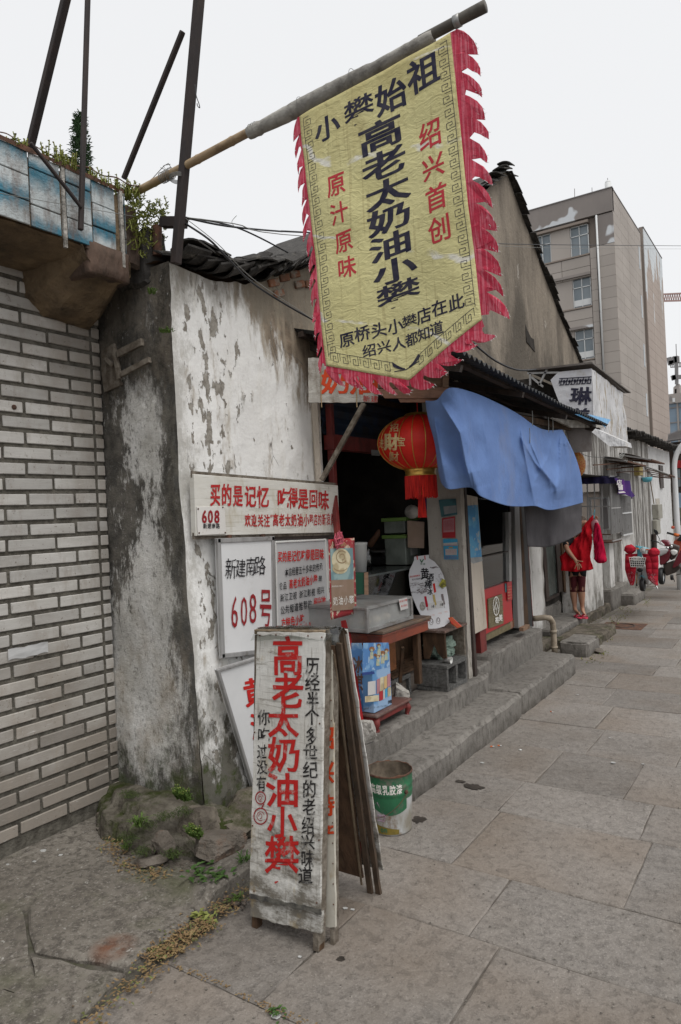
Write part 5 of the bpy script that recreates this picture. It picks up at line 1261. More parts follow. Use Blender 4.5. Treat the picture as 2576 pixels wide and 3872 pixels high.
notice('dark_teal_notice','torn dark teal notice with a grey sheet, highest on the wall end',[(28,125),(232,110),(248,300),(60,330)],'poster_teal',[('grey_sheet',[(85,205),(238,190),(240,275),(95,300)],'paper_grey')])
t=notice('red_notice','red bordered notice with a pink sheet, middle of the wall end',[(68,345),(220,320),(228,575),(72,578)],'poster_red',[('pink_sheet',[(82,360),(212,340),(214,505),(84,512)],'paper_pink')])
m=MB()
for k in range(8):linepx(m,'公告通知内容说明',plw,cC,90,378+15*k,206,368+15*k,10,off=.004)
m.build('print','ink_red',t)
t=notice('blue_notice','blue notice with yellow and white panel, lowest on the wall end',[(80,590),(250,588),(262,832),(94,832)],'poster_cyan',[('white_panel',[(108,708),(242,706),(244,780),(110,782)],'paper_white'),('pale_panel',[(84,640),(250,628),(252,668),(86,670)],'paper_white'),('yellow_panel',[(148,684),(196,682),(196,698),(148,700)],'meter_yellow')])
m=MB();linepx(m,'人力资源和社会保障',plw,cC,92,664,246,662,14,off=.004)
for k in range(4):linepx(m,'请认真填写相关信息',plw,cC,114,722+16*k,238,720+16*k,9,off=.004)
for k in range(3):linepx(m,'服务电话及地址说明',plw,cC,104,796+13*k,254,795+13*k,9,off=.004)
m.build('print','ink_red',t)
# brown gate frame post
m=MB();m.bar(at(1092,1556,'y',5.1),at(1064,1090,'y',5.1),.04,.045,up=(0,1,0));tag(m.build('gate_post','dark_frame',None,bevel=.003),'dark brown steel gate post beside the rendered wall end','post')
XS=-2.25;pls=Pl((XS,6,1),(1,0,0))
s2=thing('corner_shop_front','narrow shop front with glass and a red lower panel beyond the stall','shop front',(XS,6,.4))
m=MB();quadpx(m,pls,[(345,60),(490,90),(605,1645),(450,1722)],.05,cf=cC);m.build('peeling_pier','peeling_board',s2,bevel=.003)
m=MB();quadpx(m,Pl((XS-.02,6,1),(1,0,0)),[(330,60),(360,60),(455,2040),(425,2200)],.05,cf=cC);m.build('frame_post','dark_red_paint',s2)
m=MB();quadpx(m,Pl((XS-.02,6,1),(1,0,0)),[(515,1660),(590,1660),(605,1990),(535,1950)],.06,cf=cC);m.build('frame_leg','dark_red_paint',s2)
m=MB();quadpx(m,Pl((XS-.07,6,1),(1,0,0)),[(455,1700),(530,1700),(530,2030),(465,2070)],.03,cf=cC);m.build('pier_base','whitewash',s2)
m=MB();quadpx(m,Pl((XS-.05,6,1),(1,0,0)),[(485,100),(850,160),(875,1090),(560,1195)],.006,cf=cC);m.build('window_glass','dusty_glass',s2)
plg=Pl((XS-.03,6,1),(1,0,0))
m=MB();quadpx(m,plg,[(570,1195),(880,1088),(908,1555),(590,1716)],.04,cf=cC);m.build('red_panel','panel_red',s2)
m=MB();quadpx(m,Pl((XS-.045,6,1),(1,0,0)),[(590,1716),(880,1572),(885,1655),(592,1800)],.03,cf=cC);m.build('kick_board','khaki',s2)
m=MB();stroke(m,[plg.px(*cC(545,805),.004),plg.px(*cC(875,730),.004)],.010,plg.n);m.build('sliding_glass_edge','dark_frame',s2)
m=MB();quadpx(m,Pl((XS-.02,6,1),(1,0,0)),[(855,270),(888,270),(895,1090),(868,1090)],.03,cf=cC);m.build('mullion','aluminium',s2)
m=MB();quadpx(m,Pl((XS-.02,6,1),(1,0,0)),[(930,200),(985,200),(1045,1615),(975,1650)],.05,cf=cC);m.build('aluminium_post','aluminium',s2,bevel=.003)
m=MB();quadpx(m,Pl((XS-.03,6,1),(1,0,0)),[(985,200),(1010,200),(1098,1620),(1045,1610)],.05,cf=cC);m.build('door_frame','dark_wood',s2)
m=MB();quadpx(m,Pl((XS-.06,6,1),(1,0,0)),[(1010,200),(1060,200),(1145,1620),(1098,1620)],.02,cf=cC);m.build('gate_leaf','black_rubber',s2)
m=MB();quadpx(m,Pl((XS-.08,6,1),(1,0,0)),[(888,270),(935,270),(975,1480),(905,1520)],.006,cf=cC);m.build('side_glass','dusty_glass',s2)
for i in range(17):
 for j in range(2):
  y0=300+i*62;m=MB();quadpx(m,Pl((XS-.14,6,1),(1,0,0)),[(890+j*27+i*1.5,y0),(914+j*27+i*1.5,y0-5),(915+j*27+i*1.5,y0+50),(891+j*27+i*1.5,y0+55)],.01,cf=cC);m.build('glazed_brick',mat('brick_glaze',(.36,.37,.35),(.28,.16,.14),5,rough=.3,var=.2)if 'brick_glaze' not in MATS else 'brick_glaze',s2)
m=MB();quadpx(m,Pl((XS-.06,6,1),(1,0,0)),[(880,1570),(905,1560),(908,1645),(885,1655)],.03,cf=cC);m.build('wood_block','slat_red',s2)
for i in range(4):
 m=MB();quadpx(m,Pl((XS-.06,6,1),(1,0,0)),[(912,1540+i*24),(972,1510+i*26),(972,1530+i*26),(912,1562+i*24)],.03,cf=cC);m.build('brick','old_brick',s2)
m=MB();q=pls.px(*cC(985,1640));m.obox(q+Vector((.05,0,0)),(.02,0,0),(0,.09,.0),(0,0,.018));tag(m.build('wood_offcut','slat_brown',None,bevel=.002),'brown wood offcut lying at the foot of the aluminium post','wood')
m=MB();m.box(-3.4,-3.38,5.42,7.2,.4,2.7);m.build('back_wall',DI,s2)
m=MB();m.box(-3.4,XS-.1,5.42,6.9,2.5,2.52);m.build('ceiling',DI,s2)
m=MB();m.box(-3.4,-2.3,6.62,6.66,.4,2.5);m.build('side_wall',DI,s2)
for k,z in enumerate((1.05,1.3,1.62,1.9)):
 m=MB();m.box(-3.38,-3.0,5.44,6.6,z,z+.015);m.build('shelf','aluminium',s2)
 y=5.5
 while y<6.5:
  w_=U(.05,.10);m=MB();m.box(-3.3,-3.02,y,y+w_*.85,z+.016,z+.016+U(.09,.2));m.build('carton',rnd.choice(['far_grey','panel_red','poster_teal','slat_brown','paper_grey','olive_paint']),s2);y+=w_+.008
m=MB();quadpx(m,pls,[(372,195),(492,185),(540,800),(395,815)],.001,.003,cC);tag(m.build('blue_poster','poster_blue',None),'faded blue poster peeling off the pier of the corner shop','poster')
m=MB();quadpx(m,pls,[(398,812),(545,800),(550,850),(440,882)],.001,.004,cC);m.add([pls.px(*cC(a,b),.004+c)for a,b,c in((345,300,.0),(372,195,0),(395,815,.02),(440,882,.03),(400,860,.05))],[(0,1,2,3,4)]);tag(m.build('torn_paper','paper_grey',None),'torn curling paper edge under the faded blue poster','paper')
t=thing('emblem_plate','khaki slatted plate with a white oval emblem and two characters on the red panel','sign',plg.px(*cC(705,1600)))
for i in range(13):
 y0=1300+i*27;y1=y0+26;x0=618+i*.9;x1=782+i*1.3+(4 if i%2 else 0);sk=-58
 m=MB();quadpx(m,plg,[(x0,y0),(x1,y0+sk),(x1+1,y1+sk-1.5),(x0,y1-1.5)],.010,.012,cC);m.build('slat','khaki',t)
m=MB();circpx(m,plg,cC,712,1385,36,108,w=.010,off=.018,n=28)
for a,b in(((712,1290),(685,1430)),((712,1290),(740,1420)),((712,1400),(712,1490)),((700,1360),(690,1460)),((725,1350),(735,1450)),((700,1345),(726,1340))):stroke(m,[plg.px(*cC(*a),.018),plg.px(*cC(*b),.018)],.007,plg.n)
circpx(m,plg,cC,712,1390,10,40,w=.006,off=.018,n=16)
m.build('oval_emblem','ink_white',t)
m=MB();chpx(m,'根',plg,cC,700,1510,742,1590,off=.018,bold=.03);chpx(m,'美',plg,cC,742,1480,786,1565,off=.018,bold=.03);m.build('white_characters','ink_white',t)
t=notice('red_paper_strip','narrow red paper strip with gold print hanging at the edge of the red panel',[(838,1105),(895,1090),(902,1310),(848,1320)],'poster_red',pl=plg,off=.012)
m=MB()
for k in range(5):linepx(m,'恭喜发财',plg,cC,846,1160+34*k,892,1150+34*k,13,off=.018)
m.build('gold_print','ink_gold',t)
notice('small_dark_label','small dark label beside the red paper strip',[(814,1118),(834,1112),(838,1218),(818,1224)],'poster_teal',pl=plg,off=.006)
X3=-2.44;pl3=Pl((X3,7.6,1),(1,0,0))
wp=thing('white_rendered_pillar','chalky white rendered pillar right under the dark grey cloth','pillar',(X3,7.6,0))
m=MB()
P=[pl3.px(*cC(*c))for c in((1085,100),(1235,100),(1300,1640),(1140,1690))]
def pg(a,b):p=(P[3]*(1-a)+P[2]*a)*(1-b)+(P[0]*(1-a)+P[1]*a)*b;return p+Vector((.008*nz(p.y*9,p.z*7),.006*nz(p.z*9,4)*(1 if a>.9 else 0),0))
m.grid(pg,14,60);m.grid(lambda a,b:pg(0,b)+Vector((-.4*a,0,0)),3,30);m.build('render','whitewash',wp,smooth=True)
m=MB();e0=P[3];m.bar(pl3.px(*cC(1145,1625),.004),pl3.px(*cC(1080,640),.004),.014,.012);m.build('red_edge','dark_red_paint',wp)
m=rough_box(-3.0,X3+.0,7.2,8.0,-.04,.10,amp=.01);m.build('foot','mossrock',wp,smooth=True)
# table with the bakery case
TX,TY,TZ=-2.2,3.70,.885
t=thing('red_wood_table','old red wooden table edge carrying the metal case','table',(-2.5,4.0,.33))
def TP(u,v):return at(u,v,'x',TX)
m=MB();c0=at(879,1449,'x',TX);c1=at(985,1420,'x',TX)
ty0,ty1,tz=c0.y,c1.y,(c0.z+c1.z)/2;print('table',ty0,ty1,c0.z,c1.z)
m.box(-2.95,TX+.02,ty0-.02,ty1+.02,tz-.022,tz);m.build('top',mat('table_top',(.13,.09,.065),(.09,.065,.05),9,rough=.45,dirt=(.20,.12,.06),dsc=9),t,bevel=.006)
m=MB();m.box(-2.93,TX,ty0,ty1,tz-.098,tz-.024);m.build('apron','red_wood',t,bevel=.003)
m=MB();m.box(-2.93,TX+.012,ty0-.012,ty1+.012,tz-.036,tz-.0245);m.build('moulding','red_wood',t,bevel=.004)
for x,y in((-2.26,ty1-.07),(-2.88,ty1-.07),(-2.88,ty0+.06)):
 m=MB();m.bar((x,y,tz-.1),(x-.0,y,.42),.045);m.build('leg','dark_wood',t,bevel=.004)
m=MB();a=at(896,1460,'x',-2.36);m.box(-2.42,-2.40,ty0+.0,ty1-.12,.52,tz-.10);m.build('orange_board',mat('orange_wood',(.26,.10,.035),(.20,.075,.028),9,(1,1,3),dirt=(.12,.05,.02),dsc=7,rough=.5),t)
m=MB();m.bar(at(927,1575-85-0,'x',-2.22),at(921,1570,'x',-2.3),.02);m.build('stretcher','dark_wood',t)
hz_=NT('hazy_pane');hz_.done(hz_.mix(hz_.rng(hz_.noise(9,det=5),.35,.65),(.46,.47,.46),(.36,.365,.36)),.25,spec=.5,Alpha=.62)
cs0=at(846,1442,'x',-2.235);cs1=at(947,1415,'x',-2.235)
cy0,cy1=cs0.y+.0,cs1.y;cz0=tz+.002;cz1=cz0+.155;cx1,cx0=-2.235,-2.80
t=thing('metal_display_case','low tin framed display case with steamed buns on the red table','display case',((cx0+cx1)/2,cy0,cz0))
for x0,y0,x1,y1 in((cx1,cy0,cx1,cy1),(cx0,cy0,cx1,cy0),(cx0,cy1,cx1,cy1)):
 for z in(cz0+.012,cz1-.008):
  m=MB();m.bar((x0,y0,z),(x1,y1,z),.018,.022 if z<cz1-.05 else .016);m.build('rail','tin',t,bevel=.002,seg=1)
for x,y in((cx1,cy0),(cx1,cy1),(cx0,cy0)):
 m=MB();m.bar((x,y,cz0),(x,y,cz1),.022);m.build('corner_post','tin',t,bevel=.003,seg=1)
m=MB();m.box(cx0,cx1-.004,cy0+.01,cy1-.01,cz1-.003,cz1+.003);m.build('lid','tin',t)
m=MB();m.add([(cx1-.004,cy0+.01,cz0+.02),(cx1-.004,cy1-.01,cz0+.02),(cx1-.004,cy1-.01,cz1-.015),(cx1-.004,cy0+.01,cz1-.015)],[(0,1,2,3)]);m.build('side_pane','hazy_pane',t)
m=MB();m.add([(cx0,cy0+.004,cz0+.02),(cx1-.01,cy0+.004,cz0+.02),(cx1-.01,cy0+.004,cz1-.015),(cx0,cy0+.004,cz1-.015)],[(0,1,2,3)]);m.build('front_pane','hazy_pane',t)
m=MB();m.box(cx0,cx1-.02,cy0+.01,cy1-.02,cz0+.002,cz0+.02);m.build('tray','tin',t)
for z in(cz0+.03,cz1-.02):
 for y in(cy0+.008,cy0+.25,cy1-.02):
  m=MB();m.ball((cx1+.011,y,z),.004,n=6);m.build('rivet','silver',t)
m=MB();pc=Pl((cx1+.014,4,1),(1,0,0));quadpx(m,pc,[(655,537),(745,515),(760,632),(678,658)],.001,0,crop(1280,2080,.34783));tag(m.build('price_note','paper_white',None),'handwritten paper price note stuck on the display case','note');pn=bpy.data.objects['price_note']
m=MB();linepx(m,'奶油小攀',pc,crop(1280,2080,.34783),664,562,748,540,26,off=.0015);linepx(m,'每只壹元',pc,crop(1280,2080,.34783),680,612,752,594,24,off=.0015);m.build('red_writing','ink_red_fresh',pn)
for k in range(9):
 bx,by=cx1-.08-.11*(k%3),cy0+.09+.12*(k//3)+U(-.01,.01)
 m=MB();m.ball((bx,by,cz0+.05),.045,.045,.03,n=12);tag(m.build('steamed_bun',mat('bun',(.55,.46,.33),(.48,.38,.25),9,rough=.6)if 'bun' not in MATS else 'bun',None,smooth=True),'pale steamed bun in the %s of the %s row inside the metal display case'%(('front','middle','back')[k%3],('near','middle','far')[k//3]),'bun','buns in the display case')
cx=crop(1280,2080,.34783)
bx1=-2.2;b0=at(816,1640,'y',3.55);
t=thing('blue_carton','tall light blue printed carton standing on the small red stool','carton',(-2.3,3.6,.43))
byA=at(862,1642,'x',bx1).y;byB=at(903,1628,'x',bx1).y;print('carton',byA,byB,at(862,1642,'x',bx1).z,at(880,1480,'x',bx1).z)
bz0,bz1=at(862,1642,'x',bx1).z,tz-.10
pf=Pl((0,byA,0),(0,-1,0));pr=Pl((bx1,0,0),(1,0,0))
m=MB();fl=pf.px(*cx(120,1700)).x;m.box(bx1-.30,bx1,byA,byB,bz0,bz1);m.build('body','box_sky',t,bevel=.004)
m=MB();quadpx(m,pf,[(140,1010),(255,1010),(272,1755),(160,1745)],.001,.001,cx);m.build('front_print','box_blue',t)
m=MB();chpx(m,'冰',pf,cx,158,1150,262,1340,off=.003,bold=.03,jit=.1);chpx(m,'淇',pf,cx,165,1340,270,1530,off=.003,bold=.03,jit=.1);m.build('brush_lettering',mat('print_brown',(.12,.07,.05),rough=.6),t)
m=MB();quadpx(m,pr,[(270,1010),(545,1005),(556,1270),(262,1340)],.0008,.0009,cx);m.build('sky_print','box_blue',t)
m=MB();quadpx(m,pr,[(260,1330),(390,1318),(395,1345),(262,1362)],.0008,.0017,cx);m.build('ridge_print',mat('print_navy',(.02,.05,.20),rough=.5),t)
m=MB()
for x0,y0,x1,y1,col in((322,1425,405,1575,'paper_white'),(290,1582,438,1650,'cream_food'),(418,1400,452,1560,'paper_pink'),(455,1380,492,1530,'cream_food'),(497,1370,528,1510,'ink_gold'),(532,1345,566,1485,'paper_pink'),(446,1530,484,1635,'poster_red'),(488,1500,506,1620,'paper_white'),(510,1500,530,1600,'poster_cyan'),(538,1490,570,1590,'cream_food')):
 m=MB();quadpx(m,pr,[(x0,y0+8),(x1,y0-6),(x1+1,y1-10),(x0,y1+6)],.0008,.0026,cx);m.build('product_print',col,t)
m=MB()
for x,y,s_ in((365,1075,30),(430,1150,26),(480,1120,30),(440,1035,22),(525,1090,24),(400,1140,18)):
 circpx(m,pr,cx,x,y,s_,s_*.9,off=.0022+s_*2e-5,n=12)
m.build('figure_hair_print',mat('print_hair',(.12,.05,.03),(.3,.14,.06),40,rough=.6),t)
m=MB()
for x,y in((362,1090),(430,1165),(482,1140),(520,1105),(442,1050)):
 circpx(m,pr,cx,x,y,14,15,off=.0034,n=10)
 quadpx(m,pr,[(x-14,y+20),(x+16,y+16),(x+20,y+90),(x-20,y+95)],.0005,.003,cx)
m.build('figure_print',mat('print_fig',(.50,.40,.28),(.25,.38,.30),60,rough=.6),t)
m=MB();linepx(m,'服务热线:0575-68776888',pr,cx,272,1728,540,1688,24,off=.002,gap=-.1);chpx(m,'伊',pr,cx,540,1630,562,1672,off=.002,bold=.02);chpx(m,'曼',pr,cx,561,1625,583,1666,off=.002,bold=.02);m.build('dark_print','ink_black',t)
t=thing('red_footstool','low dark red stool with curved legs under the blue carton','stool',(-2.3,3.6,.3))
q=at(885,1655,'x',-2.185);r_=at(952,1612,'x',-2.185);print('stool',q,r_)
sy0,sy1,sz=byA-.03,byB+.20,bz0-.003
m=MB();m.box(-2.62,-2.165,sy0,sy1,sz-.018,sz);m.build('seat',mat('stool_top',(.13,.06,.05),(.10,.05,.042),8,rough=.6,dirt=(.2,.17,.15),dsc=5),t,bevel=.006)
m=MB();m.box(-2.60,-2.18,sy0+.015,sy1-.015,sz-.055,sz-.019);m.build('apron','dark_red_paint',t,bevel=.006)
for x in(-2.195,-2.58):
 for y,d in((sy0+.035,-1),(sy1-.035,1)):
  MB().tube([(x,y,sz-.03),(x+.012,y+d*.012,sz-.06),(x+.004,y+d*.008,sz-.09),(x+.004,y-d*.0,sz-.115),(x+.012,y+d*.01,.303)],[.022,.022,.015,.013,.017],10).build('leg','dark_red_paint',t,smooth=True)
def rock(name,label,c,r,mt,seed,parts=3,flat=.7,amp=.28,cat='rock',grp=None,rot=0,par=None,boxy=.5):
 rr=random.Random(seed);planes_=[(Vector((rr.gauss(0,1),rr.gauss(0,1),rr.gauss(0,.8))).normalized(),rr.uniform(.52,.80))for _ in range(11)]
 bm=bmesh.new();bmesh.ops.create_icosphere(bm,subdivisions=5,radius=1);c=Vector(c);V=[]
 for v in bm.verts:
  p=v.co.copy();mxx=max(abs(p.x),abs(p.y),abs(p.z));p=p.lerp(p/mxx*.82,boxy)
  for nn_,dd_ in planes_:
   q=p.dot(nn_)-dd_
   if q>0:p-=nn_*q*.96
  p*=1+amp*.35*nz(p.x*1.3,p.y*1.3,p.z*1.3+seed)+amp*.22*nz(p.x*4,p.y*4,p.z*4+seed)+.045*nz(p.x*12,p.y*12,p.z*12+seed)
  p=Vector((p.x*r[0],p.y*r[1],p.z*r[2]));p.rotate(Matrix.Rotation(rot,3,'Z'));V.append(p+c)
 bm.verts.index_update();m=MB();m.add(V,[tuple(v.index for v in f.verts)for f in bm.faces]);bm.free();o=m.build(name,mt,par,smooth=True,sharp=24)
 if par is None:tag(o,label,cat,grp)
 return o
rock('concrete_lump','pale broken concrete lump under the near corner of the red stool',(-2.15,3.40,.358),(.075,.085,.075),'pale_rock',3,boxy=.75,amp=.12)
rock('concrete_lump','pale broken concrete lump behind the far leg of the red stool',(-2.26,4.02,.39),(.075,.06,.105),'pale_rock',8,boxy=.8,amp=.10)
def cinder(label,c,L,D,Hh,rotz,grp='hollow concrete blocks'):
 t=thing('hollow_block',label,'concrete block',c,grp);M=Matrix.Translation(c)@Matrix.Rotation(rotz,4,'Z')
 w_=.028
 for nm,b in(('face',(-L/2,L/2,-D/2,D/2,0,w_)),('face',(-L/2,L/2,-D/2,D/2,Hh-w_,Hh)),('web',(-L/2,-L/2+w_,-D/2,D/2,w_,Hh-w_)),('web',(L/2-w_,L/2,-D/2,D/2,w_,Hh-w_)),('web',(-w_/2,w_/2,-D/2,D/2,w_,Hh-w_))):
  m=rough_box(*b,amp=.003,cell=.03,inset=.003);m.xform(M);m.build(nm,'cinder',t)
 m=MB();
 return t
cinder('hollow concrete block under the wooden stool, cavities to the street',(-2.30,4.72,.302),.36,.26,.19,math.pi/2)
cinder('hollow concrete block lying behind the blue carton',(-2.50,4.25,.302),.32,.22,.15,math.pi/2)
m=MB();
for k in range(5):m.bar((-2.42-.07*k,4.15+.02*k,.47+.004*k),(-2.40-.07*k,5.0,.475+.004*k),.05,.015)
tag(m.build('floor_planks','dark_wood',None),'worn dark planks at the sill of the stall opening','planks')
m=rough_box(-2.9,-2.42,3.95,4.99,.30,.455,amp=.012,cell=.05,inset=.006);tag(m.build('timber_sill',mat('sill_grey',(.12,.10,.085),(.085,.07,.06),14,(1,.15,3),dirt=(.04,.035,.03),dsc=8,bump=.008,rough=.9),None,smooth=True),'grey decayed timber sill across the stall opening','sill')
t=thing('wooden_stool','brown wooden stool with a notched side standing on the hollow block','stool',(-2.35,4.75,.49))
pz=.495;
sx=Pl((0,4.60,0),(0,-1,0))
m=MB();m.prism([sx.px(*cx(*c))for c in((915,895),(1150,895),(1172,1178),(1135,1180),(1080,1120),(1035,1020),(1005,1120),(980,1185),(930,1180))],(0,.02,0));m.build('side_panel','dark_wood',t)
a0,a1=sx.px(*cx(890,880)),sx.px(*cx(1158,890));print('stool top',a0,a1)
m=MB();m.box(a0.x,a1.x+.01,4.58,4.98,a0.z-.005,a0.z+.014);m.build('seat',mat('stool_seat',(.08,.06,.05),(.16,.10,.08),16,rough=.6,dirt=(.3,.26,.24),dsc=18,dlo=.6,dhi=.66),t,bevel=.003)
m=MB();m.box(a0.x+.03,a1.x-.0,4.93,4.95,pz,a0.z-.006);m.build('side_panel','weathered_wood',t)
m=MB();c=(-2.33,4.80,.56)
bm=bmesh.new();bmesh.ops.create_icosphere(bm,subdivisions=4,radius=1);V=[]
for v in bm.verts:
 p=v.co.copy();k=1+.55*nz(p.x*1.6,p.y*1.6,p.z*1.6)+.35*abs(nz(p.x*4,p.y*4,p.z*4+3));V.append(Vector((c[0]+p.x*.10*k,c[1]+p.y*.11*k,max(.497,c[2]+p.z*.085*k))))
bm.verts.index_update();m.add(V,[tuple(v.index for v in f.verts)for f in bm.faces]);bm.free();tag(m.build('crumpled_bag','sage_cloth',None,smooth=False),'crumpled grey green bag stuffed under the wooden stool','bag')
t=thing('paper_cup','crushed white paper cup lying on the hollow block','cup',(-2.2,4.62,.495));MB().lathe((-2.205,4.63,.515),[(0,-.03),(.018,-.03),(.024,.03),(.0255,.032),(.021,.030),(.016,-.025)],14,'x').build('body','white_plastic',t,smooth=True)
pv=P3(at(975,1440,'y',4.62),at(1020,1440,'y',4.70),at(985,1290,'y',4.86))
t=thing('vase_shaped_sign','white vase-shaped sign with black brush characters leaning on the wall end','sign',pv.px(*cx(1000,855)))
out=[(822,72),(900,60),(985,50),(985,88),(1040,120),(1100,190),(1140,270),(1170,380),(1195,520),(1210,680),(1208,780),(1150,830),(1040,862),(990,858),(965,840),(920,760),(850,620),(800,500),(775,380),(765,270),(775,210),(800,160),(822,108)]
m=MB();m.prism([pv.px(*cx(*c))for c in out],-pv.n*.008);m.build('board',mat('sign_white',(.60,.60,.62),(.56,.56,.58),3,rough=.35),t,bevel=.0015,seg=1)
m=MB()
for ch,x0,y0,x1,y1 in(('黄',892,190,985,325),('酒',962,250,1040,340),('棒',935,325,1022,425),('冰',965,415,1025,490)):chpx(m,ch,pv,cx,x0,y0,x1,y1,off=.002,bold=.02,jit=.07)
linepx(m,'绍兴伊曼制造',pv,cx,800,322,912,305,22,off=.002)
m.build('black_lettering','ink_black',t)
m=MB();linepx(m,'网红黄酒棒冰',pv,cx,776,292,890,274,22,off=.002,bold=.01)
for u0 in(855,938):stroke(m,[pv.px(*cx(u0,60),.003),pv.px(*cx(u0+6,105),.003)],.007,pv.n)
quadpx(m,pv,[(1026,365),(1048,360),(1064,455),(1042,465)],.0006,.0015,cx)
m.build('red_print','ink_red_fresh',t)
m=MB();stroke(m,[pv.px(*cx(888,100),.002),pv.px(*cx(905,135),.002),pv.px(*cx(925,98),.002)],.008,pv.n);linepx(m,'伊曼',pv,cx,884,152,950,150,22,off=.002,gap=.3);m.build('green_mark','green_paint',t)
def inkblot(mb,cx_,cy_,w_,h_,n=40,sz=.004):
 for _ in range(n):
  a,b=cx_+U(-w_,w_),cy_+U(-h_,h_)*U(.2,1);L=U(.5,2.6)*sz;ang=U(-.5,.5);p=pv.px(*cx(a,b),.0016);X=Vector((1,0,0));q=p+(pv.px(*cx(a+10,b-2),.0016)-p).normalized()*L*2
  stroke(mb,[p,q],U(.0012,.003),pv.n)
m=MB();inkblot(m,850,380,78,40,60);inkblot(m,900,440,50,45,60,.005);inkblot(m,840,460,60,14,30);inkblot(m,1030,190,40,14,30,.005);inkblot(m,1085,300,40,60,30,.003);inkblot(m,1120,400,18,50,20,.003)
m.build('ink_drawing',mat('ink_wash',(.16,.13,.13),rough=.6),t)
for x,y,col in((942,505,'paper_pink'),(1032,485,'meter_yellow'),(1125,480,'far_grey')):
 m=MB();quadpx(m,pv,[(x-10,y),(x+14,y-4),(x+36,y+110),(x+10,y+114)],.0006,.0018,cx);stroke(m,[pv.px(*cx(x+24,y+110),.002),pv.px(*cx(x+30,y+150),.002)],.003,pv.n);m.build('lolly_print',{'paper_pink':'quilt_red','meter_yellow':'meter_yellow','far_grey':'ink_wash'}[col],t)
for x,y in((915,610),):m=MB();circpx(m,pv,cx,x,y,32,50,off=.0018);m.build('jar_print','pale_rock',t)
for x,y in((1010,610),(1105,590)):
 m=MB();quadpx(m,pv,[(x-35,y-32),(x+35,y-42),(x+38,y+30),(x-32,y+46)],.0006,.0024,cx);m.build('frame_print','paper_white',t);m=MB();linepx(m,'小酒',pv,cx,x-2,y+5,x+34,y-2,34,off=.0032,bold=.02);m.build('black_print','ink_black',t)
for x,y in((1010,778),(1085,768)):
 m=MB();circpx(m,pv,cx,x,y,20,34,w=.003,off=.0018);circpx(m,pv,cx,x+3,y-10,12,20,w=.003,off=.0018);m.build('cone_print','ink_wash',t)
m=MB();linepx(m,'12元',pv,cx,1005,708,1045,704,20,off=.002);linepx(m,'15元',pv,cx,1085,688,1122,684,20,off=.002);linepx(m,'18元',pv,cx,1152,672,1185,668,20,off=.002);m.build('orange_print','orange_plastic',t)
m=MB();pk=Pl(pv.px(*cx(1180,720))+Vector((.03,-.03,0)),(.3,-1,.3));P=[pk.px(*cx(*c))for c in((1190,735),(1235,725),(1345,830),(1290,850),(1225,800))];m.prism(P,-pk.n*.014);tag(m.build('snack_packet',mat('packet_red',(.50,.04,.02),(.45,.10,.03),30,rough=.3),None,bevel=.005),'shiny red snack packet slipped behind the stool','packet')
m=MB();P=[pv.px(*cx(*c),.004)for c in((1128,315),(1165,330),(1172,395),(1125,415),(1092,385))];m.prism(P,pv.n*.006);tag(m.build('yellow_tag',mat('tag_yellow',(.40,.38,.05),(.10,.09,.02),30,rough=.4),None),'yellow and black tag stuck at the right edge of the vase-shaped sign','tag')
# lantern
LD=4.8;lc=atd(964.5,1019,LD);k_=LD*SC/FPX;ra,rb=95*k_,65*k_
ln=thing('red_lantern','big round red silk lantern with gold ribs and a red tassel','lantern',lc)
prof=[(max(.035,ra*math.cos(t_)),rb*math.sin(t_))for t_ in[(-1.22+2.44*i/24)for i in range(25)]]
def lr(a):return 1-.028*abs(math.sin(a*10))
m=MB();m.grid(lambda a,b:lc+Vector((math.cos(a*6.2832)*ra*math.cos(-1.22+2.44*b)*lr(a*3.14159),math.sin(a*6.2832)*ra*math.cos(-1.22+2.44*b)*lr(a*3.14159),rb*math.sin(-1.22+2.44*b))),120,30);m.build('silk','lantern_silk',ln,smooth=True)
for k in range(20):
 a=k/20*6.2832+.0;m=MB();m.tube([lc+Vector((math.cos(a)*ra*math.cos(q)*1.004,math.sin(a)*ra*math.cos(q)*1.004,rb*math.sin(q)*1.004))for q in[(-1.22+2.44*i/14)for i in range(15)]],.0030,6);m.build('rib','gold',ln,smooth=True)
zb=lc.z-rb*.94
MB().lathe((lc.x,lc.y,zb-.045),[(ra*.36,.05),(ra*.40,.047),(ra*.365,.03),(ra*.365,.012),(ra*.385,0),(ra*.36,-.002)],32).build('gold_ring','gold',ln,smooth=True)
MB().lathe((lc.x,lc.y,lc.z+rb*.94),[(ra*.36,0),(ra*.30,.018),(.0,.02)],24).build('gold_cap','gold',ln,smooth=True)
m=MB()
for k in range(150):
 a=k/150*6.2832;r1=ra*.375;L=165*.31*k_+U(-.012,.006);x,y=lc.x+r1*math.cos(a),lc.y+r1*math.sin(a);m.bar((x,y,zb-.045),(x+U(-.004,.004),y+U(-.004,.004),zb-.045-L),.0045)
m.build('fringe','tassel',ln,kind='stuff')
m=MB();zz=zb-.045-130*.31*k_
for k in range(50):
 a=k/50*6.2832;r1=.026*(1 if k%2 else .6);m.bar((lc.x+r1*math.cos(a)*.7,lc.y+r1*math.sin(a)*.7,zz),(lc.x+r1*math.cos(a)*1.1,lc.y+r1*math.sin(a)*1.1,zz-180*.31*k_),.004)
m.build('tassel','tassel',ln,kind='stuff');MB().lathe((lc.x,lc.y,zz-.01),[(0,.05),(.012,.045),(.026,.02),(.028,0)],14).build('tassel_cap','gold',ln,smooth=True)
m=MB();m.tube([lc+Vector((0,0,rb*.95)),lc+Vector((0,0,rb+.18))],.003,5);m.tube([lc+Vector((0,0,zb-lc.z)),Vector((lc.x,lc.y,zz))],.002,5);m.build('cord','tassel',ln)
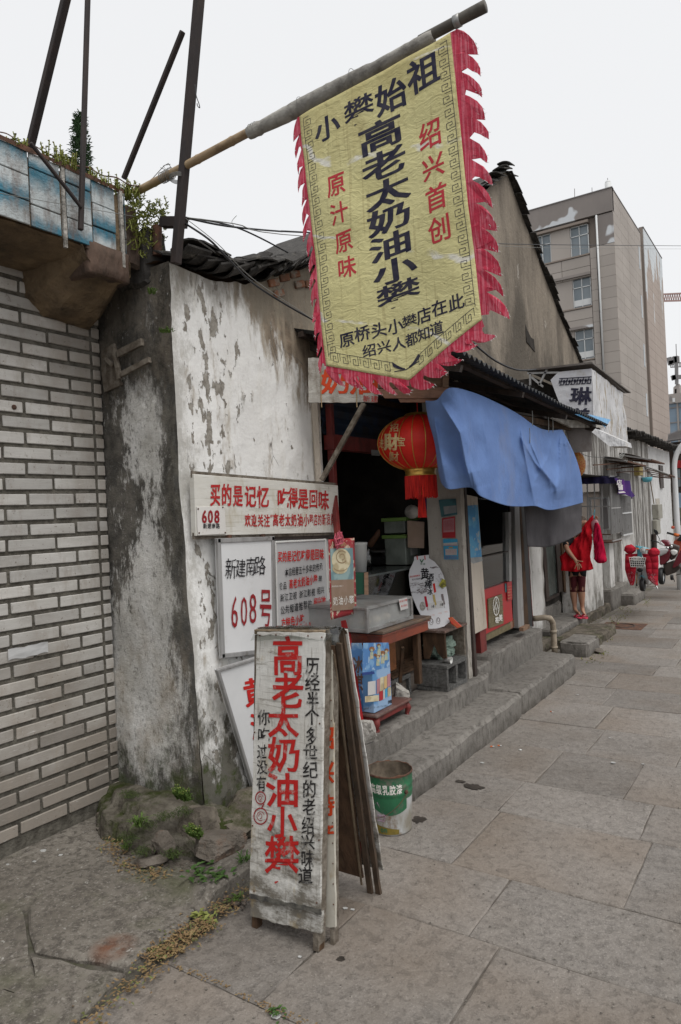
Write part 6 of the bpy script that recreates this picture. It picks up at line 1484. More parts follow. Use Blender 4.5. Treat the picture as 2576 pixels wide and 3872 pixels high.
def onball(u,v,k=1.012):
 d=ray(u,v);o=CO-lc;S_=Vector((1/(ra*k),1/(ra*k),1/(rb*k)));o2=Vector((o.x*S_.x,o.y*S_.y,o.z*S_.z));d2=Vector((d.x*S_.x,d.y*S_.y,d.z*S_.z))
 A_,B_,C_=d2.dot(d2),2*o2.dot(d2),o2.dot(o2)-1;disc=B_*B_-4*A_*C_
 return CO+d*((-B_-math.sqrt(max(disc,0)))/(2*A_))
m=MB()
for ch,x0,y0,x1,y1,b in(('財',592,660,702,792,.04),('招',636,588,704,652,.01),('宝',688,688,752,762,.01),('财',628,800,706,872,.01),('进',556,700,592,775,.01)):
 stamp(m,ch,lambda a,b_:onball(*cB(x0+(x1-x0)*a,y1+(y0-y1)*b_)),0,0,1,1,bold=b,cut=6)
m.build('gold_lettering','gold_foil',ln)
# corrugated awning
aw=thing('corrugated_awning','dark corrugated iron awning over the shop fronts','awning',(-2.1,5.5,2.5))
e0,e1,e2=at(1052,803,'x',-1.6),at(1200,885,'x',-1.6),at(1400,978,'x',-1.6)
def aedge(s):
 y=e0.y+s*(e2.y-e0.y);return Vector((-1.6,y,e0.z+(e2.z-e0.z)*s-.02*math.sin(s*3.1)))
LEN=e2.y-e0.y;print('awning',e0,e2)
def awn(a,b):
 p=aedge(a);y=p.y
 return Vector((-1.6-b*1.15,y,p.z+b*.33+.014*math.sin(y*2*math.pi/.076)-.01*nz(y*2,b*3)))
m=MB();m.grid(awn,360,4);o=m.build('sheet','corrugated',aw,smooth=False,solid=.002)
for b in(.12,.55,.95):
 m=MB();m.bar(awn(.0,b)+Vector((0,-.0,-.035)),awn(1,b)+Vector((0,0,-.035)),.04,.035);m.build('purlin','dark_frame',aw)
for s in(.05,.35,.65,.97):
 m=MB();m.bar(awn(s,0.05)+Vector((0,0,-.07)),awn(s,1)+Vector((0,0,-.07)),.035,.04);m.build('rafter','dark_frame',aw)
m=MB();m.grid(lambda a,b:(-1.6+.0-.0*b,aedge(a).y,awn(a,0).z+.002+.004*math.sin(a*200)),360,1)
# boards and film at the far end of the awning
cD=crop(1876,1500,.44643)
pe=Pl((-1.75,7.2,2.3),(1,0,0))
m=MB();quadpx(m,pe,[(470,178),(880,225),(915,262),(640,262)],.02,cf=cD);tag(m.build('awning_soffit_sheet','pale_rock',None),'pale flat sheet under the far end of the awning','sheet')
m=MB();quadpx(m,Pl((-1.8,7.2,2.3),(.5,-1,0)),[(590,270),(803,235),(815,462),(650,475)],.02,cf=cD);tag(m.build('rusty_sheet',mat('panel_grey',(.22,.20,.195),(.17,.155,.15),5,rough=.6,dirt=(.12,.08,.06),dsc=6),None),'grey rust-stained panel hanging at the end of the awning','panel')
m=MB();m.prism([Pl((-1.62,7.2,2.3),(1,0,0)).px(*cD(*c))for c in((668,148),(800,152),(972,195),(925,262),(880,215),(800,205))],(-.004,0,0));tag(m.build('blue_film',mat('film_blue',(.05,.30,.62),(.12,.40,.68),12,rough=.3),None),'bright blue plastic film sticking out past the awning end','film')
m=MB();m.bar(at(1180,960,'x',-1.85),at(1312,985,'x',-1.85),.03,.05);tag(m.build('hanging_beam','dark_wood',None),'dark timber beam from which the blue cloth hangs','beam')
# cloths
tops=[(980,922),(1006,920),(1034,893),(1085,902),(1142,926),(1191,952),(1231,980),(1259,990),(1294,989)]
bots=[(1017,1111),(1034,1126),(1084,1122),(1108,1143),(1163,1163),(1200,1166),(1232,1165),(1269,1174),(1341,1157)]
def lerpl(L,a):
 t=a*(len(L)-1);i=min(int(t),len(L)-2);f=t-i
 g=lambda k:L[max(0,min(len(L)-1,k))]
 p0,p1,p2,p3=g(i-1),g(i),g(i+1),g(i+2)
 return tuple(.5*(2*p1[q]+(p2[q]-p0[q])*f+(2*p0[q]-5*p1[q]+4*p2[q]-p3[q])*f*f+(3*p1[q]-p0[q]-3*p2[q]+p3[q])*f**3)for q in(0,1))
FOLD=[([(1196,967),(1204,1027),(1218,1098),(1231,1162)],.030,16),([(1210,994),(1245,1076),(1278,1120),(1283,1150)],.028,15),([(1290,990),(1288,1049),(1286,1103),(1275,1150)],.030,14),([(1293,990),(1305,1049),(1299,1109),(1294,1158)],.022,13),([(1294,990),(1318,1043),(1329,1103),(1332,1152)],.018,12),([(1196,1003),(1231,1065),(1264,1103),(1267,1128)],.016,12),([(1270,1000),(1262,1050),(1240,1090),(1230,1110)],.012,12),([(1018,930),(1058,996),(1073,1071),(1088,1124)],.055,20),([(1000,960),(1010,1020),(1026,1110)],.03,12),([(1100,930),(1120,1020),(1128,1100),(1132,1155)],.020,22),([(1140,940),(1160,1040),(1166,1165)],.014,20)]
def bluec(a,b):
 tu,tv=lerpl(tops,a);bu,bv=lerpl(bots,a);sag=0
 u=tu+(bu-tu)*b+(14*math.sin(b*3.1)*max(0,a-.85)/.15 if a>.85 else 0);v=tv+(bv-tv)*b
 if a<.12:u+=-2*math.sin(b*9)*(1-a/.12)
 x=-1.75-.22*max(0,1-a/.30)**1.3+.012*nz(a*3,b*2,2)+.008*nz(a*9-b*3,b*3,6)
 x+=.018*math.sin(a*17+.6)*b*b
 for pts,d_,w_ in FOLD:
  best=1e9;sd_=1;tt=0
  for i in range(len(pts)-1):
   (x0,y0),(x1,y1)=pts[i],pts[i+1];dx,dy=x1-x0,y1-y0;q=max(0,min(1,((u-x0)*dx+(v-y0)*dy)/(dx*dx+dy*dy)))
   ex,ey=u-x0-q*dx,v-y0-q*dy;e_=math.hypot(ex,ey)
   if e_<best:best=e_;sd_=1 if ex*dy-ey*dx>0 else-1;tt=(i+q)/(len(pts)-1)
  k_w=w_*(.5+1.1*tt);fade=min(1,tt*5+.15)*min(1,(1-tt)*3+.35)
  x+=d_*fade*(math.exp(-best/k_w)if sd_>0 else math.exp(-best/(k_w*.55)))
 return at(u,v,'x',x)
t=thing('blue_cloth_awning','large faded blue cloth hung under the awning as a sun shade','cloth',at(1150,930,'x',-1.72))
m=MB();m.grid(bluec,220,90);m.build('cloth','blue_cloth',t,smooth=True,solid=.002)
m=MB();m.grid(lambda a,b:bluec(a,.975+b*.02)+Vector((.0025,0,0)),150,1);m.build('hem','blue_cloth',t,smooth=True)
m=MB()
for u,v in((1225,960),(1262,975),(1272,975),(1219,1000)):m.tube([at(u,v-15,'x',-1.72),at(u+1,v,'x',-1.72),at(u+1,v+20,'x',-1.715)],.003,5)
m.build('hook_wire','grey_wire',t)
def grey(a,b):
 tu,tv=1204+134*a,1140;bu,bv=1214+125*a,1258+2*math.sin(a*3)-34*(max(0,a-.3)/.7)**1.6
 x=-1.97+.02*math.sin(a*14+b)*(.4+b)+.03*nz(a*4,b*2,3);return at(tu+(bu-tu)*b,tv+(bv-tv)*b,'x',x)
m=MB();m.grid(grey,80,30);tag(m.build('dark_grey_cloth','grey_cloth',None,smooth=True,solid=.002),'dark grey cloth hanging just below the blue cloth','cloth')
m=MB();m.bar(at(1195,1140,'x',-1.99),at(1345,1136,'x',-1.99),.012);tag(m.build('cloth_line','dark_frame',None),'thin rod carrying the dark grey cloth','rod')
# brown gable house behind
gh=thing('tall_gable_house','tall old house with a brown weathered gable wall behind the shops','house',(-5,11.6,0))
GX=-4.0;pk=at(1165,392,'x',GX);ev=at(1335,836,'x',GX)
def gz(y):return pk.z-abs(y-pk.y)*(pk.z-ev.z)/(ev.y-pk.y)-.12*math.sin(min(1,abs(y-pk.y)/(ev.y-pk.y))*3.14)
YL0=7.45
m=MB();m.grid(lambda a,b:(GX+.03*nz((YL0+a*(ev.y-YL0))*1.2,b*6),YL0+a*(ev.y-YL0),2.2+b*(gz(YL0+a*(ev.y-YL0))-2.2)),50,40)
m.build('gable_wall','gable_wall',gh,smooth=True)
m=MB();m.add([(GX,YL0,gz(YL0)+.02),(GX,pk.y,gz(pk.y)+.02),(-9,pk.y,gz(pk.y)+.02),(-9,YL0,gz(YL0)+.02)],[(0,1,2,3)]);m.add([(GX,ev.y,ev.z+.02),(GX,pk.y,pk.z+.02),(-9,pk.y,pk.z+.02),(-9,ev.y,ev.z+.02)],[(0,1,2,3)]);m.box(-9,GX-.02,YL0,YL0+.1,0,gz(YL0));m.build('roof_slope','roof_tile',gh)
h=at(1219,775,'x',GX)
m=MB();m.prism([(GX+.012,h.y-.20,h.z-.13),(GX+.012,h.y+.24,h.z-.24),(GX+.012,h.y+.20,h.z+.10),(GX+.012,h.y-.26,h.z+.22)],(-.008,0,0));m.build('vent_shade_patch','dark_inside',gh)  # flat dark sheet on the wall, its colour stands for the recess's shade
gt=clay_tile(.30,.22,-.03,.018).build('roof_tile','roof_tile',gh);y=pk.y-.9;k=0
gt.matrix_parent_inverse=Matrix.Translation(-gh.location)
while y<ev.y:
 o=gt if k==0 else gt.copy()
 if k:COL.objects.link(o)
 sl=-math.atan2(pk.z-ev.z,ev.y-pk.y)if y>pk.y else .5
 o.location=(GX-.02+U(-.03,.05),y,gz(y)+.02+U(-.015,.02));o.rotation_euler=(sl+.10*(1 if y>pk.y else-1)+U(-.05,.05),U(-.1,.1),0);y+=.175;k+=1
for k in range(7):
 o=gt.copy();COL.objects.link(o);o.location=(GX+.0+U(-.04,.06),pk.y-.75+k*.15,gz(pk.y-.75+k*.15)+.07+.03*(k%2));o.rotation_euler=(.3+U(-.2,.2),U(-.15,.15),U(-.2,.2))
 # sign box with a black character
cG=crop(1776,600,.51020)
YQ=8.0;XC=at(1362,848,'y',YQ).x
sb=thing('shop_sign_box','white peeling box sign with a black brush character under a tilted tin roof','sign',(XC,YQ,2.4))
pf2=Pl((0,YQ,0),(0,-1,0));ps2=Pl((XC,0,0),(1,0,0))
mat('film_white',(.56,.56,.58),(.50,.50,.53),5,dirt=(.34,.31,.26),dsc=5,dlo=.55,dhi=.75,rough=.5,bump=.01,bsc=12)
t_=NT('film_flaking');b_f=t_.mix(t_.rng(t_.noise(4),.35,.65),(.56,.56,.57),(.48,.48,.49));b_f=t_.mix(t_.rng(t_.noise(13,(1,1.2,.28),6,.7),.54,.60),b_f,(.28,.23,.16));b_f=t_.mix(t_.rng(t_.noise(20,(1,1,.3),5,.7,off=(3,3,3)),.62,.66),b_f,(.06,.06,.06));t_.done(b_f,.7,t_.bump(t_.noise(14,(1,1,.4),6),.03))
m=MB();P=[pf2.px(*cG(*c))for c in((600,1640),(660,1580),(905,1555),(925,1990),(735,1990))];m.prism(P,(0,.02,0));m.build('front_film','film_white',sb)
m=MB();P=[ps2.px(*cG(*c))for c in((905,1555),(1145,1745),(1152,1995),(920,1995))];P[2]=ps2.px(*cD(1110,415));P[3]=ps2.px(*cD(832,275))
def sidef(a,b):p=(P[0]*(1-a)+P[1]*a)*b+(P[3]*(1-a)+P[2]*a)*(1-b);return p+Vector((.02*nz(p.y*5,p.z*4)-.0,0,.015*nz(p.y*9,3)*(b>.95)))
m.grid(sidef,30,20);m.build('side_film','film_flaking',sb,smooth=True)
m=MB();m.prism([Pl((XC-.1,0,0),(.4,-1,0)).px(*cD(*c))for c in((812,300),(960,420),(1100,420),(1090,380),(840,270))],(0,.03,0));m.build('torn_bottom','film_flaking',sb)
m=MB();m.prism([at(*cG(*c),'y',YQ)if i<2 else at(*cG(*c),'x',XC+.02)for i,c in enumerate(((420,1568),(905,1512),(1195,1735),(1150,1740)))],(0,0,.012));
m.v=[Vector(p)for p in m.v];m.build('tin_roof',mat('old_tin',(.13,.115,.105),(.10,.085,.075),4,rough=.6,dirt=(.06,.045,.035),dsc=4),sb)
A0,A1,A2,A3=at(*cG(420,1575),'y',YQ),at(*cG(912,1518),'y',YQ-.05),at(*cG(1195,1738),'x',XC+.05),at(*cG(1090,1700),'x',XC-.3)
m=MB();m.prism([A0,A1,A2,A0+Vector((0,A2.y-A0.y,0))],(0,0,.015));m.build('tin_roof','old_tin',sb)
m=MB()
for p,q in(((450,1590),(450,1680)),((430,1590),(660,1585)),((460,1620),(545,1690)),((580,1550),(515,1680))):m.bar(pf2.px(*cG(*p),-.02),pf2.px(*cG(*q),-.02),.022)
m.build('frame','aluminium',sb)
m=MB();m.box(-3.2,-2.55,YQ+.05,YQ+1.6,2.2,3.1);m.build('back_box','dark_inside',sb)
m=MB();chpx(m,'琳',pf2,cG,745,1690,905,1825,off=.006,bold=.03,jit=.05,shear=.1);chpx(m,'美',pf2,cG,750,1845,895,1965,off=.006,bold=.03,jit=.05,shear=.1);m.build('black_characters','ink_navy',sb)
m=MB()
def gp(x,y):return pf2.px(*cG(665+x*240,1630+y*48-x*14),.006)
for k in range(6):
 x=k/6;w6=1/6
 for pts in([(x,0),(x+w6,0)],[(x,.5),(x+w6*.5,.5),(x+w6*.5,0)],[(x,1),(x+w6*.8,1)],[(x+w6*.3,1),(x+w6*.3,.25)],[(x+w6*.8,.25),(x+w6*.8,1)],[(x+w6*.6,.5),(x+w6,.5)],[(x,.25),(x,.8)]):stroke(m,[gp(*q)for q in pts],.011,pf2.n)
m.build('key_pattern','ink_navy',sb)
# pale clad building
BY=45.0;bc0=at(1408,432,'y',BY);BXc=bc0.x
bd=thing('stone_clad_building','tall beige stone clad building with flaking parapet behind the old houses','building',(BXc,BY,0))
zt=bc0.z
def BP(px,py):return at(*cG(px,py),'y',BY)
m=MB();m.box(-30,BXc-.06,BY+.34,54.0,0,zt-.02);m.box(-30,BXc-.9,54.0,55.2,0,zt);m.build('core','clad_joint',bd)
m=MB();m.box(-30,BXc-.04,55.2,63.4,0,zt+.85);m.build('rear_block','clad_joint',bd)
def panels(name,mt,origin,U_,V_,nu,nv,du,dv,th=.05,gap=.014,skip=None):
 global npan
 cache={}
 for j in range(nv):
  for i in range(nu):
   if skip and skip(i,j):continue
   key=0
   if key not in cache:
    q=MB();u_,v_=Vector(U_),Vector(V_);nn=u_.cross(v_).normalized()
    if nn.dot(CO-Vector(origin))<0:nn=-nn
    q.prism([u_*gap,u_*(du-gap),u_*(du-gap)+v_*(dv-gap),u_*gap+v_*(dv-gap)],-nn*th)
    o=q.build(name,mt,bd);cache[key]=o
   else:o=cache[key].copy();COL.objects.link(o)
   o.matrix_parent_inverse=Matrix.Translation(-bd.location)
   o.location=Vector(origin)+Vector(U_)*du*i+Vector(V_)*dv*j
panels('stone_panel','clad_stone',(BXc,BY+.02,1.6),(0,1,0),(0,0,1),4,29,2.22,.662)
panels('stone_panel','clad_flaked',(BXc,55.25,1.6),(0,1,0),(0,0,1),3,30,2.7,.667)
xp0,xp1=BP(905,700).x,BXc
panels('stone_panel','clad_stone',(xp1-1.05,BY,1.6),(1,0,0),(0,0,1),1,24,1.05,.662)
panels('stone_panel','clad_stone',(xp1-1.05-.42,BY+.02,1.6),(1,0,0),(0,0,1),1,24,.40,.662)
m=MB();m.box(xp1-1.05,xp1,BY-.0,BY+.06,17.5,19.35);m.build('stained_panel','clad_dark',bd)
m=MB();m.box(-30,BXc,BY-.05,BY+.35,19.42,zt);m.build('parapet','clad_dark',bd);m=MB();m.box(-30,BXc+.05,BY-.1,BY+.3,zt,zt+.05);m.build('coping','far_grey',bd)
m=MB();m.box(BXc-.3,BXc+.03,BY,54.0,zt,zt+.05);m.box(BXc-.3,BXc+.03,55.2,63.4,zt+.85,zt+.9);m.build('coping','far_grey',bd)
wr=[BP(743,495),BP(893,688)];X1=(wr[0].x,wr[1].x);wl=BP(505,545).x;wl1=BP(598,545).x
xr=xp1-1.05-.43
st_z=[(BP(743,495).z,BP(743,690).z)]
tops_z=[BP(818,480).z,BP(843,862).z,BP(866,1250).z,BP(866,1250).z-3.45,BP(866,1250).z-6.9]
for fl,zt_ in enumerate(tops_z):
 zt_=zt_-.05;zb_=zt_-1.9
 for k in range(5):
  x1=xr-.05-k*2.35;x0=x1-1.12
  w_=MB();w_.box(x0,x1,BY+.24,BY+.26,zb_,zt_);win=w_.build('window','far_glass',bd)
  f=MB()
  for(a,b,c,d)in((x0,x1,zt_-.05,zt_),(x0,x1,zb_,zb_+.05),(x0,x0+.05,zb_,zt_),(x1-.05,x1,zb_,zt_),((x0+x1)/2-.025,(x0+x1)/2+.025,zb_,zt_),(x0,x1,zb_+1.25,zb_+1.3)):f.box(a,b,BY+.19,BY+.235,c,d)
  f.build('frame','far_white',win)
  if fl in(1,2)and k==0:
   q=MB();q.box(x0+.06,x1-.06,BY+.205,BY+.225,zb_+.12,zb_+.5);q.build('paper','far_white',win)
  q=MB();q.box(x0-1.22,x0-.01,BY+.12,BY+.30,zb_,zt_);q.build('wall_panel','clad_stone',bd)
 q=MB();q.box(-30,xr,BY-.12,BY+.3,zt_+.0,zt_+.16);q.build('lintel_ledge','clad_dark' if fl else 'clad_joint',bd)
 q=MB();q.box(-30,xr,BY-.02,BY+.3,zb_-.1,zb_-.01);q.build('sill','clad_joint',bd)
 q=MB();
 for k in range(7):
  for r in range(2):
   q=MB();q.box(xr-(k+1)*1.75+.012,xr-k*1.75-.012,BY+.03,BY+.3,zb_-.12-(r+1)*.66+.012,zb_-.12-r*.66-.012);q.build('stone_panel','clad_stone',bd)
m=MB();d0,d1=BP(942,425),BP(1015,1600);m.tube([(d0.x,BY-.12,d0.z),(d0.x+.0,BY-.12,d1.z)],.06,8);m.build('drain_pipe','far_white',bd,smooth=True)
for yy,zz in((53.1,19.0),(53.1,15.55),(53.1,12.1),(53.1,8.6)):
 m=MB();m.box(BXc-.02,BXc+.012,yy-.15,yy+.3,zz-1.0,zz+.6);m.build('slit_window','far_glass',bd)
m=MB();cpt=BP(975,215);m.tube([(cpt.x,BY+2,zt-.2),(cpt.x,BY+2,BP(975,90).z)],.19,12);m.ball((cpt.x,BY+2,BP(975,90).z),.19,n=10);m.build('roof_pipe','far_white',bd,smooth=True)
m=MB();m.tube([(cpt.x,BY+2,BP(975,90).z),(cpt.x,BY+2,BP(975,50).z)],.02,5);m.tube([(BP(780,300).x,BY,zt),(BP(780,260).x,BY,zt+.6)],.02,5);m.tube([(BP(908,250).x,BY,zt),(BP(908,225).x,BY,zt+.35)],.02,5);m.build('lightning_rod','far_grey',bd)
# farther still: office tower, mast, crane, tiled pavilion
cH=crop(2476,1050,.339)
YT=170.0
def TPx(px,py,y=YT):return at(*cH(px,py),'y',y)
tb=thing('glass_office_tower','distant office tower with blue glass and a stone top','building',TPx(230,1700))
a_,b_=TPx(120,1415),TPx(420,1800)
m=MB();m.box(a_.x,b_.x+8,YT,YT+15,-2,a_.z);m.build('glass_wall','far_blue_glass',tb)
x=a_.x
while x<b_.x:m=MB();m.box(x,x+.35,YT-.3,YT,0,a_.z);m.build('mullion','far_wall',tb);x+=2.25
z=12
while z<a_.z:m=MB();m.box(a_.x,b_.x,YT-.2,YT,z,z+.25);m.build('transom','far_grey',tb);z+=3.3
c_=TPx(120,1310);m=MB();m.box(a_.x,b_.x+8,YT-.8,YT+10,a_.z,c_.z);m.build('stone_top','far_wall',tb)
m=MB()
q0,q1=TPx(205,1350),TPx(235,1390);m.box(q0.x,q1.x,YT-1,YT-.8,q1.z,q0.z);m.build('window','far_white',tb)
m=MB();p0=TPx(238,1310);
m.prism([TPx(208,1310),TPx(208,1225),TPx(250,1185),TPx(275,1185),TPx(280,1310),TPx(245,1310),TPx(245,1235),TPx(222,1245),TPx(222,1310)],(0,4,0));m.build('roof_frame','far_wall',tb)
m=MB();pt8=Pl((0,YT-.9,0),(0,-1,0));stamp(m,'B',lambda a,b:pt8.px(*cH(165+50*a,1375-62*b),.05),0,0,1,1,bold=.02);m.build('roof_letter','far_grey',tb)
am=thing('antenna_mast','distant lattice mast with antenna panels on the office tower roof','antenna',TPx(240,1185))
m=MB();
for px in(236,256):m.bar(TPx(px,1190),TPx(px-4,890),.35)
for k in range(12):m.bar(TPx(236,1190-k*24),TPx(256,1175-k*24),.2)
m.bar(TPx(243,890),TPx(238,740),.15);m.build('lattice','far_grey',am)
for p,q in(((158,890),(176,970)),((186,925),(190,975)),((220,880),(224,950)),((232,875),(236,950)),((246,880),(250,950)),((205,1090),(218,1140)),((222,1085),(226,1140)),((285,1085),(282,1130))):
 m=MB();m.bar(TPx(*p),TPx(*q),1.0,.5);m.build('antenna_panel','far_grey',am)
m=MB();
for y_ in(955,1000):m.bar(TPx(175,y_),TPx(320,y_-8),.2)
for px in(178,195,215,275,290):m.bar(TPx(px,955),TPx(px,1000),.15)
m.build('platform_rail','far_grey',am)
cr=thing('tower_crane','distant rusty tower crane jib crossing the sky beside the beige building','crane',TPx(200,260,260))
m=MB();L0,L1=TPx(60,187,260),TPx(420,170,260);M0,M1=TPx(60,262,260),TPx(420,252,260)
m.bar(L0,L1,.5);m.bar(M0,M1,.5);n=14
for k in range(n):
 a,b=k/n,(k+.5)/n;m.bar(M0.lerp(M1,a),L0.lerp(L1,b),.25);m.bar(L0.lerp(L1,b),M0.lerp(M1,(k+1)/n),.25)
m.build('jib','far_steel',cr)
pv_=thing('tiled_pavilion','grey tiled curved roof of a low building at the far right edge','building',TPx(250,1900,60))
def T6(px,py,y=60):return TPx(px,py,y)
m=MB();a,b=T6(150,1745),T6(420,1640);c,d=T6(150,1830),T6(420,1790)
m.grid(lambda u,v:(a.lerp(b,u)).lerp(c.lerp(d,u),v)+Vector((0,-.8*v,-.25*math.sin(v*3.1)+.08*math.sin(u*160))),200,5);m.build('roof','far_grey',pv_)
a,b,c=T6(150,1838),T6(420,1838),T6(150,2400);m=MB();m.box(a.x,b.x+3,60.2,68,c.z,a.z);m.build('wall','dark_frame',pv_)
for x0,y0,x1,y1,mt in((205,1860,240,1990,'far_glass'),(250,1860,290,1960,'far_white'),(235,2040,290,2120,'panel_red'),(205,2140,290,2330,'far_glass')):
 p,q=T6(x0,y0),T6(x1,y1);m=MB();m.box(p.x,q.x,60.0,60.18,q.z,p.z);m.build('window',mt,pv_)
 # street lamp
lp=thing('white_street_lamp','white street lamp post with a curved neck at the right edge','street lamp',(-1.9,13.9,0))
B0=at(1556,1190,'x',-1.9);y0=at(1556,1150,'x',-1.9).y
pts=[(-1.9,y0,0),(-1.9,y0,1.2),(-1.9,y0,2.15)];
for k in range(1,10):a=k/9*1.5;pts.append((-1.9+.35*(1-math.cos(a)),y0+.0,2.15+.52*math.sin(a)))
pts.append((-1.1,y0,2.72));pts.append((-.3,y0,2.75))
MB().tube(pts,[.055,.05]+[.043]*(len(pts)-2),14).build('post','lamp_white',lp,smooth=True)
m=MB();m.box(-.6,.1,y0-.08,y0+.08,2.72,2.80);m.build('lamp_head','lamp_white',lp,bevel=.02)
# far white houses along the street
XW=-2.52
cI=crop(2150,1650,.27168)
def W(px,py,x=XW):return at(*cI(px,py),'x',x)
fh=thing('far_white_house','low whitewashed house with streaked walls beyond the platform','house',(XW,12,0))
uy=lambda u,x=XW:at(u,1200,'x',x).y
yA0,yA1,yB0,yB1,yC0,yEnd=9.30,uy(1381),uy(1399),uy(1409),uy(1427),uy(1506)
ez=lambda y:2.66
def wallp(name,y0,y1,z0,z1,mt,x=XW,top=None,th=.3):
 m=MB();ny=max(2,int((y1-y0)/.15));
 m.grid(lambda a,b:(x+.010*nz((y0+a*(y1-y0))*5,(z0+b*(z1-z0))*4,3)+.004*nz((y0+a*(y1-y0))*22,(z0+b*(z1-z0))*18),y0+a*(y1-y0),z0+b*(z1-z0)),ny,16)
 m.grid(lambda a,b:(x-a*th,y0,z0+b*(z1-z0)),3,12);m.grid(lambda a,b:(x-a*th,y1,z0+b*(z1-z0)),3,12)
 return m.build(name,mt,fh,smooth=False)
wallp('pier',yA0+.35,yA1,0,1.08,'whitewash')
wallp('pier',yB0,yB1,0,1.02,'whitewash')
wallp('wall',yC0,uy(1453),0,2.75,'whitewash')
wallp('wall',uy(1453),uy(1500),0,2.75,'whitewash_black')
wallp('wall',uy(1500),uy(1548),0,2.70,'whitewash_pale')
wallp('upper_wall',8.9,yC0,2.02,2.75,'whitewash_black')
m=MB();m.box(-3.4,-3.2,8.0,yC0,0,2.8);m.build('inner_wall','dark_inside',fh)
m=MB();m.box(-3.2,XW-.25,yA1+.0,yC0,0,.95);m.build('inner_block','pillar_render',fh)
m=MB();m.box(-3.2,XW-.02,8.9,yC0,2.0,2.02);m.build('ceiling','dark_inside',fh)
m=MB();m.add([(XW+.12,8.8,2.74),(XW+.12,22,2.74),(-5,22,3.9),(-5,8.8,3.9)],[(0,1,2,3)]);m.build('roof_slope','roof_tile',fh)
ft=clay_tile(.22,.19,-.05,.02).build('roof_tile','roof_tile',fh);ft.matrix_parent_inverse=Matrix.Translation(-fh.location);y=uy(1443);k=0
yL=uy(1549)
while y<yL:
 for r in range(2):
  o=ft if(k==0)else ft.copy()
  if k:COL.objects.link(o)
  o.location=(XW+.12-r*.15+U(-.03,.03),y+U(-.02,.02),2.765+r*.045+U(-.012,.02));o.rotation_euler=(U(-.1,.1),.3+U(-.1,.1),math.pi/2+U(-.1,.1));k+=1
 y+=.135
cg=thing('window_cage','grey steel window cage projecting beside the hanging coat','window grille',W(500,1365,-2.40))
XG=-2.40;YG=at(*cI(590,1000),'x',XG).y;pgF=Pl((0,YG,0),(0,-1,0));pgS=Pl((XG,0,0),(1,0,0))
for px in(172,260,358,462,580):m=MB();m.bar(pgF.px(*cI(px,640)),pgF.px(*cI(px+14,1365)),.016);m.build('bar','aluminium',cg)
for py in(975,1365,650):m=MB();m.bar(pgF.px(*cI(170,py)),pgF.px(*cI(590,py)),.018);m.build('rail','aluminium' if py!=1365 else 'rust',cg)
ys0=YG;ys1=at(*cI(722,1000),'x',XG).y
for k in range(12):y=ys0+(ys1-ys0)*k/11;m=MB();m.bar((XG,y,W(600,1360,XG).z+.0),(XG,y,2.0),.012);m.build('bar','aluminium',cg)
for z in(1.03,1.52,2.0):m=MB();m.bar((XG,ys0,z),(XG,ys1,z),.018);m.build('rail','aluminium',cg)
m=MB();m.box(-3.1,XG,YG,ys1,1.0,1.02);m.build('floor','rust',cg)
m=MB();m.prism([pgF.px(*cI(*c),-.25)for c in((275,850),(560,840),(600,1300),(440,1300),(440,870),(310,880),(330,1180),(290,1180))],(0,.03,0));m.build('window_frame','far_white',cg)
m=MB();m.prism([pgF.px(*cI(*c),-.22)for c in((470,870),(530,860),(560,1280),(480,1290))],(0,.02,0));m.build('curtain','far_grey',cg)
for px,w6 in((640,40),(700,40)):c=pgS.px(*cI(px,1310),-.1);m=MB();m.box(c.x-.1,c.x,c.y-.07,c.y+.07,c.z-.04,c.z+.05);m.build('brick','pillar_render',cg)
m=MB();pva=Pl((0,YG-.06,0),(0,-1,0))
A4=[pva.px(*cI(*c))for c in((165,555),(640,575),(650,655),(180,665))]
m.grid(lambda a,b:(A4[0].lerp(A4[1],a)).lerp(A4[3].lerp(A4[2],a),b)+Vector((0,-.01*math.sin(a*20),.006*nz(a*9,b*3))),30,5)
m.grid(lambda a,b:(A4[0].lerp(A4[1],a))+Vector((0,.5*b,.03*b)),6,3)
tag(m.build('navy_film_valance','navy_film',None,smooth=True),'dark navy plastic valance above the window cage','film')
m=MB();ppu=Pl((XG+.06,0,0),(1,0,0));A5=[ppu.px(*cI(*c))for c in((630,578),(850,625),(925,850),(690,785))]
m.grid(lambda a,b:(A5[0].lerp(A5[1],a)).lerp(A5[3].lerp(A5[2],a),b)+Vector((.03*math.sin(a*16+b*3),0,-.05*b*math.sin(a*9+1)*a)),30,12);tag(m.build('purple_film','purple_film',None,smooth=True),'torn purple and silver plastic film flapping past the window cage','film');pfm=bpy.data.objects['purple_film']
m=MB();chpx(m,'店',ppu,cI,672,600,745,680,off=.05,bold=.03);chpx(m,'铺',ppu,cI,690,670,760,750,off=.05,bold=.03);quadpx(m,ppu,[(695,770),(770,765),(800,782),(705,790)],.001,.05,cI);m.build('white_print','ink_white',pfm)
g2=thing('barred_window','flat window with close vertical bars on the white wall beside the cage','window',W(800,1100));y0_,y1_=at(*cI(728,1000),'x',XW+.03).y,at(*cI(862,1000),'x',XW+.03).y
m=MB();m.box(XW+.005,XW+.02,y0_,y1_,1.06,2.1);m.build('opening','far_grey',g2)
for k in range(16):y=y0_+(y1_-y0_)*k/15;m=MB();m.bar((XW+.04,y,1.06),(XW+.04,y,2.12),.012);m.build('bar','aluminium',g2)
for z in(1.06,1.42,1.72,2.1):m=MB();m.bar((XW+.045,y0_,z),(XW+.045,y1_,z),.022);m.build('rail','far_white',g2)
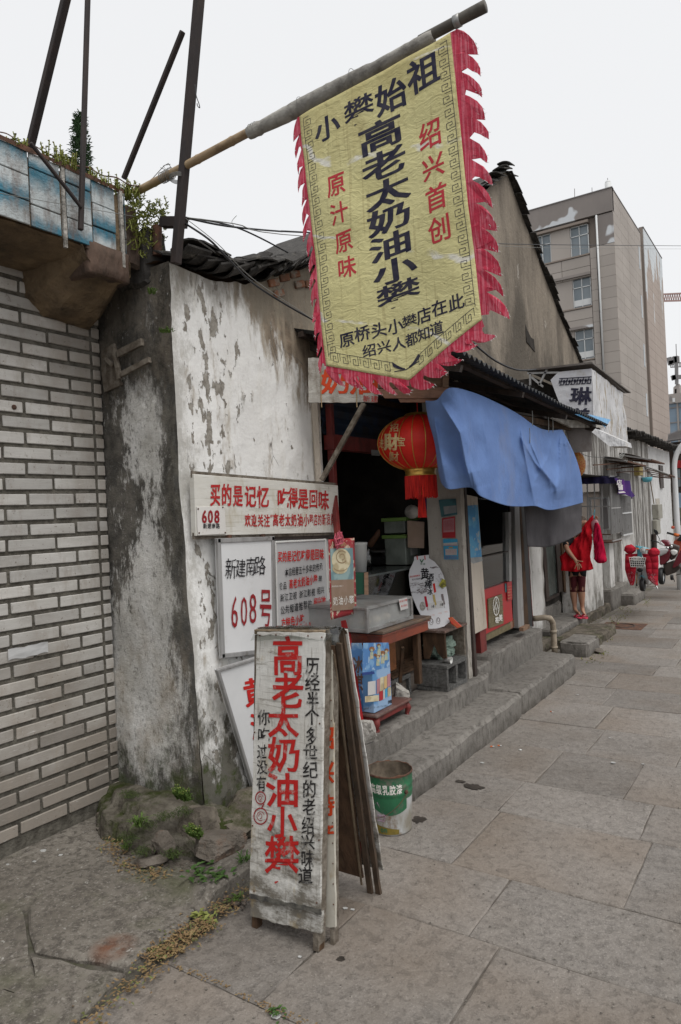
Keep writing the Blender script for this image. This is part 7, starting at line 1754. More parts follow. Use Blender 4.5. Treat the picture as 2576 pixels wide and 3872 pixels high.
def frame_canopy(name,label,A,B,C_,D,sheet=None,n=4):
 t=thing(name,label,'awning',B)
 for p,q in((A,B),(D,C_),(B,C_),(A,D)):m=MB();m.bar(p,q,.022);m.build('rail','rust' if p is not A else 'aluminium',t)
 for k in range(1,n):m=MB();m.bar(A.lerp(D,k/n),B.lerp(C_,k/n),.014);m.build('bar','rust',t)
 if sheet:
  m=MB();m.grid(lambda a,b:A.lerp(D,a).lerp(B.lerp(C_,a),b*sheet)+Vector((0,0,.02+.02*math.sin(b*3)+.006*math.sin(a*60))),60,6);m.build('sheet','old_tin',t)
 return t
def WX(px,py,x):return at(*cI(px,py),'x',x)
frame_canopy('bare_canopy_frame','rusty canopy frame with tin sheet nearest above the cage',WX(340,295,-2.75),WX(820,350,-2.1),WX(1070,412,-2.1),WX(560,440,-2.75),.9)
frame_canopy('bare_canopy_frame','rusty canopy frame with curled tin sheet farther from the cage, higher one',WX(640,245,-2.6),WX(1150,325,-2.0),WX(1330,382,-2.0),WX(830,330,-2.6),.7)
frame_canopy('bare_canopy_frame','bare rusty canopy frame without sheet reaching toward the street lamp',WX(1070,420,-2.5),WX(1400,535,-1.9),WX(1545,592,-1.9),WX(1180,560,-2.5))
for p,q,x in(((345,400),(820,365),-2.4),((530,460),(1050,415),-2.4),((670,500),(1130,480),-2.4)):m=MB();m.bar(WX(*p,x),WX(*q,x-.0),.016);tag(m.build('steel_rod','rust',None),{345:'upper',530:'middle',670:'lowest'}[p[0]]+' of the three steel rods under the bare canopy frames','rod','rods under the canopy frames')
wire('cable_loop',[WX(690,300,-2.3),WX(740,240,-2.3),WX(780,235,-2.3),WX(740,300,-2.3),WX(700,310,-2.3),WX(760,250,-2.3)],.006,'coil of grey cable on the canopy frame','grey_wire')
wire('cable',[WX(170,235,-2.4),WX(320,285,-2.4),WX(620,290,-2.4),WX(700,300,-2.4)],.004,'cable sagging along the head of the far white house')
mb_=thing('meter_box','grey electric meter box with conduit on the far white house','meter',W(1190,1100))
m=MB();p,q=W(1158,950,XW),W(1225,1140,XW);m.box(XW,XW+.12,p.y,q.y,q.z,p.z);m.build('box','meter_grey',mb_,bevel=.01)
m=MB();p,q=W(1158,1160,XW),W(1215,1360,XW);m.box(XW,XW+.10,p.y,q.y,q.z,p.z);m.build('lower_box','meter_grey',mb_,bevel=.03)
m=MB();p=W(1190,1360,XW+.05);m.tube([p,(p.x,p.y,.05)],.045,10);m.build('conduit','dark_frame',mb_);m=MB();m.tube([W(1130,560,XW+.04),W(1190,940,XW+.04)],.012,6);m.build('thin_conduit','pvc',mb_)
m=MB();p,q=W(905,420,XW),W(960,550,XW);m.box(XW,XW+.1,p.y,q.y,q.z,p.z);tag(m.build('yellow_box','meter_yellow',None,bevel=.01),'small yellow box high on the far white house','box')
MB_=MB();c=W(1095,610,XW+.1);MB_.lathe(c,[(.0,-.04),(.07,-.03),(.10,.05),(.09,.055),(.06,-.02)],14);tag(MB_.build('cyan_bowl','turquoise',None,smooth=True),'small cyan plastic bowl hanging on the far white house','bowl')
m=MB();p,q=W(1208,865,XW),W(1272,1180,XW);m.box(XW,XW+.015,p.y,q.y,q.z,p.z);tag(m.build('grey_shutter','pillar_render',None),'small grey shuttered window beyond the meter box','window')
for px in(1255,1310):pass
m=MB();p,q=W(1250,400,XW),W(1310,720,XW);m.box(XW+.0,XW+.03,p.y,q.y,q.z,p.z);tag(m.build('charred_board','dark_frame',None),'charred dark board high between the two white wall parts','board')
m=MB();p,q=W(1462,790,XW),W(1510,1500,XW);m.box(XW,XW+.01,p.y,q.y,0,p.z);tag(m.build('doorway','far_grey',None),'grey doorway in the farthest white wall','door')
MB_=MB();c=at(*cI(128,390),'y',9.0);MB_.ball(c,.10,.08,.16,14);tag(MB_.build('round_red_sign',mat('red_gold',(.40,.06,.03),(.5,.3,.08),60,rough=.5),None,smooth=True),'round red and gold ornament peeping out past the blue cloth','ornament')
dr=thing('dark_glass_door','dark framed glass door beside the white rendered pillar','door',(-2.85,8.9,.3))
XD=-2.78
def DR(px,py):return at(*cC(px,py),'x',XD)
for pts,mt,nm in(([(1265,660),(1300,660),(1345,1290),(1312,1305)],'dark_frame','stile'),([(1420,650),(1470,640),(1500,1200),(1455,1230)],'dark_frame','stile'),([(1308,1300),(1460,1225),(1462,1255),(1310,1335)],'dark_frame','rail')):
 m=MB();P=[DR(*c)for c in pts];m.prism(P,(-.04,0,0));m.build(nm,mt,dr)
m=MB();P=[DR(*c)+Vector((-.02,0,0))for c in((1285,655),(1440,648),(1460,1230),(1315,1305))];m.prism(P,(-.006,0,0));m.build('glass',mat('door_glass',(.05,.065,.06),(.08,.10,.09),9,rough=.12,spec=.7),dr)
m=MB();m.box(-3.3,XD-.06,7.5,yA0+.4,.0,2.4);m.build('backing','dark_inside',dr)
m=MB();P=[DR(*c)for c in((1468,640),(1530,640),(1560,1250),(1505,1215))];m.prism(P,(.02,0,0));m.build('brown_post','dark_wood',dr)
# platforms, doorsteps, blocks beyond
cJ=crop(2050,2150,.25510)
def blockpx(name,label,x0,x1,y0,y1,z1,mt='step_concrete',amp=.012,seed=1,cat='step',z0=-.06):
 m=rough_box(x0,x1,y0,y1,z0,z1,amp=amp,cell=.07,seed=seed,inset=.015);o=m.build(name,mt,None,smooth=True,sharp=28);return tag(o,label,cat)
blockpx('person_platform','concrete platform on which the person in red stands',-3.3,-2.455,8.12,9.50,.145,seed=11)
blockpx('door_step','dark worn door step at the foot of the glass door',-3.3,-2.80,7.9,9.55,.30,seed=12,amp=.02)
blockpx('long_kerb_stone','long mossy kerb stone in front of the far white house',-3.0,-2.47,9.52,11.35,.11,mt='mossrock',seed=13,amp=.03)
blockpx('high_block','square concrete block forming the upper of the two far steps',-2.9,-2.44,10.9,12.1,.30,seed=15)
blockpx('low_block','broad concrete block forming the lower of the two far steps',-2.60,-2.24,11.48,12.35,.165,seed=16)
yy=at(*cJ(310,1340),'z',0).y
blockpx('loose_stone_slab','thick loose stone slab nearest the lower step end',-2.22,-1.93,7.42,7.90,.155,seed=17)
blockpx('loose_stone_slab','longer loose slab behind the thick one',-2.42,-1.98,7.86,9.0,.10,mt='mossrock',seed=18,amp=.02)
rock('small_stone','small dark stone beside the thick loose slab',(-1.90,7.72,.02),(.07,.10,.035),'rock',31)
m=MB();c=at(*cJ(1200,850),'z',.004);m.box(c.x-.26,c.x+.26,c.y-.24,c.y+.24,-.01,.006);dcv=m.build('drain_cover','rust',None);tag(dcv,'rusty square drain cover in the paving','drain cover');m=MB();m.torus((c.x,c.y,.008),.14,.008,'z',24,5);m.build('ring','dark_frame',dcv)
pp=[at(1228,1424,'x',-2.42),at(1255,1421,'x',-2.30),at(1266,1423,'x',-2.26),at(1272,1432,'x',-2.25),at(1274,1450,'x',-2.25),at(1277,1502,'x',-2.25)]
pw=thing('bent_drain_pipe','bent beige plastic drain pipe standing at the end of the steps','pipe',pp[-1])
P=[]
for i in range(len(pp)-1):
 for k in range(4):P.append(pp[i].lerp(pp[i+1],k/4))
P.append(pp[-1]);MB().tube(P,.030,12).build('tube','pvc',pw,smooth=True)
m=MB();m.tube([pp[4]+Vector((0,0,.0)),pp[4]+Vector((0,0,-.03))],.035,12);m.tube([pp[4].lerp(pp[5],.72),pp[4].lerp(pp[5],.8)],.036,12);m.build('coupling','pvc',pw,smooth=True)
# people
def skin_body(name,verts,edges,radii,mt,parent,sub=2):
 """one continuous body grown from a skeleton"""
 me=bpy.data.meshes.new(name);me.from_pydata([tuple(v)for v in verts],edges,[]);me.materials.append(MATS[mt])
 o=bpy.data.objects.new(name,me);COL.objects.link(o)
 md=o.modifiers.new('skin','SKIN');md.use_smooth_shade=True
 sv=me.skin_vertices[0].data
 for i,r in enumerate(radii):
  sv[i].radius=(r*1.22,r*1.22)if not hasattr(r,'__len__')else(r[0]*1.08,r[1]*1.08);sv[i].use_root=(i==0)
 s=o.modifiers.new('sub','SUBSURF');s.levels=sub;s.render_levels=sub
 dg=bpy.context.evaluated_depsgraph_get();m2=bpy.data.meshes.new_from_object(o.evaluated_get(dg))
 bpy.data.objects.remove(o);bpy.data.meshes.remove(me)
 o=bpy.data.objects.new(name,m2);COL.objects.link(o);m2.polygons.foreach_set('use_smooth',[True]*len(m2.polygons))
 if parent is not None:o.parent=parent;o.matrix_parent_inverse=world_of(parent).inverted()
 return o
def bodybits(V,E,Rr,chain,start=None):
 prev=start
 for p,r in chain:
  V.append(Vector(p));Rr.append(r);i=len(V)-1
  if prev is not None:E.append((prev,i))
  prev=i
 return prev
cP=lambda px,py:(1247.7+.155*px,1095.9+.155*py)
def PP(px,py,y=9.2):return at(*cP(px,py),'y',y)
pm=1/(176/.155/1.0)*1.0
k1=(PP(600,1000)-PP(500,1000)).length/100
per=thing('person','person in dark red leggings and pink slippers behind a red hanging coat','person',PP(570,2040))
YP=9.2
V,E,Q=[],[],[]
V.append(PP(520,1380,YP+.05));Q.append((90*k1,70*k1))
sp=bodybits(V,E,Q,[(PP(500,1220,YP+.07),(84*k1,70*k1)),(PP(500,1080,YP+.08),(88*k1,72*k1)),(PP(530,950,YP+.08),(90*k1,62*k1))],0)
nk=bodybits(V,E,Q,[(PP(565,830,YP+.05),34*k1),(PP(582,790,YP+.03),32*k1)],sp)
bodybits(V,E,Q,[(PP(590,735,YP+.0),62*k1),(PP(594,680,YP-.01),68*k1),(PP(596,625,YP-.0),46*k1)],nk)
ar=bodybits(V,E,Q,[(PP(430,930,YP+.03),40*k1),(PP(350,1010,YP-.10),34*k1),(PP(375,1090,YP-.16),34*k1),(PP(440,1180,YP-.19),27*k1),(PP(488,1232,YP-.21),19*k1)],sp)
pal=bodybits(V,E,Q,[(PP(512,1268,YP-.215),(27*k1,13*k1)),(PP(530,1300,YP-.215),(28*k1,12*k1))],ar)
ar2=bodybits(V,E,Q,[(PP(620,900,YP+.08),40*k1),(PP(700,800,YP+.10),32*k1),(PP(765,700,YP+.06),26*k1),(PP(793,650,YP+.0),19*k1)],sp)
pa2=bodybits(V,E,Q,[(PP(800,625,YP-.02),(22*k1,14*k1))],ar2)
for hx,s_ in((465,-1),(582,1)):
 kx_,fx=(470,480)if s_<0 else(584,592)
 an=bodybits(V,E,Q,[(PP(hx,1450,YP+.04),66*k1),(PP(kx_,1640,YP+.01),52*k1),(PP(kx_+0,1720,YP+.01),50*k1),(PP(kx_+5,1800,YP+.02),44*k1),(PP(fx+6,1930,YP+.03),25*k1),(PP(fx+12,1985,YP+.02),27*k1)],0)
 tx=(560,2046)if s_<0 else(636,2052)
 bodybits(V,E,Q,[(PP((fx+tx[0])/2+6,(2004+tx[1])/2,YP-.05),(30*k1,18*k1)),(PP(tx[0],tx[1],YP-.12),(28*k1,12*k1))],an)
body=skin_body('body',V,E,Q,'skin',per)
def finger(base,pts,r):
 V,E,Q=[],[],[];n=len(pts)
 bodybits(V,E,Q,[(base,r)]+[(p,r*(1-.12*(i+1)))for i,p in enumerate(pts)])
 return skin_body('finger',V,E,Q,'skin',per,1)
hb=YP-.222
for b,ps in(((528,1290),((512,1320),(495,1350),(485,1378))),((532,1305),((528,1340),(532,1372),(536,1398))),((540,1302),((550,1335),(556,1366),(552,1388))),((545,1292),((568,1318),(582,1342),(590,1362))),((522,1255),((556,1262),(586,1266),(612,1268)))):
 finger(PP(*b,hb+.004),[PP(*q,hb-.006)for q in ps],8.5*k1)
for b,ps in(((796,630),((775,612),(768,628))),((802,618),((786,598),(772,604))),((808,618),((800,594),(786,590))),((812,628),((818,604),(806,592))),((806,640),((826,630),(826,612)))):
 finger(PP(*b,YP-.03),[PP(*q,YP-.05)for q in ps],8*k1)
hd=PP(594,682,YP-.01)
V_=[];bm=bmesh.new();bmesh.ops.create_icosphere(bm,subdivisions=4,radius=1)
for v in bm.verts:
 p=v.co.copy();r=1+.10*nz(p.x*6,p.y*6,p.z*1.5)+(.25 if p.z<-.2 and p.x<.2 else 0)*.6;V_.append(hd+Vector((p.x*74*k1*r-8*k1,p.y*76*k1*r+.012,p.z*80*k1*r+10*k1)))
m=MB();m.add(V_,[tuple(v.index for v in f.verts)for f in bm.faces]);bm.free();m.build('hair','hair',per,smooth=True)
fc=hd+Vector((.05,-.055,-.01))
m=MB();m.ball(fc+Vector((.004,-.0,0)),.012,.016,.014,8);m.build('nose','skin',per,smooth=True);m=MB();m.ball(hd+Vector((-.0,-.088,-.005)),.010,.010,.018,8);m.build('ear','skin',per,smooth=True)
for hx,kx_ in((465,470),(582,584)):
 m=MB();m.tube([PP(hx+4,1400,YP+.045),PP(hx,1460,YP+.04),PP((hx+kx_)/2,1530,YP+.02),PP(kx_,1620,YP+.01),PP(kx_,1690,YP+.01),PP(kx_,1712,YP+.01)],[72*k1,72*k1,64*k1,58*k1,57*k1,57*k1],20);m.build('legging','legging',per,smooth=True)
 m=MB();m.tube([PP(hx+6,1330,YP+.05),PP(hx+3,1400,YP+.045),PP(hx,1490,YP+.035)],[78*k1,77*k1,72*k1],20);m.build('shorts','black_cloth',per,smooth=True)
m=MB();m.tube([PP(522,1470,YP+.05),PP(520,1390,YP+.05),PP(500,1220,YP+.07),PP(500,1080,YP+.08),PP(530,950,YP+.08),PP(550,880,YP+.06)],[96*k1,112*k1,100*k1,102*k1,98*k1,60*k1],20);m.build('shirt','black_cloth',per,smooth=True)
m=MB();m.tube([PP(440,935,YP+.02),PP(352,1008,YP-.09),PP(356,1042,YP-.125)],[50*k1,44*k1,42*k1],16);m.build('sleeve','black_cloth',per,smooth=True)
for fx,tx,ty in((480,560,2050),(592,640,2058)):
 a,b=PP(fx+4,2004,YP+.05),PP(tx+12,ty+12,YP-.15);a.z=b.z=.156
 d=(b-a);X=d.cross(Vector((0,0,1))).normalized()*.038
 pts=[];
 for i in range(20):
  an_=i/20*6.2832;pts.append((a+b)/2+d*.54*math.cos(an_)+X*math.sin(an_)*(1.05+.15*math.cos(an_)))
 m=MB();m.prism([p+Vector((0,0,-.012))for p in pts],(0,0,.014));m.build('slipper_sole','pink_rubber',per,bevel=.003)
 c=a.lerp(b,.60);m=MB();m.grid(lambda s,t:c+d.normalized()*(t-.5)*.07+X*(2*s-1)*1.0+Vector((0,0,.004+.042*math.sin(s*3.14159)*(1-.2*t))),14,3);m.build('slipper_strap','pink_rubber',per,smooth=True,solid=.004)
 # the coat on its hanger
def rows(rl,y,depth,fold,seed=0,nv=60,nu=40,bulge=1.0):
 def g(t):
  for(v0,a0,b0),(v1,a1,b1)in zip(rl,rl[1:]):
   if t<=v1:f=(t-v0)/(v1-v0);f=f*f*(3-2*f)*.5+f*.5;return a0+(a1-a0)*f,b0+(b1-b0)*f
  return rl[-1][1:]
 v0,v1=rl[0][0],rl[-1][0]
 def f(a,b,s=1):
  v=v0+(v1-v0)*b;l,r=g(v);ang=a*6.28318
  u=(l+r)/2-(r-l)/2*math.cos(a*3.14159)
  q=PP(u,v,y);dd=depth*math.sin(a*3.14159)**.6
  return q+Vector((0,-s*dd-s*fold*(.5*math.sin(u*.035+v*.006+seed)+3.0*nz(u*.014,v*.006,seed)+1.4*nz(u*.04+v*.012,v*.010,seed)),0))
 m=MB();m.grid(lambda a,b:f(a,b,1),nu,nv);m.grid(lambda a,b:f(1-a,b,-.5),nu,nv);return m
ct_=thing('red_coat','bright red padded coat hanging from a blue hanger in front of the person','coat',PP(520,1400,YP-.1))
m=rows([(583,742,768),(640,700,765),(700,645,735),(780,596,740),(860,560,746),(960,470,745),(1060,400,735),(1140,330,722),(1195,262,716),(1240,272,722),(1300,292,738),(1350,285,755),(1380,280,762),(1400,282,700),(1412,400,560)],YP-.12,.035,.012);m.build('body','coat_red',ct_,smooth=True)
m=rows([(690,790,830),(740,780,862),(820,768,880),(900,764,895),(1000,768,918),(1100,772,935),(1180,776,950),(1230,772,962),(1262,800,962),(1290,830,925)],YP-.14,.04,.011,3,nu=26);m.build('sleeve','sleeve_crimson',ct_,smooth=True)
m=rows([(645,745,815),(680,728,838),(730,724,852),(790,736,866),(835,752,800)],YP-.10,.03,.004,5,20,16);m.build('collar','paper_pink',ct_,smooth=True)
m=MB();m.tube([PP(780,640,YP-.12),PP(776,590,YP-.12),PP(768,565,YP-.12),PP(774,540,YP-.12),PP(784,520,YP-.12),PP(780,500,YP-.12)],.005,6);m.tube([PP(776,590,YP-.12),PP(760,640,YP-.12)],.005,6);m.build('hanger','turquoise',ct_,smooth=True)
for x,y in((585,1210),(655,1130),(420,1385)):pass
m=MB();m.tube([PP(745,860,YP-.19),PP(744,895,YP-.19)],.004,5);m.build('zip','fringe_white',ct_)
# dim figure inside the stall
wm=thing('person','dim figure in a dark checked shirt behind the stall counter','person',atd(840,1420,5.9)*1.0)
def WI(px,py,d=6.6):return atd(*cB(px,py),d)
kw=(WI(500,1300)-WI(400,1300)).length/100
V,E,Q=[],[],[]
V.append(WI(430,1700));Q.append((95*kw,70*kw))
ch_=bodybits(V,E,Q,[(WI(430,1580),(92*kw,66*kw)),(WI(432,1470),(95*kw,66*kw)),(WI(436,1400),(80*kw,55*kw))],0)
nn_=bodybits(V,E,Q,[(WI(448,1350),26*kw),(WI(458,1325),28*kw)],ch_)
bodybits(V,E,Q,[(WI(474,1295),38*kw),(WI(470,1262),44*kw),(WI(462,1225),34*kw)],nn_)
for sx_,dd in((370,.0),(510,-.15)):
 bodybits(V,E,Q,[(WI(sx_,1420,6.6+dd),32*kw),(WI(sx_+15,1500,6.5+dd),30*kw),(WI(470+(sx_>400)*20,1490,6.35+dd),24*kw),(WI(540,1420,6.3+dd),18*kw),(WI(560,1395,6.3+dd),(22*kw,12*kw)),(WI(580,1370,6.3+dd),(18*kw,8*kw))],ch_)
skin_body('body',V,E,Q,'skin',wm)
m=MB();m.tube([WI(430,1700),WI(430,1580),WI(432,1470),WI(438,1395),WI(444,1368)],[104*kw,102*kw,108*kw,88*kw,40*kw],18);m.build('shirt','checked_shirt',wm,smooth=True)
m=MB();m.tube([WI(372,1410),WI(382,1470,6.5),WI(400,1505,6.5)],[40*kw,38*kw,34*kw],12);m.build('sleeve','checked_shirt',wm,smooth=True)
m=MB();m.ball(WI(438,1242,6.56),58*kw,60*kw,60*kw,16);m.ball(WI(405,1268,6.6),24*kw,24*kw,22*kw,10);m.build('hair','black_cloth',wm,smooth=True)
m=MB();m.ball(WI(502,1275,6.5),8*kw,8*kw,11*kw,8);m.build('nose','skin',wm,smooth=True)
m=MB();c=WI(600,1370,6.5);m.obox(c,(.05,0,.02),(0,.04,0),(-.02,0,.05));tag(m.build('teal_package',mat('dull_teal',(.02,.08,.10),(.015,.05,.07),20,rough=.5),None,bevel=.01),'dim teal package in the hands of the figure inside the stall','package')
# scooters
cE=crop(2250,1900,.20791)
YS=10.1
def S(px,py,y=YS):return at(*cE(px,py),'y',y)
ks=(S(800,1000)-S(700,1000)).length/100
sc1=thing('electric_scooter','turquoise electric scooter with white wire basket and red quilted apron','scooter',S(900,1620))
def wheel(par,c,r,w,ax,rim='black_rubber'):
 t=MB();t.lathe(c,[(r*.70,-w*.45),(r*.88,-w*.5),(r*.98,-w*.28),(r,0),(r*.98,w*.28),(r*.88,w*.5),(r*.70,w*.45),(r*.70,-w*.45)],32,ax);tr=t.build('tyre','black_rubber',par,smooth=True)
 t=MB();t.lathe(c,[(r*.70,-w*.3),(r*.6,-w*.1),(r*.2,-w*.35),(0,-w*.35)],24,ax);t.lathe(c,[(r*.70,w*.3),(r*.6,w*.1),(r*.2,w*.35),(0,w*.35)],24,ax);t.build('rim',rim,tr,smooth=True)
wheel(sc1,S(868,1500,YS+.12),125*ks,80*ks,'x')
def blob(name,px,py,rx,rz,ry,mt,par,y=YS,amp=.1,seed=0,quilt=0):
 bm=bmesh.new();bmesh.ops.create_icosphere(bm,subdivisions=4,radius=1);c=S(px,py,y);V=[]
 for v in bm.verts:
  p=v.co.copy();k=1+amp*nz(p.x*2+seed,p.y*2,p.z*2);
  if quilt:k-=quilt*(abs(math.sin(p.z*7))<.18)
  V.append(c+Vector((p.x*rx*ks*k,p.y*ry*ks*k,p.z*rz*ks*k)))
 bm.verts.index_update();m=MB();m.add(V,[tuple(v.index for v in f.verts)for f in bm.faces]);bm.free();return m.build(name,mt,par,smooth=True)
m=MB();m.prism([S(*c,YS+.16)for c in((735,1150),(900,1140),(950,1230),(990,1400),(985,1490),(940,1500),(880,1330),(745,1330),(725,1300))],(0,.12,0));m.build('front_shield','scooter_grey',sc1,bevel=.012)
m=MB();m.prism([S(*c,YS+.3)for c in((760,1000),(960,1000),(980,1480),(780,1520))],(0,.5,0));m.build('main_body','scooter_grey',sc1,bevel=.02)
m=MB();m.grid(lambda a,b:S(795+110*a,1375-45*math.sin(a*3.14),YS+.06+.12*b),12,6);m.build('mudguard','turquoise',sc1,smooth=True,solid=.006)
for px in(765,850):m=MB();m.tube([S(px,1270,YS+.08),S(px-4,1520,YS+.10)],13*ks,8);m.build('fork','black_rubber',sc1,smooth=True)
m=MB();m.tube([S(762,1290,YS+.06),S(760,1470,YS+.08)],6*ks,8);m.build('fork_spring','gold',sc1)
blob('horn_unit',820,1230,55,40,30,'black_rubber',sc1,YS+.08)
blob('headset',850,850,85,52,45,'turquoise',sc1,YS+.04,.05)
m=MB();m.tube([S(815,850,YS+.05),S(812,930,YS+.06),S(820,1010,YS+.06)],[48*ks,42*ks,46*ks],14);m.build('stem','turquoise',sc1,smooth=True)
m=MB();m.tube([S(745,800,YS+.05),S(850,822,YS+.05),S(980,848,YS+.05)],20*ks,10);m.build('handlebar_cover','turquoise',sc1,smooth=True)
hl=MB().lathe(S(875,868,YS-.0),[(56*ks,.01),(60*ks,-.005),(52*ks,-.018)],24,'y').build('headlight','chrome',sc1,smooth=True)
m=MB();m.lathe(S(875,868,YS-.0),[(52*ks,-.014),(30*ks,-.022),(0,-.025)],20,'y');m.build('lens','lamp_glass',hl,smooth=True)
m=MB()
for k in range(7):a=k*.9;m.ball(S(875+(26 if k else 0)*math.cos(a),868+(26 if k else 0)*math.sin(a),YS-.022),9*ks,4*ks,9*ks,8)
m.build('lamp_bulbs','pale_rock',hl)
for px in((750,800,830,852),(920,975,845,862)):m=MB();a,b=S(px[0],px[2],YS-.0),S(px[1],px[3],YS-.0);m.box(a.x,b.x,YS-.01,YS+.03,b.z,a.z);m.build('turn_signal','orange_plastic',sc1,bevel=.004)
bk=[]
def BK(a,b,front=True):
 x0=620+35*b;x1=925-45*b;return S(x0+(x1-x0)*a,1000+168*b+8*a,YS-(.20 if front else .04)+.03*b)
m=MB()
for k in range(8):m.tube([BK(k/7,0),BK(k/7,1),BK(k/7,1,False)],5.5*ks,5)
for b in(0,.25,.5,.75,1):m.tube([BK(0,b,False),BK(0,b),BK(1,b),BK(1,b,False)],6*ks,5)
for b in(0,.5,1):m.tube([BK(0,b,False),BK(1,b,False)],5*ks,5)
m.build('wire_basket','white_plastic',sc1)
m=MB()
for k in range(6):m.torus(BK(.28+.07*k,.12+.03*(k%2))+Vector((0,.02,0)),38*ks,5*ks,'y',18,5)
m.build('chain_lock','white_plastic',sc1)
m=MB();a,b=BK(.04,.1,True),BK(.95,.95,True);m.box(a.x,b.x,YS-.15,YS-.06,b.z,a.z);m.build('basket_load','black_cloth',sc1)
qt=thing('quilted_apron','red quilted wind apron with mitts hung over the turquoise scooter','scooter cover',S(850,1500))
def quilt(name,rl,y,seed,nu=24,nv=50,band=None):
 def g(t):
  for(v0,a0,b0),(v1,a1,b1)in zip(rl,rl[1:]):
   if t<=v1:f=(t-v0)/(v1-v0);return a0+(a1-a0)*f,b0+(b1-b0)*f
  return rl[-1][1:]
 v0,v1=rl[0][0],rl[-1][0]
 def f(a,b):
  v=v0+(v1-v0)*b;l,r=g(v);u=l+(r-l)*a
  pf=abs(math.sin(v*.026))**.4*abs(math.sin(a*math.pi*2.0))**.35
  return S(u,v,y)+Vector((0,-.022*pf-.02*math.sin(a*3.14)+.02*nz(u*.01,v*.008,seed),0))
 m=MB();m.grid(f,nu,nv);o=m.build(name,'quilt_red',qt,smooth=True,solid=.01)
 return f
fR=quilt('right_panel',[(930,865,1120),(990,890,1148),(1100,925,1152),(1260,950,1140),(1380,975,1132),(1440,1040,1132),(1505,1125,1135)],YS+.03,1)
fL=quilt('left_panel',[(930,566,770),(1050,560,740),(1220,560,735),(1330,590,725),(1420,625,715),(1500,662,690)],YS+.06,4)
blob('right_mitt',1068,905,108,82,80,'quilt_red',qt,YS+.02,.16,3,.05);blob('left_mitt',638,850,108,92,80,'quilt_red',qt,YS+.06,.16,8,.05)
m=MB()
for k in range(24):m.tube([fR(1,k/24),fR(1,(k+1)/24)],6*ks,5,False)
for k in range(24):m.tube([fL(0,k/24),fL(0,(k+1)/24)],6*ks,5,False)
m.build('khaki_piping','khaki',qt)
m=MB()
for k in range(90):
 a,b=U(.02,.98),U(.62,.98);p=fR(a,b)+Vector((0,-.013,0));m.add([p+Vector((-.004,0,-.004)),p+Vector((.004,0,-.004)),p+Vector((.004,0,.004)),p+Vector((-.004,0,.004))],[(0,1,2,3)])
for k in range(50):
 a,b=U(.02,.98),U(.55,.98);p=fL(a,b)+Vector((0,-.013,0));m.add([p+Vector((-.004,0,-.004)),p+Vector((.004,0,-.004)),p+Vector((.004,0,.004)),p+Vector((-.004,0,.004))],[(0,1,2,3)])
m.build('flower_print','paper_pink',qt,kind='stuff')
m=MB();m.tube([S(960,1550,YS+.3),S(1060,1555,YS+.2),S(1140,1560,YS+.2)],6*ks,6);m.tube([S(1110,1500,YS+.2),S(1140,1565,YS+.18)],6*ks,6);m.build('kick_stand','chrome',sc1)
Y2=12.3
def S2(px,py,y=Y2):return at(*cE(px,py),'y',y)
k2=(S2(800,1000)-S2(700,1000)).length/100
sc2=thing('maroon_scooter','dark maroon motor scooter parked beside the turquoise one','scooter',S2(1210,1500))
def pr(name,pts,y,th,mt,par,bev=.012):m=MB();m.prism([S2(*c,y)for c in pts],(0,th,0));return m.build(name,mt,par,bevel=bev,smooth=False)
pr('side_panel',[(1165,930),(1200,870),(1330,850),(1385,870),(1385,960),(1330,1060),(1240,1140),(1170,1145)],Y2-.02,.20,'scooter_maroon',sc2,.03)
pr('seat',[(1125,850),(1330,838),(1325,880),(1290,930),(1170,985),(1150,930)],Y2-.06,.18,'seat_grey',sc2,.03)
pr('cowl',[(1165,700),(1240,678),(1330,700),(1360,760),(1350,810),(1270,800),(1200,760)],Y2,.16,'scooter_maroon',sc2,.03)
pr('tail_light',[(1150,735),(1195,705),(1265,770),(1255,795),(1180,765)],Y2-.03,.06,'lamp_glass',sc2,.01)
pr('leg_shield',[(1340,790),(1400,760),(1480,790),(1520,800),(1500,900),(1420,1040),(1370,1060)],Y2+.02,.2,'dark_frame',sc2,.02)
pr('floor_board',[(1230,1130),(1420,1060),(1520,1120),(1560,1180),(1460,1280),(1290,1340),(1260,1260)],Y2+.02,.22,'dark_frame',sc2,.02)
pr('rear_guard',[(1365,870),(1420,855),(1495,880),(1490,940),(1430,968),(1390,945)],Y2-.05,.1,'white_plastic',sc2,.02)
pr('front_fairing',[(1400,1180),(1480,1000),(1560,860),(1620,880),(1600,1060),(1500,1160),(1430,1200)],Y2-.02,.2,'scooter_maroon',sc2,.03)
wheel(sc2,S2(1212,1335,Y2+.05),165*k2,90*k2,'x','chrome');wheel(sc2,S2(1400,1362,Y2+.5),55*k2,50*k2,'x')
m=MB();m.tube([S2(1015,690,Y2),S2(1120,712,Y2),S2(1180,735,Y2+.02)],13*k2,8);m.build('handlebar','black_rubber',sc2,smooth=True)
mi=MB();mi.prism([S2(*c,Y2)for c in((1065,482),(1130,508),(1152,545),(1140,592),(1105,585),(1070,530))],(0,.02,0));mi.build('mirror','black_rubber',sc2,bevel=.006)
m=MB();m.tube([S2(1135,590,Y2),S2(1172,655,Y2),S2(1168,695,Y2)],7*k2,6);m.build('mirror_stalk','black_rubber',sc2,smooth=True)
m=MB();m.tube([S2(1415,1340,Y2),S2(1450,1440,Y2)],8*k2,6);m.tube([S2(1470,1320,Y2),S2(1560,1300,Y2)],8*k2,6);m.build('stand','dark_frame',sc2)
for c in((1390,800),(1320,828)):m=MB();m.ball(S2(*c,Y2-.03),30*k2,20*k2,26*k2,10);m.build('chrome_part','chrome',sc2,smooth=True)
Y2=13.6;k2=(S2(800,1000,13.6)-S2(700,1000,13.6)).length/100
def S3(px,py,y=13.6):return at(*cE(px,py),'y',y)
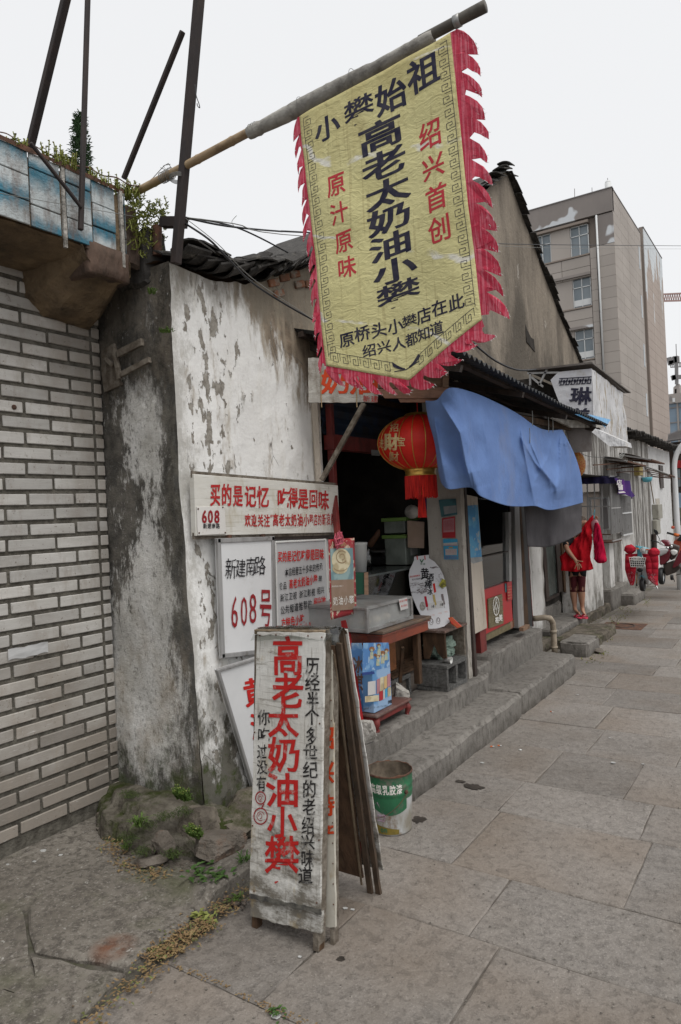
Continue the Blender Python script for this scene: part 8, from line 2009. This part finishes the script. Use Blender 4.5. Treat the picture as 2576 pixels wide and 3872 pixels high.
sc3=thing('orange_handled_scooter','farthest scooter with orange grips and round orange mirror at the picture edge','scooter',S3(1560,1400))
m=MB();m.tube([S3(1310,550),S3(1380,568),S3(1440,585),S3(1600,610)],20*k2,8);m.build('handlebar','black_rubber',sc3,smooth=True)
m=MB();m.tube([S3(1438,580,13.56),S3(1530,602,13.56)],30*k2,10);m.build('grip','orange_plastic',sc3,smooth=True)
m=MB();m.ball(S3(1418,454),33*k2,10*k2,30*k2,14);m.build('mirror','orange_red',sc3,smooth=True);m=MB();m.tube([S3(1436,480),S3(1438,560)],4*k2,5);m.build('mirror_stalk','chrome',sc3)
m=MB();m.prism([S3(*c)for c in((1410,720),(1470,670),(1600,660),(1640,1100),(1580,1150),(1490,900),(1440,790))],(0,.25,0));m.build('front_body','orange_red',sc3,bevel=.03)
m=MB();m.prism([S3(*c,13.5)for c in((1480,690),(1540,620),(1640,610),(1640,720),(1530,700))],(0,.1,0));m.build('dark_screen','black_rubber',sc3,bevel=.01)
wheel(sc3,S3(1600,1200),120*k2,60*k2,'x','chrome')
# rocks, plants, litter
def foot(a,b):
 x=-3.325+a*.93;y=2.05+b*.60
 pl_=[(-3.33,2.43),(-3.2,2.33),(-3.05,2.24),(-2.92,2.27),(-2.80,2.20),(-2.66,2.30),(-2.52,2.36),(-2.38,2.60)]
 for(x0,y0),(x1,y1)in zip(pl_,pl_[1:]):
  if x<=x1 or x1==-2.38:yf=y0+(y1-y0)*(x-x0)/(x1-x0);break
 yf+=.03*nz(x*9,2)+.015*nz(x*30,5);d=y-yf
 H0=.15+.05*nz(x*4,7)-max(0,x+2.85)*.16
 s=max(0,min(1,d/.035));s2_=max(0,min(1,(d-.10-.05*nz(x*7,9))/.03))
 z=H0*(.60*s+.30*s2_)+d*.08*s+.009*nz(x*8,y*8,3)*s+.010*nz(x*24,y*24,1)*s+.004*nz(x*70,y*70)
 return(x+.010*nz(x*20,y*20,4),y,z-.012*(1-s))
m=MB();m.grid(foot,110,70);tag(m.build('footing_rubble','footing',None,smooth=True,sharp=32),'broken mossy footing concrete at the foot of the wall corner','rubble')
for k,(u,v,z,r,mt_)in enumerate(((250,1905,.02,.035,'rock'),(300,1965,.015,.03,'mossrock'),(335,1975,.012,.022,'rock'),(395,1985,.015,.026,'rock'),(240,1880,.03,.05,'mossrock'),(362,1990,.01,.018,'rock'),(418,1995,.012,.02,'mossrock'),(350,1955,.05,.04,'mossrock'))):
 p=at(u,v,'z',z);rock('rubble_stone',('small stone at the near end of the footing by the tiled wall','mossy pebble in the dry litter','brown pebble left of the dark slab','pebble right of the dark slab','mossy stone where the tiled wall meets the footing','tiny pebble beside the dark slab','mossy pebble left of the green weed','mossy stone under the grass tuft')[k],(p.x,p.y,z),(r,r*.8,r*.6),mt_,60+k,grp='rubble stones')
rock('brown_stone_lump','mossy broken lump directly under the lime wall edge',(-2.58,2.47,.07),(.15,.13,.11),'mossrock',12,amp=.3,boxy=.5,rot=-.3)
rock('brown_stone','brown wedge shaped stone tilted against the footing',(-2.60,2.27,.07),(.07,.05,.10),'rock',22,amp=.3,boxy=.5)
rock('flat_stone','flat reddish stone lying beside the tall painted board',(-2.36,2.38,.075),(.15,.12,.065),'rock',33,amp=.22,boxy=.5,rot=.3)
rock('dark_slab','small dark wedge of slab in front of the footing',(-2.60,2.17,.03),(.10,.055,.028),'rock',41,amp=.15,boxy=.8,rot=.6)
rock('dark_rubble','low dark mossy rubble behind the tilted whiteboard',(-2.50,2.85,.05),(.20,.42,.12),'mossrock',55,amp=.3,boxy=.4)
def leaf(mb,p,d,L,w,curl=.3,up=Vector((0,0,1))):
 d=d.normalized();s_=d.cross(up);s_=s_.normalized()if s_.length>.01 else Vector((1,0,0));
 a=p;b=p+d*L*.5+up*curl*L*.15;c=p+d*L-up*curl*L*.3
 mb.add([a,b-s_*w/2,c,b+s_*w/2],[(0,1,2,3)])
def sedum(mb,mt2,base,h,n,spread,lean=(0,0,0)):
 for _ in range(n):
  b=Vector(base)+Vector((U(-1,1)*spread[0],U(-1,1)*spread[1],0));ln=Vector((U(-.35,.35),U(-.35,.35),1))+Vector(lean);ln.normalize();hh=h*U(.5,1.1)
  mb.bar(b,b+ln*hh,.004);k=max(5,int(hh/.008))
  for i in range(k):
   t=i/k;p=b+ln*hh*t;a=i*2.4+U(-.3,.3);d=Vector((math.cos(a),math.sin(a),.5));leaf((mt2 if(t>.85)else mb),p,d,.019*(1.1-.5*t),.009)
def plant(name,label,fn,mt='sedum',mt2=None,cat='plant',grp=None,base=None):
 a,b=MB(),MB();fn(a,b);t=thing(name,label,cat,base or(a.v[0]if a.v else b.v[0]),grp)
 if a.v:a.build('foliage',mt,t,kind='stuff')
 if b.v:b.build('tips',mt2 or 'sedum_tip',t,kind='stuff')
 return t
def fx_px(u,v):return at(u,v,'x',-2.93)
for u0,u1,h,n,lab in((100,175,.095,46,'yellowish stonecrop growing on the canopy edge left of the thin post'),(205,300,.07,52,'stonecrop clump on the canopy edge right of the thin post'),(20,60,.06,24,'tiny stonecrop sprigs near the left picture edge'),(285,318,.09,40,'reddish yellow stonecrop at the end of the bamboo pole')):
 a,b=fx_px(u0,330+(u0)*.40),fx_px(u1,330+u1*.40)
 plant('stonecrop',lab,lambda A,B:sedum(A,B,((a.x+b.x)/2,(a.y+b.y)/2,3.345),h,n,(.05,abs(b.y-a.y)/2)),grp='stonecrop on the canopy')
c0=at(345,500,'x',-2.86)
def hang(A,B):
 for k in range(240):
  p=at(U(300,384),U(466,585)if rnd.random()<.6 else U(466,530),'x',-2.865+U(-.05,.02));
  sedum(A,B,p,U(.025,.05),1,(.01,.01),(U(-.6,.6),U(-.8,.8),U(-1.6,.3)))
plant('stonecrop','large hanging stonecrop clump at the broken canopy corner',hang,grp='stonecrop on the canopy')
for u,v,n,h,lab,X in((385,745,14,.03,'small bright moss tuft high on the dark corner',None),(352,655,10,.03,'small green sprig under the canopy',None),(425,1820,55,.08,'bright stonecrop growing from the mossy wall corner',None),(455,1905,50,.07,'stonecrop sprigs on the brown stone',None)):
 p=at(u,v+20,'y',2.50 if v<1000 else 2.33);plant('stonecrop',lab,lambda A,B:sedum(A,B,p,h,n,(.035,.02),(0,-.6,0)),'grass_blade','sedum')
def grasst(A,B,p,n,L,w=.006):
 for _ in range(n):
  a=U(0,6.28);d=Vector((math.cos(a)*.7,math.sin(a)*.7,U(.4,1.3)));leaf(A,Vector(p)+Vector((U(-.02,.02),U(-.02,.02),0)),d,L*U(.5,1),w,.8)
p=at(320,1905,'z',.13);plant('grass_tuft','bright green grass tuft growing on the footing rubble',lambda A,B:grasst(A,B,p,60,.11),'grass_blade',cat='grass')
p2=at(565,1990,'z',.04);plant('grass_tuft','dark green grass tuft between stone and painted board',lambda A,B:grasst(A,B,p2,40,.09),'leaf',cat='grass')
def broad(A,B,c,n,r,L):
 for _ in range(n):
  a=U(0,6.28);q=Vector(c)+Vector((U(-r,r),U(-r,r)*.7,U(0,r*.6)));d=Vector((math.cos(a),math.sin(a),U(-.1,.5)));leaf(A,q,d,L*U(.6,1.2),L*.5,.5)
p3=at(480,2030,'z',.03);plant('broadleaf_weed','leafy green weed in front of the flat reddish stone',lambda A,B:broad(A,B,p3,70,.085,.045),'leaf')
p4=at(470,2120,'z',.0);plant('broadleaf_weed','yellow green weed sprouting along the kerb joint',lambda A,B:broad(A,B,p4,26,.05,.04),'sedum')
p5=at(640,2336,'z',.0);plant('broadleaf_weed','tiny weed in the paving joint at the bottom edge',lambda A,B:broad(A,B,p5,26,.03,.02),'leaf')
for(u,v,z,n,L,lab)in((290,1955,.04,30,.06,'thin grass at the near edge of the footing'),(400,1975,.03,34,.05,'small grass between the stones'),(545,2075,.01,40,.05,'grass blades beside the kerb under the painted board')):
 pq=at(u,v,'z',z);plant('grass_tuft',lab,lambda A,B:grasst(A,B,pq,n,L),'grass_blade',cat='grass')
def cushion(pts,n,r):
 m=MB()
 for _ in range(n):
  u,v,z=rnd.choice(pts);p=at(u+U(-12,12),v+U(-8,8),'z',z);
  for i in range(7):
   a=U(0,6.28);d=Vector((math.cos(a),math.sin(a),U(.2,1.4)));leaf(m,p+Vector((U(-r,r),U(-r,r),U(-.004,.006))),d,.010,.004)
 return m
m=cushion([(300,1830,.17),(340,1900,.12),(380,1880,.16),(420,1870,.17),(330,1960,.06),(300,1930,.10),(395,1965,.07)],420,.03);tag(m.build('moss','moss',None),'moss and tiny weeds creeping over the footing rubble','moss',kind='stuff')
m=MB();m2=MB()
path=[(265,1945),(300,1990),(350,2010),(560,2050),(510,2090),(470,2130),(430,2150),(390,2180),(360,2195),(340,2230),(300,2270),(250,2310),(215,2350)]
for(a,b),w_ in zip(path,(2,2,2,.7,1.6,2.6,3.2,2.8,2,1.0,.8,.6,.6)):
 for _ in range(int(80*w_)):
  u,v=a+rnd.gauss(0,20),b+rnd.gauss(0,10);p=at(u,v,'z',.012+U(0,.018));an=U(0,6.28)
  leaf(m if rnd.random()<.82 else m2,p,Vector((math.cos(an),math.sin(an),U(-.2,.5))),U(.008,.026),U(.004,.012),U(-.5,1))
jp=[(-1.9,1.735),(-1.77,1.74),(-1.6,1.735),(-1.5,1.735),(-1.40,1.74)]
for x,y in jp:
 for _ in range(26):p=Vector((x+U(-.06,.06),y+U(-.012,.012),.004));an=U(0,6.28);leaf(m,p,Vector((math.cos(an),math.sin(an),U(-.1,.4))),U(.006,.016),.006,.4)
tag(m.build('dry_leaf_litter','dry_leaf',None),'dry brown leaf litter along the joint beside the kerb','leaves',kind='stuff');tag(m2.build('green_litter','litter_green',None),'small green leaves among the dry litter','leaves',kind='stuff')
m=MB()
for u,v,n,w_ in((1335,1440,60,12),(1355,1425,60,10),(1318,1450,40,8),(1283,1475,30,5),(1368,1500,30,8),(1385,1505,20,10),(1430,1420,40,10),(1445,1405,40,10),(1395,1470,20,8),(1485,1385,26,8),(1412,1432,30,8),(1360,1520,18,12),(1300,1475,30,5),(1245,1480,20,4)):
 for _ in range(n):p=at(u+rnd.gauss(0,w_),v+rnd.gauss(0,w_*.45),'z',.01);a=U(0,6.28);leaf(m,p,Vector((math.cos(a),math.sin(a),U(.1,1.2))),U(.02,.05),.014,.6)
tag(m.build('step_weeds',mat('weed_mix',(.12,.15,.03),(.16,.12,.05),12,rough=.8),None),'weeds growing along the far stones and steps','weeds',kind='stuff')
for k,(u,v)in enumerate(((1082,1683),(1092,1684),(1212,1606),(1270,1638),(1133,1718),(1150,1716),(1316,1510))):
 if k%2 and k<3:continue
 p=at(u,v,'z',.006);a=U(-.6,.6);d=Vector((math.cos(a),math.sin(a),0))*.012
 t=thing('cigarette_end',('orange cigarette end on the lower paving by the step corner','x','orange cigarette end in mid paving','cigarette end nearest the step front','cigarette end beside the lower step middle','cigarette end with white tip by the step','tan scrap at the far step end')[k],'cigarette end',p,'cigarette ends on the paving')
 m=MB();m.tube([p-d,p+d*.2],.0042,8);m.build('filter','orange_plastic',t);m=MB();m.tube([p+d*.2,p+d*1.1],.0041,8);m.build('paper','paper_white',t)
def splat(name,label,u,v,r,mt,seed,n=26,sx=1.6,z=.0045):
 c=at(u,v,'z',0);pts=[]
 for i in range(n):
  a=i/n*6.2832;q=r*(1+.55*nz(math.cos(a)*2,math.sin(a)*2,seed)+.25*nz(math.cos(a)*6,math.sin(a)*6,seed));pts.append((c.x+math.cos(a)*q*sx,c.y+math.sin(a)*q,z))
 m=MB();m.prism(pts,(0,0,.0012));tag(m.build(name,mt,None),label,'stain')
mat('wet_stain',(.030,.026,.022),(.05,.042,.036),20,rough=.35,spec=.5);mat('paint_spot',(.42,.42,.41),(.3,.3,.29),60,rough=.8)
splat('dark_wet_stain','larger dark wet stain by the corner of the lower step',1090,1812,.035,'wet_stain',3,sx=1.7);splat('dark_wet_stain','dark wet patch beside the bucket and the step',965,1888,.04,'wet_stain',7,sx=.8);splat('dark_wet_stain','dark stain at the root of the step corner',1060,1800,.018,'wet_stain',9)
splat('dark_wet_stain','dark smudge at the foot of the rear board',785,2210,.014,'wet_stain',5,sx=1)
for k,(u,v,r)in enumerate(((1412,1757,.012),(1198,1727,.009),(1404,1700,.006),(795,2093,.008),(812,2096,.007),(100,1960,.014),(130,1958,.010),(140,1970,.008),(80,1985,.008),(18,1992,.007),(1110,1757,.010),(690,2205,.006),(1480,1760,.007),(360,2198,.012),(1330,1600,.008),(636,2342,.012))):
 splat('pale_spot','small pale paint or gum spot on the paving',u,v,r,'paint_spot',k+20,14,1.3)
 bpy.context.scene.collection.objects[-1]['group']='pale spots on the paving'
for k,(u,v,mt_,lab)in enumerate(((915,1895,'meter_yellow','small yellow leaf beside the bucket'),(921,1898,'orange_plastic','small orange leaf beside the bucket'),(905,1915,'panel_red','tiny red scrap in front of the bucket'),(1198,1726,'white_plastic','crumpled white tissue on the paving'),(420,2190,'dry_leaf','pebble near the dry litter'))):
 p=at(u,v,'z',.006);m=MB();m.ball(p,.009,.007,.005,8);tag(m.build('scrap',mt_,None,smooth=True),lab,'litter')
m=MB()
for _ in range(900):
 u,v=U(0,1568),U(1560,2357);p=at(u,v,'z',.003)
 if p.y>9:continue
 r=U(.0012,.004);m.add([p+Vector((-r,-r,0)),p+Vector((r,-r*.7,0)),p+Vector((r*.8,r,0)),p+Vector((-r,r*.8,0)),p+Vector((0,0,r*.9))],[(0,1,4),(1,2,4),(2,3,4),(3,0,4)])
tag(m.build('grit',mat('grit',(.22,.20,.17),(.09,.08,.07),40,rough=.95),None),'scattered grit on the paving','grit',kind='stuff')
m=MB()
for _ in range(260):
 u,v=rnd.choice(((255,1900),(300,1965),(345,1985),(400,1990),(430,2000),(545,2070),(330,1945)));p=at(u+rnd.gauss(0,16),v+rnd.gauss(0,8),'z',.016);r=U(.003,.010)
 q_=[p+Vector((U(-r,r),U(-r,r),U(-r*.4,r*.4)))for _k in range(2)];m.obox(p,(r,U(-r,r)*.5,0),(U(-r,r)*.4,r*.7,U(-r,r)*.3),(0,0,r*.45))
tag(m.build('rubble_chips','rock',None),'small broken chips of stone strewn round the footing','gravel',kind='stuff')
# tree top behind the canopy
tr=thing('conifer_tree','feathery green conifer rising behind the canopy','tree',(at(188,400,'y',16).x,16,0))
tb_,tt_=at(192,470,'y',16),at(183,268,'y',16)
MB().tube([(tb_.x,16,0),(tb_.x,16,tb_.z),(tt_.x,16,tt_.z-.3)],[.16,.09,.02],8).build('trunk','twig',tr,smooth=True)
m=MB()
H_=tt_.z-tb_.z
for k in range(110):
 t=(k/110)**1.0;z=tt_.z-.02-(H_+1.5)*t;L=.10+.75*(t**.8)*U(.6,1.1);a=k*2.4+U(-.4,.4);c=Vector((tt_.x+(tb_.x-tt_.x)*t,16,z));d=Vector((math.cos(a),math.sin(a),.35)).normalized()
 for i in range(46):
  s_=U(.1,1);p=c+d*L*s_+Vector((U(-1,1),U(-1,1),U(-1,1)))*.07;leaf(m,p,d+Vector((U(-1,1),U(-1,1),U(-.6,.6))),U(.10,.20),U(.04,.07),.4)
m.build('crown','tree_leaf',tr,kind='stuff')
